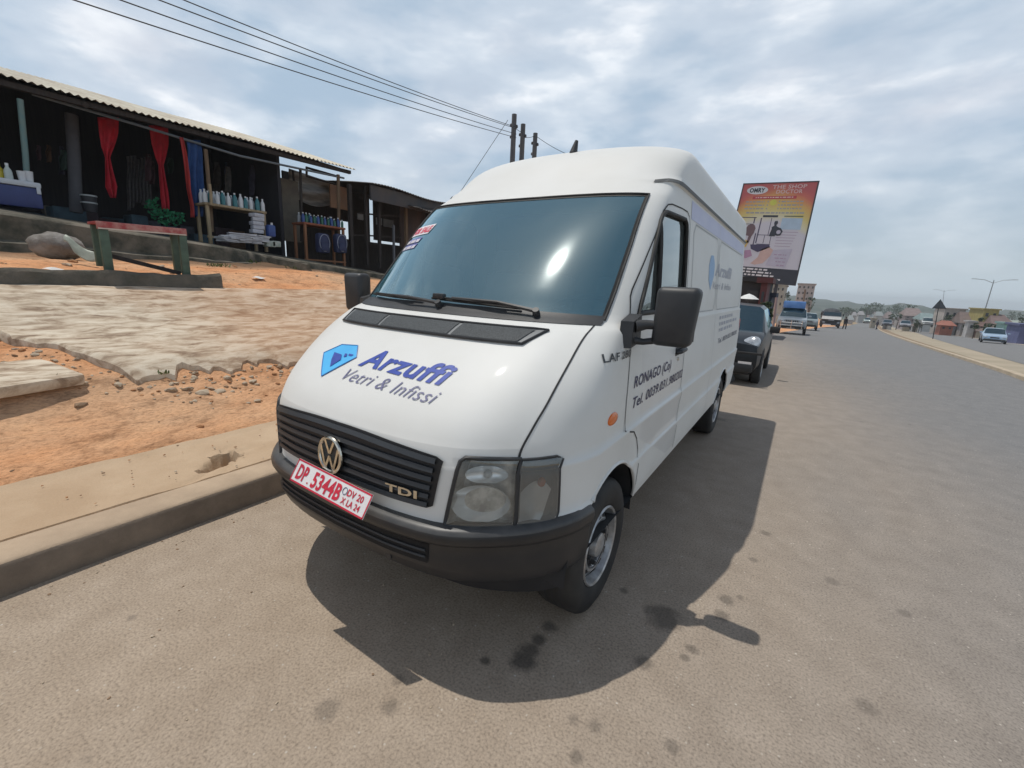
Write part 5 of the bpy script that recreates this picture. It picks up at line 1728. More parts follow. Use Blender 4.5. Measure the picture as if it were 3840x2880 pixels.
for k, (u, v) in enumerate(((1010, 925), (1030, 925))):
    p = at(u, v, 'x', -8.95); q = MB(); q.box((p.x, p.y, p.z + .06), (.2, .20, .13), ch=.015)
    tag(q.build('carton', mat('pale_carton', (.42, .44, .40), .7, col2=(.28, .33, .28), scale=9), None, 30), ('pale carton below the blue jerrycan, nearer the table', 'pale carton below the blue jerrycan, farther from the table')[k], 'carton')
a_, b_, z = table('bottle_table', 'orange brown plank table of dark bottles beyond the partition', 1140, 1296, 838, 856, -9.3, zf(6.6) - .15, mat('orange_plank', (.30, .10, .045), .8, col2=(.20, .07, .04), scale=6), mat('orange_leg', (.26, .12, .06), .8))
random.seed(9)
row(a_, b_, z + .025, -9.3, 12, .24, .042, [2, 1, 2, 4, 1, 3, 2], '%s bottle among others on the orange brown table', 'bottles on the orange brown table')
for (u, lab) in ((1211, 'dark blue backpack under the orange brown table, left of the pair'), (1276, 'dark blue backpack under the orange brown table, right of the pair')):
    p = at(u, 950, 'x', -9.1); bp_ = thing('backpack', lab, 'backpack', p, 0, 'backpacks under the table')
    q = MB(); q.box((0, 0, .25), (.2, .34, .5), ch=.085); q.build('body', mat('navy_bag', (.02, .028, .075), .7, col2=(.03, .04, .10)), bp_, 40)
    q = MB(); q.tube([(.105, .17 * math.sin(t) * .85, .26 + .21 * math.cos(t)) for t in [2 * math.pi * k / 20 for k in range(20)]], .009, 5, closed=True); q.build('piping', mat('bag_piping', (.30, .33, .42), .6), bp_, 60)
    q = MB(); q.box((.11, 0, .15), (.05, .22, .18), ch=.02); q.build('pocket', mat('navy_bag', (.02, .028, .075), .7), bp_, 40)
# white tarpaulin slung behind the opening
q = MB()
def tarp(u, v):
    uu = 1082 + (1252 - 1082) * u; top = 632 + 55 * u
    bot = 690 + 85 * math.sin(math.pi * (.12 + .55 * u))
    p = at(uu, top + (bot - top) * v, 'x', -11.2 + .35 * math.sin(v * 11 + u * 3) * .4)
    return tuple(p)
q.grid(tarp, 18, 22)
o = q.build('tarpaulin', mat('white_tarpaulin', (.50, .50, .48), .6, col2=(.28, .27, .26), scale=2.2, stretch=(1, 1, 6)), None, 60)
o.modifiers.new('t', 'SOLIDIFY').thickness = .008
tag(o, 'dirty white tarpaulin slung in folds in the opening between the sheds', 'tarpaulin')
q = MB(); a_, b_ = at(1235, 690, 'x', -10.3), at(1308, 790, 'x', -10.3)
q.box((-10.3, (a_.y + b_.y) / 2, (a_.z + b_.z) / 2), (.05, b_.y - a_.y, a_.z - b_.z))
tag(q.build('clay_panel', mat('clay_panel', (.30, .17, .10), .9, col2=(.20, .13, .09), scale=3), None, 0), 'brown clay coloured panel standing right of the white tarpaulin', 'panel')

# ---- dark timber stall behind the van
st = thing('timber_stall', 'dark timber stall with a sooty tin roof behind the van', 'stall', (FX0, 9.0, zf(8.0)))
q = MB(); corrug(q, -8.95, 4.12, -13.2, 4.55, 7.75, 15.0, sag=.05)
inshed(q.build('roof', TINDARK, None, 0, recalc=False), st)
q = MB(); corrug(q, -8.6, 3.72, -9.6, 4.06, 9.2, 15.0, sag=.07)
inshed(q.build('awning', TINDARK, None, 0, recalc=False), st)
q = MB(); q.box((-9.1, 9.9, 3.93), (.06, 4.2, .40)); inshed(q.build('fascia', TINDARK, None, 0), st)
for (y0, y1, z0, z1) in ((7.3, 16, 1.3, 2.9), (7.3, 9.3, 2.9, 4.7), (9.7, 10.6, 2.9, 4.7), (9.2, 9.8, 3.5, 4.7), (10.8, 16, 3.0, 4.7)):
    q = MB(); q.box((-12.6, (y0 + y1) / 2, (z0 + z1) / 2), (.06, y1 - y0, z1 - z0)); inshed(q.build('back_board', DARKWOOD, None, 0), st)
for (u, w_, v0, v1, m) in ((1313, .06, 722, 990, DARKWOOD), (1372, .04, 728, 970, DARKWOOD), (1420, .05, 735, 980, DARKWOOD), (1475, .035, 870, 1010, mat('grey_stick', (.13, .14, .16), .8)), (1520, .05, 760, 900, WOOD), (1600, .05, 775, 860, DARKWOOD)):
    a_, b_ = at(u, v0, 'x', -9.45), at(u + 4, v1, 'x', -9.45)
    q = MB(); q.box((a_ + b_) / 2, (w_ * 1.6, w_ * 1.6, a_.z - b_.z + .4)); inshed(q.build('post', m, None, 0), st)
a_, b_ = at(1500, 740, 'x', -9.6), at(1610, 940, 'x', -9.6)
q = MB(); q.box((-9.62, (a_.y + b_.y) / 2, (a_.z + b_.z) / 2), (.05, b_.y - a_.y, a_.z - b_.z)); inshed(q.build('front_board', mat('reddish_board', (.085, .055, .045), .9, col2=(.05, .035, .032), scale=3, stretch=(1, 1, .3)), None, 0), st)
for (u0, v0, u1, v1) in ((1350, 740, 1500, 752), (1350, 800, 1500, 812), (1320, 880, 1500, 890)):
    q = MB(); q.tube([at(u0, v0, 'x', -9.6), at(u1, v1, 'x', -9.6)], .03, 4); inshed(q.build('rail', DARKWOOD, None, 0), st)
for (u0, v0, u1, v1) in ((1410, 815, 1432, 845), (1438, 820, 1475, 855), (1340, 800, 1362, 826)):
    a_, b_ = at(u0, v0, 'x', -10.6), at(u1, v1, 'x', -10.6)
    q = MB(); q.box((a_ + b_) / 2, (.04, b_.y - a_.y, a_.z - b_.z), ch=.01)
    tag(q.build('pale_box', mat('pale_box', (.34, .35, .36), .7, col2=(.26, .27, .28)), None, 0), {1410: 'narrow pale box on the rail in the timber stall', 1438: 'wide pale box on the rail in the timber stall', 1340: 'pale box near the corner post of the timber stall'}[u0], 'box')

# ---- utility poles and wires
POLEM = mat('weathered_pole', (.085, .085, .095), .85, col2=(.13, .125, .12), scale=4, stretch=(4, 4, .4))
tops = []
for (u, v, X, h, lab) in ((1929, 429, -11.0, 9.3, 'tallest of three wooden utility poles behind the van'), (1962, 466, -11.0, 9.0, 'middle one of three wooden utility poles behind the van'), (2008, 500, -11.0, 9.0, 'right hand one of three wooden utility poles behind the van')):
    p = at(u, v, 'x', X); up = thing('utility_pole', lab, 'pole', (p.x, p.y, T(p.x, p.y)), 0, 'utility poles')
    b0 = T(p.x, p.y) - p.z
    q = MB(); q.cyl((0, 0, p.z - T(p.x, p.y)), (.0, 0, -.3), .115, .15, 12); q.build('shaft', POLEM, up, 50)
    hh = p.z - T(p.x, p.y)
    for (dx, dz) in ((-.16, -.45), (.16, -.55), (-.14, -.95)):
        q = MB(); q.cyl((0, 0, hh + dz), (dx, 0, hh + dz), .02, .02, 6); q.lathe([(0, 0), (-.04, .05), (.02, .06), (.08, .04), (.10, 0)], (dx, 0, hh + dz), 'z', 10); q.build('insulator', mat('brown_insulator', (.05, .04, .04), .4), up, 50)
    tops.append(p)
WIREM = mat('black_wire', (.03, .03, .033), .6)
def wire(a_, b_, sag, lab, r=.012):
    q = MB(); a_ = Vector(a_); b_ = Vector(b_)
    q.tube([a_ + (b_ - a_) * (k / 24) - Vector((0, 0, sag * 4 * (k / 24) * (1 - k / 24))) for k in range(25)], r, 5)
    tag(q.build('power_line', WIREM, None, 60), lab, 'wire', 'overhead wires')
t0 = tops[0]
def over(u, v, X):
    p = at(u, v, 'x', X); e = Vector(t0); d = (p - e); return p + d * .45
for (u, v, X, dz, lab) in ((560, 0, -9.5, -1.0, 'lowest overhead wire running left from the tallest pole'), (668, 0, -9.7, -.85, 'second lowest overhead wire running left from the tallest pole'),
                       (752, 0, -9.9, -.62, 'second highest overhead wire running left from the tallest pole'), (822, 0, -10.2, -.45, 'highest overhead wire running left from the tallest pole')):
    wire(Vector((t0.x + (.16 if dz < -.5 else -.16), t0.y, t0.z + dz)), over(u, v, X), .14, lab)
wire(tops[0] + Vector((0, 0, -.5)), tops[1] + Vector((0, 0, -.35)), .05, 'short wire joining the tallest pole and the middle pole')
wire(tops[1] + Vector((0, 0, -.55)), tops[2] + Vector((0, 0, -.1)), .06, 'short wire joining the middle pole and the right hand pole')
wire(tops[2] + Vector((0, 0, -.1)), at(2160, 590, 'x', -9.5), .1, 'wire running from the right hand pole down behind the van roof')
wire(at(1905, 450, 'x', -11.0), at(1700, 760, 'x', -12.5), .0, 'thin guy wire slanting down left from the tallest pole')
# ================================================================== vehicles
TYRE = RUBBER
CARGLASS = glassmat('car_glass', (.10, .16, .17), .10, .02, film=.05, filmcol=(.10, .24, .27), glosscol=(.75, .95, 1.0))
def paint(name, col, metal=0.0, rough=.3):
    return mat(name, col, rough, metal, col2=tuple(c * .82 for c in col), scale=3, coat=.5)
LAMPG = mat('car_lamp_glass', (.52, .56, .60), .15, .3, col2=(.30, .33, .36), scale=16)

def car(name, label, cat, loc, rz, L, W, H, body, kind='hatch', group=None, scale=1.0, extras=()):
    """front faces local -y; origin on the road under the middle of the front"""
    root = thing(name, label, cat, loc, rz, group)
    w = W / 2
    if kind == 'hatch':
        hood, cowl, rf, rb, tail = .18, .80, 1.55, 2.95, L
        zl, zn, zh, zb, zt = .20, .74, .90, .92, H
    elif kind == 'suv':
        hood, cowl, rf, rb, tail = .14, 1.15, 1.85, 4.15, L
        zl, zn, zh, zb, zt = .38, 1.00, 1.10, 1.14, H
    else:
        hood, cowl, rf, rb, tail = .20, 1.25, 2.05, 3.35, L
        zl, zn, zh, zb, zt = .20, .70, .86, .90, H
    wt = w * .76
    # (y, zlow, belt z, half width, top z, top half width)
    if kind == 'sedan':
        st = [(0, zl + .12, zn - .16, w * .78, None, 0), (.06, zl, zn - .04, w * .90, None, 0), (hood, zl, zn, w * .96, None, 0), (cowl * .6, zl, zh - .05, w, None, 0), (cowl, zl, zh, w, zh + .04, w * .86),
              (rf, zl, zb, w, zt - .03, wt), ((rf + rb) / 2, zl, zb, w, zt, wt), (rb, zl, zb, w, zt - .05, wt), (rb + .72, zl, zb + .02, w * .99, zb + .08, w * .80), (tail - .15, zl, zb + .02, w * .97, None, 0), (tail - .02, zl + .05, zb - .08, w * .90, None, 0), (tail, zl + .15, zb - .25, w * .84, None, 0)]
        g0, g1 = 4, 8
    else:
        st = [(0, zl + .10, zn - .16, w * .80, None, 0), (.05, zl, zn - .04, w * .92, None, 0), (hood, zl, zn, w * .97, None, 0), (cowl * .6, zl, zh - .03, w, None, 0), (cowl, zl, zh, w, zh + .04, w * .88),
              (rf, zl, zb, w, zt - .03, wt * 1.02), ((rf + rb) / 2, zl, zb, w, zt, wt * 1.04), (rb, zl, zb, w, zt - .04, wt * 1.02), (tail - .10, zl, zb, w * .97, zt - .18 if kind == 'hatch' else zt - .10, wt * .96), (tail, zl + .08, zb - .06, w * .92, zb + .1, wt)]
        g0, g1 = 4, 9
    vs_ = []
    for (y, z0, zs, ww, top, wtp) in st:
        zm = z0 + (zs - z0) * .55
        pts = [(0, z0), (ww * .84, z0), (ww * .96, z0 + .09), (ww, zm - .1), (ww * 1.0, zm + .06), (ww * .965, zs)]
        if top is None:
            pts += [(ww * .90, zs + .025), (ww * .72, zs + .05), (ww * .4, zs + .062), (0, zs + .066)]
        else:
            pts += [(ww * .945, zs + .03), (wtp, max(zs + .04, top - .075)), (wtp * .86, top - .012 if top > zs + .2 else top), (0, top + .015)]
        vs_ += [(x, y, z) for x, z in pts]
    npt = 10
    parts_ = {'body': [], 'windscreen': [], 'side_window': [], 'rear_window': []}
    for j in range(len(st) - 1):
        for i in range(npt - 1):
            f = (j * npt + i, j * npt + i + 1, (j + 1) * npt + i + 1, (j + 1) * npt + i)
            key = 'body'
            if i in (7, 8) and j == g0:
                key = 'windscreen'
            elif i == 6 and g0 < j < g1 - 1:
                key = 'side_window'
            elif i in (7, 8) and j == g1 - 1:
                key = 'rear_window'
            parts_[key].append(f)
    def half(fl):
        use = sorted({i for f in fl for i in f}); ix = {k: n for n, k in enumerate(use)}
        v = [vs_[k] for k in use]; ff = [tuple(ix[i] for i in f) for f in fl]
        return v, ff
    for key, fl in parts_.items():
        if not fl:
            continue
        v, ff = half(fl)
        if key == 'side_window':
            for s in (1, -1):
                MB().add([(s * x, y, z) for x, y, z in v], ff).build(key, CARGLASS, root, 30)
            continue
        q = MB(); q.add(v, ff); q.add([(-x, y, z) for x, y, z in v], ff)
        if key == 'body':
            for j_ in (0, len(st) - 1):
                loop = [vs_[j_ * npt + i] for i in range(npt)]
                q.add(loop + [(-x, y, z) for x, y, z in loop[-2:0:-1]], [tuple(range(2 * npt - 2))])
        q.build(key, body if key == 'body' else CARGLASS, root, 32)
    # wheels
    rw = .29 if kind == 'hatch' else .38 if kind == 'suv' else .31
    wb = (L * .17, L * .79)
    for s in (1, -1):
        for y in wb:
            q = MB(); q.cyl((s * (w - .12), y, rw + .02), (s * (w + .004), y, rw + .02), rw + .06, rw + .055, 20); q.build('wheel_arch', GAP, root, 40)
            q = MB(); q.lathe([(-.16, rw * .6), (-.17, rw * .95), (-.13, rw), (-.03, rw), (.0, rw * .95), (.006, rw * .66)], (s * (w + .012), y, rw), 'x', 22, sgn=s); wh = q.build('wheel', TYRE, root, 40)
            q = MB(); q.lathe([(.006, rw * .67), (-.02, rw * .6), (-.03, rw * .3), (.0, rw * .18), (.004, 0)], (s * (w + .012), y, rw), 'x', 16, sgn=s); q.build('rim', SILVER, wh, 40)
    # face
    zf_ = zn - .10
    for s in (1, -1):
        q = MB()
        if kind == 'hatch':
            q.ball((0, 0, 0), (w * .20, .07, .20), 16, 10)
            M_ = Matrix.Rotation(R(-38) * s, 3, 'Z') @ Matrix.Rotation(R(38) * s, 3, 'Y') @ Matrix.Rotation(R(-32), 3, 'X')
            q.v = [tuple(Vector((s * w * .70, .17, zn - .01)) + M_ @ Vector(p_)) for p_ in q.v]
        elif kind == 'suv':
            q.box((s * w * .70, .03, zn - .12), (w * .34, .10, .18), ch=.03)
        else:
            q.ball((s * w * .68, .10, zn - .10), (w * .25, .12, .07), 14, 8)
        q.build('headlight', LAMPG, root, 50)
        q = MB(); q.box((s * (w + .10), cowl + .28, zb + .06), (.17, .09, .13), ch=.03); q.build('door_mirror', GAP if kind == 'hatch' else body, root, 40)
        q = MB(); q.box((s * w * .985, rf + .75, zb - .10), (.03, .12, .025)); q.build('door_handle', GAP, root, 0)
        q = MB(); q.ball((s * w * .62, -.0, zl + .18), (.08, .03, .05), 10, 6); q.build('fog_lamp', LAMPG, root, 50)
    gz = {'hatch': (zl + .22, .10, w * .9), 'suv': (zn - .12, .17, w * .95), 'sedan': (zn - .13, .11, w * .72)}[kind]
    q = MB(); q.box((0, .0, gz[0]), (gz[2], .05, gz[1]), ch=.015); gr = q.build('grille', GAP, root, 0)
    if kind == 'suv':
        for k in range(8):
            q = MB(); q.box(((k - 3.5) * gz[2] / 8, -.03, gz[0]), (.035, .02, gz[1] * .95)); q.build('grille_bar', LAMPG, gr, 0)
    q = MB(); q.box((0, -.012, zl + .13), (W * .86, .10, .16), ch=.04); q.build('lower_bumper', mat('car_bumper_trim', (.02, .022, .025), .55), root, 40)
    root.scale = (scale, scale, scale)
    return root

NAVY = mat('dark_navy_car_paint', (.006, .009, .013), .35, col2=(.009, .012, .017), coat=.25, spec=.3)
c1 = car('hatchback', 'small dark navy hatchback parked right behind the white van', 'car', (.385, 7.85, 0), 0, 3.5, 1.47, 1.43, NAVY)
q = MB(); q.box((.50, -.035, .415), (.215, .015, .058)); q.build('number_plate', mat('plate_white', (.8, .8, .8), .4), c1, 0)
q = MB(); q.box((.35, -.01, .60), (.8, .05, .04), ch=.01); q.build('upper_grille', GAP, c1, 0)
SILV = paint('silver_grey_paint', (.30, .34, .37), .35)
pz = onroad(2960, 1256)
c2 = car('suv', 'silver grey off road car with a bull bar and a blue load on its roof', 'car', (1.16, 33.6, g(34)), 0, 4.6, 1.74, 1.74, SILV, 'suv')
q = MB()
for z in (.62, .80):
    q.tube([(-.62, -.14, z), (.62, -.14, z)], .028, 6)
for x in (-.60, 0, .60):
    q.tube([(x, -.13, .42), (x, -.15, .95)], .028, 6)
q.build('bull_bar', mat('polished_steel', (.62, .64, .66), .25, .9), c2, 50)
q = MB(); q.box((0, -.05, .50), (.46, .02, .11)); q.build('number_plate', mat('plate_white', (.8, .8, .8), .4), c2, 0)
q = MB(); q.box((1.12, 35.9, g(36) + 2.02), (1.30, 1.3, .46), ch=.05)
tag(q.build('roof_load', mat('blue_tarpaulin', (.07, .19, .46), .55, col2=(.12, .26, .55), scale=3), None, 40), 'blue wrapped load on the roof of the silver off road car', 'load')
c3 = car('pickup', 'grey green car half hidden behind the silver off road car', 'car', (2.28, 51.5, g(52)), 0, 4.7, 1.74, 1.66, paint('grey_green_paint', (.23, .28, .28), .3), 'suv')
p = onroad(3735, 1289)
c4 = car('saloon', 'pale blue saloon driving on the far carriageway', 'car', (p.x - .2, p.y, p.z), R(-11), 4.4, 1.75, 1.42, paint('pale_blue_paint', (.34, .47, .62), .35), 'sedan')
for (u, vb, Y, col, kind, lab) in ((3252, 1208, 150, (.45, .52, .48), 'sedan', 'tiny white car farthest along the road beyond the walker'), (3325, 1219, 128, (.03, .03, .045), 'sedan', 'tiny dark car on the far carriageway beside the walker'),
                                (3393, 1225, 112, (.20, .19, .21), 'sedan', 'tiny grey car on the far carriageway between the dark car and the triangular sign'), (3476, 1221, 118, (.62, .62, .60), 'suv', 'tiny white van parked left of the triangular sign')):
    p = at(u, vb, 'y', Y)
    car('far_car', lab, 'car', (p.x, Y, max(g(Y), p.z - .3)), R(-8), 4.4, 1.75, 1.42 if kind == 'sedan' else 1.8, paint('far_paint_%d' % u, col), kind)

# lorry
p = onroad(3110, 1229)
lo = thing('lorry', 'dark lorry with a white front panel parked beyond the grey green car', 'lorry', (p.x, 84, g(84)))
lo.location.x = at(3111, 1229, 'y', 84).x
WPNT = mat('lorry_white', (.62, .62, .60), .45)
DPNT = mat('lorry_dark', (.018, .02, .028), .5, col2=(.03, .032, .04))
q = MB(); q.box((0, .9, 1.0), (2.5, 1.7, 1.15), ch=.10); q.build('cab', DPNT, lo, 40)
q = MB(); q.prism([(-1.26, -.16, 1.34), (1.26, -.16, 1.34), (1.24, .10, 1.86), (-1.24, .10, 1.86)], (0, .25, 0)); q.build('front_panel', WPNT, lo, 20)
q = MB(); q.prism([(-1.2, .06, 1.84), (1.2, .06, 1.84), (1.08, .34, 2.50), (-1.08, .34, 2.50)], (0, 1.2, 0)); q.build('cab_top', DPNT, lo, 30)
q = MB(); q.add([(-1.12, .05, 1.88), (1.12, .05, 1.88), (1.02, .325, 2.46), (-1.02, .325, 2.46)], [(0, 1, 2, 3)]); q.build('windscreen', CARGLASS, lo, 0)
q = MB(); q.box((0, 4.2, 1.9), (2.5, 4.6, 1.1), ch=.05); q.build('cargo_bed', DPNT, lo, 30)
q = MB(); q.ball((0, 3.6, 2.45), (1.1, 2.2, .55), 14, 8); q.build('tarped_cargo', mat('dark_tarp', (.03, .035, .04), .8, col2=(.06, .065, .07), scale=3), lo, 50)
q = MB(); q.box((0, -.01, 1.15), (1.7, .06, .30), ch=.02); q.build('grille', GAP, lo, 0)
q = MB(); q.box((0, -.06, 1.22), (.75, .03, .12)); q.build('maker_badge', LAMPG, lo, 0)
q = MB(); q.box((0, -.05, .55), (2.5, .22, .24), ch=.04); q.build('bumper', DPNT, lo, 30)
q = MB(); q.box((-.45, -.17, .50), (1.0, .02, .14)); q.build('number_plate', mat('plate_white', (.8, .8, .8), .4), lo, 0)
for s in (1, -1):
    for y in (1.0, 5.2):
        q = MB(); q.lathe([(-.24, .2), (-.26, .46), (-.2, .5), (-.04, .5), (0, .45), (0, .2)], (s * 1.25, y, .5), 'x', 20, sgn=s); q.build('wheel', TYRE, lo, 40)
    q = MB(); q.box((s * 1.42, .1, 2.1), (.16, .10, .42), ch=.02); q.build('door_mirror', GAP, lo, 30)
    q = MB(); q.box((s * .95, -.04, .85), (.34, .05, .20), ch=.02); q.build('headlight', LAMPG, lo, 30)

# ------------------------------------------------------------------ people
def person(label, loc, rz, h, top, trousers, skin=(.06, .035, .022), stride=.16):
    root = thing('person', label, 'person', loc, rz)
    k = h / 1.75
    def skinmesh(name, pts, edges, rad, m):
        me = bpy.data.meshes.new(name)
        me.from_pydata([(x * k, y * k, z * k) for x, y, z in pts], edges, [])
        me.materials.append(m)
        o = bpy.data.objects.new(name, me); COL.objects.link(o); o.parent = root
        bm = bmesh.new(); bm.from_mesh(me)
        sl_ = bm.verts.layers.skin.verify()
        bm.verts.ensure_lookup_table()
        for v_, r_ in zip(bm.verts, rad):
            v_[sl_].radius = (r_ * k, r_ * k)
        bm.verts[0][sl_].use_root = True
        bm.to_mesh(me); bm.free()
        o.modifiers.new('s', 'SKIN'); o.modifiers.new('u', 'SUBSURF').levels = 1
        o.modifiers['u'].render_levels = 1
        return o
    s = stride
    P_ = [(0, 0, .95), (0, 0, 1.18), (0, .01, 1.42), (0, 0, 1.52), (0, -.01, 1.62), (0, -.01, 1.71),
          (.10, 0, .90), (.11, -s * .6, .50), (.11, -s * .7, .08), (.11, -s - .06, .03), (-.10, 0, .90), (-.11, s * .4, .50), (-.11, s * 1.2, .10), (-.11, s * 1.1 - .1, .03),
          (.19, 0, 1.40), (.24, .05, 1.13), (.26, -.05, .88), (.26, -.08, .80), (-.19, 0, 1.40), (-.24, -.05, 1.13), (-.26, -.13, .90), (-.26, -.17, .83)]
    E_ = [(0, 1), (1, 2), (2, 3), (3, 4), (4, 5), (0, 6), (6, 7), (7, 8), (8, 9), (0, 10), (10, 11), (11, 12), (12, 13), (2, 14), (14, 15), (15, 16), (16, 17), (2, 18), (18, 19), (19, 20), (20, 21)]
    rad = [.135, .13, .15, .055, .095, .08, .085, .06, .045, .04, .085, .06, .045, .04, .062, .045, .035, .04, .062, .045, .035, .04]
    skinmesh('body', P_, E_, rad, mat('brown_skin', skin, .6))
    q = MB(); q.lathe([(.86, .155), (1.0, .16), (1.2, .155), (1.40, .185), (1.47, .10)], (0, 0, 0), 'z', 14); q.v = [(x * k * 1.25, y * k * .9, z * k) for x, y, z in q.v]
    q.build('shirt', top, root, 60)
    for i0, i1, i2 in ((6, 7, 8), (10, 11, 12)):
        q = MB(); q.tube([Vector(P_[i]) * k for i in (i0, i1, i2)], [.105 * k, .082 * k, .07 * k], 10); q.build('trouser_leg', trousers, root, 60)
    q = MB(); q.ball((0, .01 * k, 1.69 * k), (.10 * k, .105 * k, .075 * k), 12, 8); q.build('hair', mat('black_hair', (.012, .011, .011), .8), root, 60)
    return root
BLK = mat('black_clothes', (.018, .017, .022), .85); GRYT = mat('pale_trousers', (.32, .30, .33), .85); DBLUE = mat('dark_blue_clothes', (.03, .03, .05), .85)
pp = at(3166, 1231, 'y', 80); person('person in black clothes walking beside the dark lorry', (pp.x, 80, g(80)), R(20), 1.85, BLK, BLK)
pp = at(3290, 1217, 'y', 105); person('far off person in dark clothes walking on the median', (pp.x, 105, g(105) + .08), R(-60), 1.75, DBLUE, DBLUE)

# ================================================================== billboard
bb = thing('billboard', 'tall orange and white advertising billboard leaning over the parked cars', 'billboard', (-1.2, 42.2, g(42)))
BY = 42.0
cTL, cTR, cBR, cBL = at(2788, 688, 'y', BY), at(3074, 678, 'y', BY), at(2984, 1072, 'y', BY), at(2700, 1046, 'y', BY)
def BBp(u, v, o=0.0):
    p = cTL * ((1 - u) * (1 - v)) + cTR * (u * (1 - v)) + cBR * (u * v) + cBL * ((1 - u) * v)
    return Vector((p.x, p.y - o, p.z))
def bpart(o):
    o.parent = bb; o.matrix_parent_inverse = Matrix.Translation(-bb.location); return o
q = MB(); q.prism([BBp(0, 0, -.02), BBp(1, 0, -.02), BBp(1, 1, -.02), BBp(0, 1, -.02)], (0, .12, 0)); bpart(q.build('panel', mat('billboard_back', (.10, .10, .11), .7), None, 0))
bmats = {}
def bcol(name, c, d=None):
    return mat('print_' + name, c, .5, col2=d or tuple(x * .9 for x in c), scale=2.5)
def quad(name, u0, v0, u1, v1, m, o=.012, nu=1, nv=1):
    return bpart(MB().grid(lambda a, b: tuple(BBp(u0 + (u1 - u0) * a, v0 + (v1 - v0) * b, o)), nu, nv).build(name, m, None, 0, recalc=False))
# printed sheet: red at the top through orange to yellow, then white
m = bpy.data.materials.new('printed_poster'); m.use_nodes = True
nt = m.node_tree; b = nt.nodes['Principled BSDF']; b.inputs['Roughness'].default_value = .5
at_ = nd(nt, 'ShaderNodeUVMap'); sxy = nd(nt, 'ShaderNodeSeparateXYZ'); nt.links.new(at_.outputs[0], sxy.inputs[0])
nz = nd(nt, 'ShaderNodeTexNoise'); setin(nz, Scale=3.0, Detail=3.0); nt.links.new(at_.outputs[0], nz.inputs['Vector'])
vv = mth(nt, 'ADD', sxy.outputs['Y'], mth(nt, 'MULTIPLY', mth(nt, 'SUBTRACT', nz.outputs['Fac'], .5), .10))
edge = mth(nt, 'MULTIPLY', mth(nt, 'ABSOLUTE', mth(nt, 'SUBTRACT', sxy.outputs['X'], .5)), 2.0)
vv2 = mth(nt, 'SUBTRACT', vv, mth(nt, 'MULTIPLY', mth(nt, 'POWER', edge, 2.0), .14))
rp = ramp(nt, vv2, [(.0, (.50, .11, .11)), (.06, (.56, .15, .10)), (.11, (.62, .29, .11)), (.17, (.63, .42, .13)), (.25, (.64, .54, .20)), (.32, (.66, .63, .44)), (.38, (.58, .57, .63))])
nt.links.new(rp.outputs['Color'], b.inputs['Base Color'])
o = quad('poster', .012, .008, .988, .992, m, .006, 8, 12)
uv = o.data.uv_layers.new(name='UVMap')
for lp in o.data.loops:
    vi = lp.vertex_index; uv.data[lp.index].uv = ((vi % 9) / 8, (vi // 9) / 12)
FRD = mat('billboard_frame', (.045, .045, .055), .6)
for (u0, v0, u1, v1) in ((0, 0, .014, 1), (.982, 0, 1, 1), (0, 0, 1, .010), (0, .985, 1, 1)):
    q = MB(); q.prism([BBp(u0, v0, .05), BBp(u1, v0, .05), BBp(u1, v1, .05), BBp(u0, v1, .05)], (0, .1, 0)); bpart(q.build('frame_bar', FRD, None, 0))
INKW, INKK, INKR = bcol('white', (.72, .72, .74)), bcol('black', (.03, .035, .05)), bcol('red', (.48, .05, .07))
q = MB(); q.add([BBp(.22 + .145 * math.cos(t), .072 + .040 * math.sin(t), .012) for t in [2 * math.pi * k / 28 for k in range(28)]], [tuple(range(28))]); bpart(q.build('logo_oval', INKW, None, 0, recalc=False))
def bbt(name, s, u0, v0, w_, h_, m_, bold=.02, o=.018):
    vs2, fs2 = textmesh(s, 0, bold)
    x0 = min(p[0] for p in vs2); x1 = max(p[0] for p in vs2); y1 = max(p[1] for p in vs2)
    q = MB(); q.add([BBp(u0 + (p[0] - x0) / (x1 - x0) * w_, v0 - p[1] / y1 * h_, o) for p in vs2], fs2)
    return bpart(q.build(name, m_, None, 0, recalc=False))
bbt('poster_letters', 'OMRY', .115, .092, .21, .042, INKK, .04)
bbt('poster_letters', 'THE SHOP', .42, .062, .44, .036, bcol('pinkwhite', (.72, .52, .50)), .02)
bbt('poster_letters', 'DOCTOR', .48, .108, .34, .036, bcol('pinkwhite', (.72, .52, .50)), .02)
quad('red_strip', .18, .132, .76, .160, INKR)
random.seed(31)
GREYL = bcol('grey', (.30, .30, .33), (.38, .38, .38))
def dashes(name, u0, u1, v, h, m_, ragged=0):
    q = MB(); u = u0
    while u < u1:
        l = random.uniform(.015, .06)
        q.add([BBp(u, v, .016), BBp(min(u + l, u1), v, .016), BBp(min(u + l, u1), v + h, .016), BBp(u, v + h, .016)], [(0, 1, 2, 3)]); u += l + .012
    bpart(q.build(name, m_, None, 0, recalc=False))
dashes('small_print', .22, .72, .140, .010, bcol('pinkwhite', (.72, .52, .50)))
for k in range(3):
    dashes('small_print', .10, .36, .180 + .034 * k, .012, GREYL); dashes('small_print', .58, .86, .180 + .034 * k, .012, GREYL)
    quad('bullet', .395, .178 + .034 * k, .412, .192 + .034 * k, GREYL); quad('bullet', .545, .178 + .034 * k, .562, .192 + .034 * k, GREYL)
q = MB(); q.add([BBp(.475 + .045 * math.cos(t), .195 + .028 * math.sin(t), .012) for t in [2 * math.pi * k / 20 for k in range(20)]], [tuple(range(20))]); bpart(q.build('sun_disc', bcol('lime', (.62, .62, .10)), None, 0, recalc=False))
dashes('small_print', .14, .90, .288, .014, GREYL)
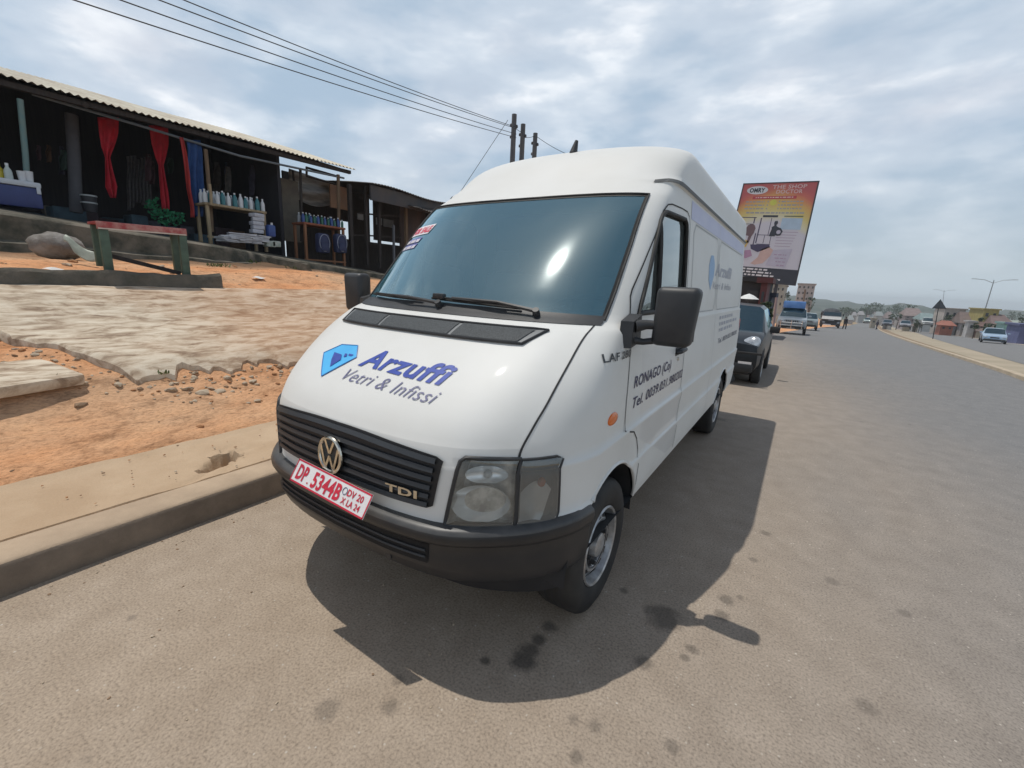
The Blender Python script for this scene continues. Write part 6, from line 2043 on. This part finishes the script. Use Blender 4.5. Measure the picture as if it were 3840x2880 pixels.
# pictures of shop fittings
PLUM, LILA, SKYB = bcol('plum', (.06, .05, .11)), bcol('lilac', (.50, .48, .58)), bcol('pale_blue', (.42, .55, .68))
for (u0, v0, u1, v1) in ((.03, .338, .30, .346), (.06, .345, .075, .52), (.27, .345, .285, .40), (.06, .405, .28, .411), (.06, .468, .25, .474), (.08, .52, .25, .525), (.36, .345, .375, .60), (.33, .50, .345, .62), (.50, .345, .508, .52), (.36, .512, .55, .518), (.38, .605, .56, .612), (.545, .52, .553, .60), (.46, .52, .468, .60)):
    quad('rack', u0, v0, u1, v1, PLUM)
quad('rack_top', .38, .318, .58, .338, bcol('ink', (.03, .035, .05)))
quad('display_top', .66, .322, .90, .332, bcol('olive', (.12, .14, .06)))
quad('display_case', .64, .345, .90, .455, SKYB)
for k in range(6):
    quad('shelf_line', .62, .478 + .028 * k, .88 - .012 * k, .483 + .028 * k, bcol('mauve', (.40, .30, .42)))
def blob(name, pts, m_, o=.018):
    q = MB(); q.add([BBp(u, v, o) for u, v in pts], [tuple(range(len(pts)))]); bpart(q.build(name, m_, None, 0, recalc=False))
blob('mannequin', [(.555, .375), (.59, .372), (.60, .395), (.585, .415), (.60, .43), (.655, .445), (.685, .475), (.665, .515), (.63, .52), (.60, .515), (.595, .525), (.52, .525), (.525, .495), (.535, .455), (.53, .435), (.56, .42), (.55, .395)], bcol('ink', (.03, .035, .05)))
q = MB(); q.add([BBp(.632 + .028 * math.cos(t), .482 + .020 * math.sin(t), .022) for t in [2 * math.pi * k / 16 for k in range(16)]], [tuple(range(16))]); bpart(q.build('arm_gap', LILA, None, 0, recalc=False))
blob('seated_figure', [(.21, .42), (.26, .405), (.30, .42), (.32, .45), (.31, .50), (.29, .53), (.27, .60), (.24, .60), (.25, .53), (.20, .52), (.17, .50), (.19, .45)], bcol('brownplum', (.16, .10, .11)))
blob('fabric', [(.10, .57), (.20, .56), (.27, .585), (.25, .64), (.20, .66), (.12, .61)], bcol('gold', (.58, .38, .06)))
blob('fabric', [(.12, .66), (.22, .66), (.25, .70), (.18, .73), (.12, .71)], bcol('blue', (.12, .16, .42)))
blob('fabric', [(.10, .71), (.18, .71), (.20, .76), (.12, .79)], bcol('crimson', (.48, .04, .06)))
blob('fabric', [(.22, .68), (.32, .67), (.36, .73), (.28, .76), (.22, .75)], bcol('pinkmix', (.42, .25, .38)))
blob('counter', [(.30, .615), (.55, .610), (.57, .635), (.48, .67), (.42, .69), (.32, .66)], bcol('plum', (.06, .05, .11)))
blob('hand', [(.46, .66), (.55, .63), (.62, .66), (.60, .72), (.52, .80), (.42, .82), (.36, .81), (.44, .74)], bcol('skin_pink', (.60, .42, .38)))
blob('pale_floor', [(.62, .66), (.86, .64), (.82, .83), (.56, .82)], LILA, .014)
for k in range(4):
    dashes('small_print', .64 + .02 * k, .80, .70 + .035 * k, .010, bcol('mauve', (.40, .30, .42)))
quad('black_footer', .012, .845, .988, .985, bcol('ink', (.025, .032, .05)), .014)
for k, (a_, b_) in enumerate(((.14, .62), (.14, .66), (.14, .70), (.14, .80))):
    q = MB(); u = a_; v = .858 + .030 * k
    while u < b_:
        l = random.uniform(.03, .09)
        q.add([BBp(u, v, .02), BBp(min(b_, u + l), v, .02), BBp(min(b_, u + l), v + .016, .02), BBp(u, v + .016, .02)], [(0, 1, 2, 3)]); u += l + .018
    bpart(q.build('footer_print', INKW, None, 0, recalc=False))
for u in (.25, .75):
    p = BBp(u, .6); q = MB(); q.cyl((p.x, BY + .3, p.z), (p.x - .2, BY + .3, g(BY) - .3), .12, .14, 10); bpart(q.build('post', FRD, None, 50))

# ================================================================== sign, lamps
sg = thing('warning_sign', 'dark triangular road sign on a thin leaning pole in the median', 'sign', onroad(3498, 1271))
p0 = onroad(3498, 1271); SY = p0.y
def SP(u, v):
    p = at(u, v, 'y', SY); return Vector((p.x - p0.x, 0, p.z - p0.z))
tri = [SP(3494, 1157), SP(3549, 1158), SP(3527, 1122)]
q = MB(); q.prism([p + Vector((0, -.02, 0)) for p in tri], (0, .02, 0)); q.build('plate', mat('sign_back_grey', (.03, .038, .048), .55), sg, 0)
cn = (tri[0] + tri[1] + tri[2]) / 3
q = MB(); q.prism([cn + (p - cn) * .74 + Vector((0, -.026, 0)) for p in tri], (0, .008, 0)); q.build('face', mat('sign_face_grey', (.055, .065, .08), .5), sg, 0)
q = MB(); q.tube([SP(3498, 1272) - Vector((0, 0, .2)), SP(3509, 1210), SP(3519, 1156), SP(3524, 1130)], .038, 8)
for v_ in q.v[:]:
    pass
q.build('pole', mat('sign_pole_dark', (.03, .032, .035), .6), sg, 50)
def lamp(u, vt, ub, vb, Y, lab, spread):
    a_ = at(u, vt, 'y', Y); b_ = at(ub, vb, 'y', Y)
    d = (a_ - b_) / (a_.z - b_.z)
    base = a_ - d * (a_.z - g(Y))
    root = thing('street_lamp', lab, 'lamp', base, 0, 'double armed street lamps')
    t_ = a_ - base
    q = MB(); q.tube([Vector((0, 0, -.2)), t_ * .5, t_], [.13, .10, .07], 8); q.build('post', mat('galvanised_post', (.30, .33, .36), .5, .3), root, 50)
    for s in (1, -1):
        q = MB(); q.tube([t_ - Vector((0, 0, .6)), t_ + Vector((s * spread * .5, 0, .0)), t_ + Vector((s * spread, 0, .12))], .05, 6); q.build('arm', mat('galvanised_post', (.30, .33, .36), .5), root, 50)
        q = MB(); q.box(t_ + Vector((s * (spread + .25), 0, .13)), (.8, .24, .10), ch=.03); q.build('lamp_head', mat('lamp_head_grey', (.34, .36, .38), .5), root, 30)
lamp(3728, 1050, 3693, 1165, 125, 'nearer double armed street lamp above the yellow building', 2.6)
lamp(3541, 1088, 3534, 1150, 255, 'farther double armed street lamp above the triangular sign', 2.8)

# ================================================================== buildings on both sides
def wallm(c):
    l_ = sum(c) / 3
    c = tuple(.72 * x + .28 * l_ for x in c)
    return mat('render_%d_%d_%d' % tuple(int(x * 100) for x in c), c, .85, col2=tuple(x * .75 for x in c), scale=1.2)
GLD = mat('dark_opening', (.035, .04, .045), .5)
def house(name, lab, u0, u1, vt, vb, Y, wall, roof=None, rh=0.0, depth=9.0, nwin=3, cat='building', floors=1, eave=.4):
    a_, b_ = at(u0, vb, 'y', Y), at(u1, vb, 'y', Y); t_ = at((u0 + u1) / 2, vt, 'y', Y)
    zb = min(g(Y) if Y > 8 else 0, a_.z) - .3
    zt = t_.z
    root = thing(name, lab, cat, ((a_.x + b_.x) / 2, Y, zb))
    W_ = b_.x - a_.x; hw = zt - zb - (rh if roof else 0)
    q = MB(); q.box((0, depth / 2, hw / 2), (W_, depth, hw)); q.build('wall', wallm(wall), root, 0)
    if roof:
        q = MB()
        q.add([(-W_ / 2 - eave, -eave, hw + .02), (W_ / 2 + eave, -eave, hw + .02), (W_ / 2 + eave, depth + eave, hw + .02), (-W_ / 2 - eave, depth + eave, hw + .02), (-W_ / 2 * .75, depth / 2, hw + rh), (W_ / 2 * .75, depth / 2, hw + rh)],
              [(0, 1, 5, 4), (2, 3, 4, 5), (0, 4, 3), (1, 2, 5), (0, 3, 2, 1)])
        q.build('roof', wallm(roof), root, 0)
    else:
        q = MB(); q.box((0, depth / 2, hw + .12), (W_ + .4, depth + .4, .24)); q.build('parapet', wallm(tuple(c * .8 for c in wall)), root, 0)
    vis = at(u0, vb, 'y', Y).z - zb
    for fl in range(floors):
        zc = vis + (hw - vis) * (fl + .5) / floors
        for k in range(nwin):
            ww = W_ / nwin * .45; wh = (hw - vis) / floors * .45
            q = MB(); q.box((-W_ / 2 + W_ * (k + .5) / nwin, -.01, zc), (ww, .06, wh)); f_ = q.build('window', wallm(tuple(min(.8, c * 1.15) for c in wall)), root, 0)
            q = MB(); q.box((-W_ / 2 + W_ * (k + .5) / nwin, -.03, zc), (ww * .86, .06, wh * .84)); q.build('pane', GLD, f_, 0)
    return root
Yb = lambda u, v: onroad(u, v).y
house('house', 'cream flat roofed house right of the triangular sign', 3526, 3604, 1160, 1232, 118, (.46, .40, .35), None, 0, 8, 3, floors=2)
house('house', 'long house with a brown roof between the cream house and the yellow building', 3602, 3672, 1172, 1236, 112, (.36, .32, .31), (.17, .115, .10), 2.0, 10, 4)
house('yellow_building', 'mustard yellow building below the nearer street lamp', 3672, 3729, 1162, 1232, 108, (.44, .35, .055), None, 0, 8, 2, floors=2)
house('house', 'house with a reddish brown roof right of the yellow building', 3722, 3797, 1181, 1238, 104, (.27, .22, .27), (.18, .11, .10), 1.8, 9, 3)
house('kiosk', 'turquoise kiosk behind the pale blue saloon', 3757, 3803, 1216, 1252, 88, (.20, .44, .42), None, 0, 3, 1, 'kiosk')
house('container', 'violet blue container at the right edge', 3812, 3900, 1224, 1280, 72, (.10, .12, .30), None, 0, 4, 1, 'container')
house('house', 'low pale green roofed house at the right edge far behind', 3797, 3850, 1203, 1224, 140, (.40, .42, .38), (.30, .36, .30), 1.2, 8, 2)
house('house', 'pinkish two storey house left of the triangular sign', 3390, 3456, 1156, 1205, 170, (.34, .27, .28), (.24, .17, .16), 2.2, 10, 3, floors=2)
house('house', 'long low house with a teal roof just left of the triangular sign', 3452, 3512, 1176, 1208, 160, (.40, .42, .42), (.18, .27, .27), 1.8, 10, 4)
house('shack', 'orange red shack at the foot of the cream house', 3524, 3572, 1203, 1238, 104, (.46, .12, .05), (.36, .10, .05), .8, 3, 2, 'shack')
house('shack', 'small white stall in front of the brown roofed house', 3625, 3652, 1208, 1240, 100, (.52, .50, .48), None, 0, 2, 1, 'stall')
house('shack', 'red brown shack at the foot of the yellow building', 3674, 3716, 1208, 1240, 98, (.22, .085, .06), (.16, .08, .06), .7, 3, 2, 'shack')
random.seed(12)
for k in range(26):
    u = random.uniform(3175, 3395); Y = random.uniform(230, 420); vt = random.uniform(1166, 1190)
    c = random.choice(((.42, .36, .34), (.36, .36, .38), (.46, .42, .38), (.34, .26, .24), (.40, .43, .44)))
    w_ = random.uniform(12, 26)
    house('far_house', 'small hazy house among the far off houses below the hill', u, u + w_, vt, vt + 18, Y, c, random.choice(((.20, .14, .13), (.26, .25, .26), (.22, .25, .25))), 2.0, 9, 2, 'house')['group'] = 'far off houses below the hill'
for k in range(9):
    u = random.uniform(3560, 3830); Y = random.uniform(170, 260); vt = random.uniform(1176, 1190); w_ = random.uniform(14, 30)
    c = random.choice(((.42, .36, .34), (.36, .36, .38), (.46, .42, .38)))
    house('far_house', 'small hazy house glimpsed between the roofs on the right', u, u + w_, vt, vt + 18, Y, c, random.choice(((.20, .14, .13), (.26, .25, .26))), 2.0, 9, 2, 'house')['group'] = 'hazy houses between the roofs on the right'
# left of the road, behind the parked cars
house('building', 'cream two storey building below the left part of the billboard', 2868, 2932, 1070, 1150, 95, (.42, .41, .33), None, 0, 12, 4, floors=3)
house('building', 'pale pink building with columns right of the billboard foot', 2978, 3042, 1066, 1150, 130, (.46, .41, .39), None, 0, 10, 4, floors=4)
house('shop', 'dark shop with a red panel just beyond the van', 2760, 2864, 1056, 1160, 24, (.035, .035, .04), None, 0, 4, 1, 'shop')
house('kiosk', 'narrow dark red kiosk beside the dark shop', 2838, 2862, 1060, 1165, 23.4, (.16, .03, .03), None, 0, 2, 1, 'kiosk')
house('kiosk', 'navy kiosk among the plants behind the hatchback', 2845, 2885, 1113, 1170, 27, (.03, .04, .085), None, 0, 2, 1, 'kiosk')
um = at(2808, 1112, 'y', 20.0); ut = thing('parasol', 'white parasol between the van and the dark shop', 'parasol', (um.x, 20, T(um.x, 20)))
hh = um.z - T(um.x, 20)
q = MB(); q.lathe([(hh + .12, .0), (hh + .05, .18), (hh - .10, .40)], (0, 0, 0), 'z', 8); q.build('canopy', mat('parasol_white', (.70, .70, .68), .7), ut, 30)
q = MB(); q.cyl((0, 0, 0), (0, 0, hh + .1), .02, .02, 8); q.build('pole', FRD, ut, 50)
p = at(2913, 1112, 'y', 30); pl_ = at(2908, 1190, 'y', 30)
q = MB(); q.tube([(pl_.x, 30, g(30) - .1), p], .07, 8); tag(q.build('pink_post', mat('pinkish_post', (.42, .31, .30), .8), None, 50), 'slim pinkish post left of the silver off road car', 'post')
q = MB(); p = at(3020, 1085, 'y', 60); q.tube([(at(3008, 1180, 'y', 60).x, 60, g(60)), p], .10, 8); tag(q.build('brown_pole', mat('brown_pole', (.22, .16, .12), .8), None, 50), 'leaning brown pole in front of the pale pink building', 'pole')

# ================================================================== trees and plants
LEAF = [mat('leaf_dark', (.028, .050, .022), .7, col2=(.042, .070, .03), scale=9), mat('leaf_mid', (.050, .085, .032), .7, col2=(.07, .105, .04), scale=9)]
BARK = mat('bark', (.10, .075, .055), .9)
def tree(lab, x, y, zb, h, r, n=260, leaf=.28, name='tree', group=None, low=.25):
    root = thing(name, lab, 'tree', (x, y, zb), 0, group)
    q = MB(); top = Vector((random.uniform(-.05, .05) * h, 0, h * .7))
    q.tube([Vector((0, 0, -.5)), top * .5, top], [h * .028, h * .02, h * .008], 7)
    lm = []
    for k in range(6):
        a_ = 2 * math.pi * k / 6 + random.uniform(-.4, .4); e = Vector((math.cos(a_) * r * .7, math.sin(a_) * r * .7, h * random.uniform(.55, .85)))
        q.tube([top * random.uniform(.45, .8), e], [h * .010, h * .004], 5); lm.append(e)
    q.build('trunk', BARK, root, 50)
    q = MB()
    cl = [Vector((random.uniform(-1, 1) * r * .75, random.uniform(-1, 1) * r * .75, h * random.uniform(low + .12, .95))) for _ in range(11)] + lm
    for k in range(n):
        c = random.choice(cl); rr = r * random.uniform(.22, .45)
        d = Vector((random.gauss(0, 1), random.gauss(0, 1), random.gauss(0, .8))).normalized() * rr * random.random() ** .4
        p = c + d
        if p.z > h:
            p.z = h - random.uniform(0, .1) * h
        a1 = Vector((random.gauss(0, 1), random.gauss(0, 1), random.gauss(0, .6))).normalized() * leaf * random.uniform(.6, 1.3); a2 = a1.cross(Vector((random.gauss(0, 1), random.gauss(0, 1), random.gauss(0, 1)))).normalized() * leaf * .6
        q.add([p - a1, p + a2, p + a1, p - a2], [(0, 1, 2, 3)], random.choice((0, 0, 1)))
    q.build('crown', LEAF, root, 0, recalc=False)
    return root
random.seed(77)
def treeat(lab, u, vt, vb, wpx, Y, n=260, group=None, name='tree'):
    t_ = at(u, vt, 'y', Y); r = (at(u + wpx / 2, vt, 'y', Y).x - at(u - wpx / 2, vt, 'y', Y).x) / 2
    zb = g(Y); h = t_.z - zb
    tree(lab, t_.x, Y, zb, h, r, n, max(.14, r * .16), name, group, max(0.1, min(.7, (at(u, vb, 'y', Y).z - zb) / h)))
treeat('dark bushy tree in front of the cream house', 3560, 1178, 1206, 34, 108, 300)
treeat('dark green tree at the left corner of the yellow building', 3684, 1186, 1210, 26, 100, 260)
treeat('grey green bush left of the pale blue saloon', 3664, 1208, 1240, 22, 86, 220, None, 'bush')
treeat('pair of dark round trees left of the pinkish house, the left one', 3348, 1174, 1202, 30, 150, 260)
treeat('pair of dark round trees left of the pinkish house, the right one', 3374, 1172, 1202, 28, 150, 260)
treeat('dark tree rising behind the lorry cab', 3046, 1113, 1140, 40, 130, 300)
treeat('tall tree on the roof line of the pinkish house', 3422, 1138, 1170, 40, 230, 260)
treeat('dark tree at the far right edge behind the houses', 3836, 1178, 1215, 26, 130, 240)
for k in range(34):
    u = random.uniform(3165, 3400); Y = random.uniform(300, 560)
    vt = 1130 + random.uniform(0, 34) if 3245 < u < 3440 else random.uniform(1150, 1172)
    treeat('hazy tree in the far off woodland below the hill', u, vt, vt + 26, random.uniform(26, 48), Y, 150, 'hazy trees below the hill')
for k in range(14):
    u = random.uniform(3440, 3850); Y = random.uniform(240, 420)
    treeat('hazy tree showing above the roofs on the right', u, random.uniform(1162, 1180), 1195, random.uniform(24, 44), Y, 150, 'hazy trees above the roofs on the right')
treeat('leafy shrub beside the hatchback and the navy kiosk', 2868, 1132, 1200, 44, 22, 420, None, 'shrub')
treeat('dark shrub left of the pinkish post', 2884, 1150, 1205, 26, 20, 320, None, 'shrub')
treeat('grey green tree below the billboard beside the cream building', 2950, 1092, 1130, 44, 100, 260)

# market clutter along the far verge
random.seed(51)
for k in range(30):
    u = random.uniform(3250, 3840); t_ = (u - 3250) / 590
    vb = 1214 + 40 * t_ ** 1.2 + random.uniform(-4, 5); Y = 150 - 62 * t_ + random.uniform(-8, 8)
    w_ = random.uniform(9, 24); h_ = random.uniform(10, 24)
    c = random.choice(((.50, .49, .46), (.34, .10, .06), (.12, .16, .26), (.10, .10, .11), (.40, .34, .24), (.16, .24, .20), (.46, .40, .12), (.28, .27, .27)))
    house('stall', 'small roadside stall in the cluttered row beyond the far carriageway', u, u + w_, vb - h_, vb, Y, c, random.choice((None, (.20, .14, .12), (.36, .35, .33))), .7, 2.5, 1, 'stall')['group'] = 'roadside stalls beyond the far carriageway'
for k in range(26):
    u = random.uniform(3420, 3850); t_ = (u - 3420) / 430
    treeat('scrubby green bush in the row beyond the far carriageway', u, 1196 + 14 * t_ + random.uniform(-8, 8), 1236 + 20 * t_, random.uniform(12, 26), 128 - 40 * t_ + random.uniform(-8, 8), 130, 'bushes beyond the far carriageway', 'bush')
# far hill
q = MB(); HY = 850.0
vs_ = []; us = list(range(1500, 4700, 40))
for u in us:
    vt = 1117 + 24 * sstep(3040, 3240, u) + 26 * sstep(3380, 3560, u) + 4 * math.sin(u * .031) + 2.5 * math.sin(u * .083) if u > 3040 else 1112 - .05 * (3040 - u)
    for k in range(9):
        t = k / 8
        p = at(u, vt, 'y', HY)
        zz3 = g(HY - 500) - 4 + (p.z - g(HY - 500) + 4) * sstep(0, 1, t)
        vs_.append((p.x, HY - 520 + 520 * t + 14 * math.sin(u * .05 + k), zz3 + 1.2 * math.sin(u * .4 + k * 2.2) * t))
q.add(vs_, [(9 * i + k, 9 * i + k + 1, 9 * i + k + 10, 9 * i + k + 9) for i in range(len(us) - 1) for k in range(8)])
struct(q.build('hills', mat('wooded_hill', (.026, .045, .026), .95, col2=(.11, .11, .085), scale=.05, lo=.45, hi=.70, detail=9), None, 60, recalc=False))
# ================================================================== hazy air
hzm = bpy.data.materials.new('haze_air'); hzm.use_nodes = True
nt = hzm.node_tree; nt.nodes.clear()
o_ = nd(nt, 'ShaderNodeOutputMaterial'); pv = nd(nt, 'ShaderNodeVolumePrincipled')
pv.inputs['Color'].default_value = (.90, .96, 1.0, 1); pv.inputs['Density'].default_value = .00065; pv.inputs['Anisotropy'].default_value = .2
nt.links.new(pv.outputs[0], o_.inputs['Volume'])
q = MB(); q.box((0, 1000, -38), (2600, 2460, 110))
struct(q.build('haze', hzm, None, 0), 'stuff')
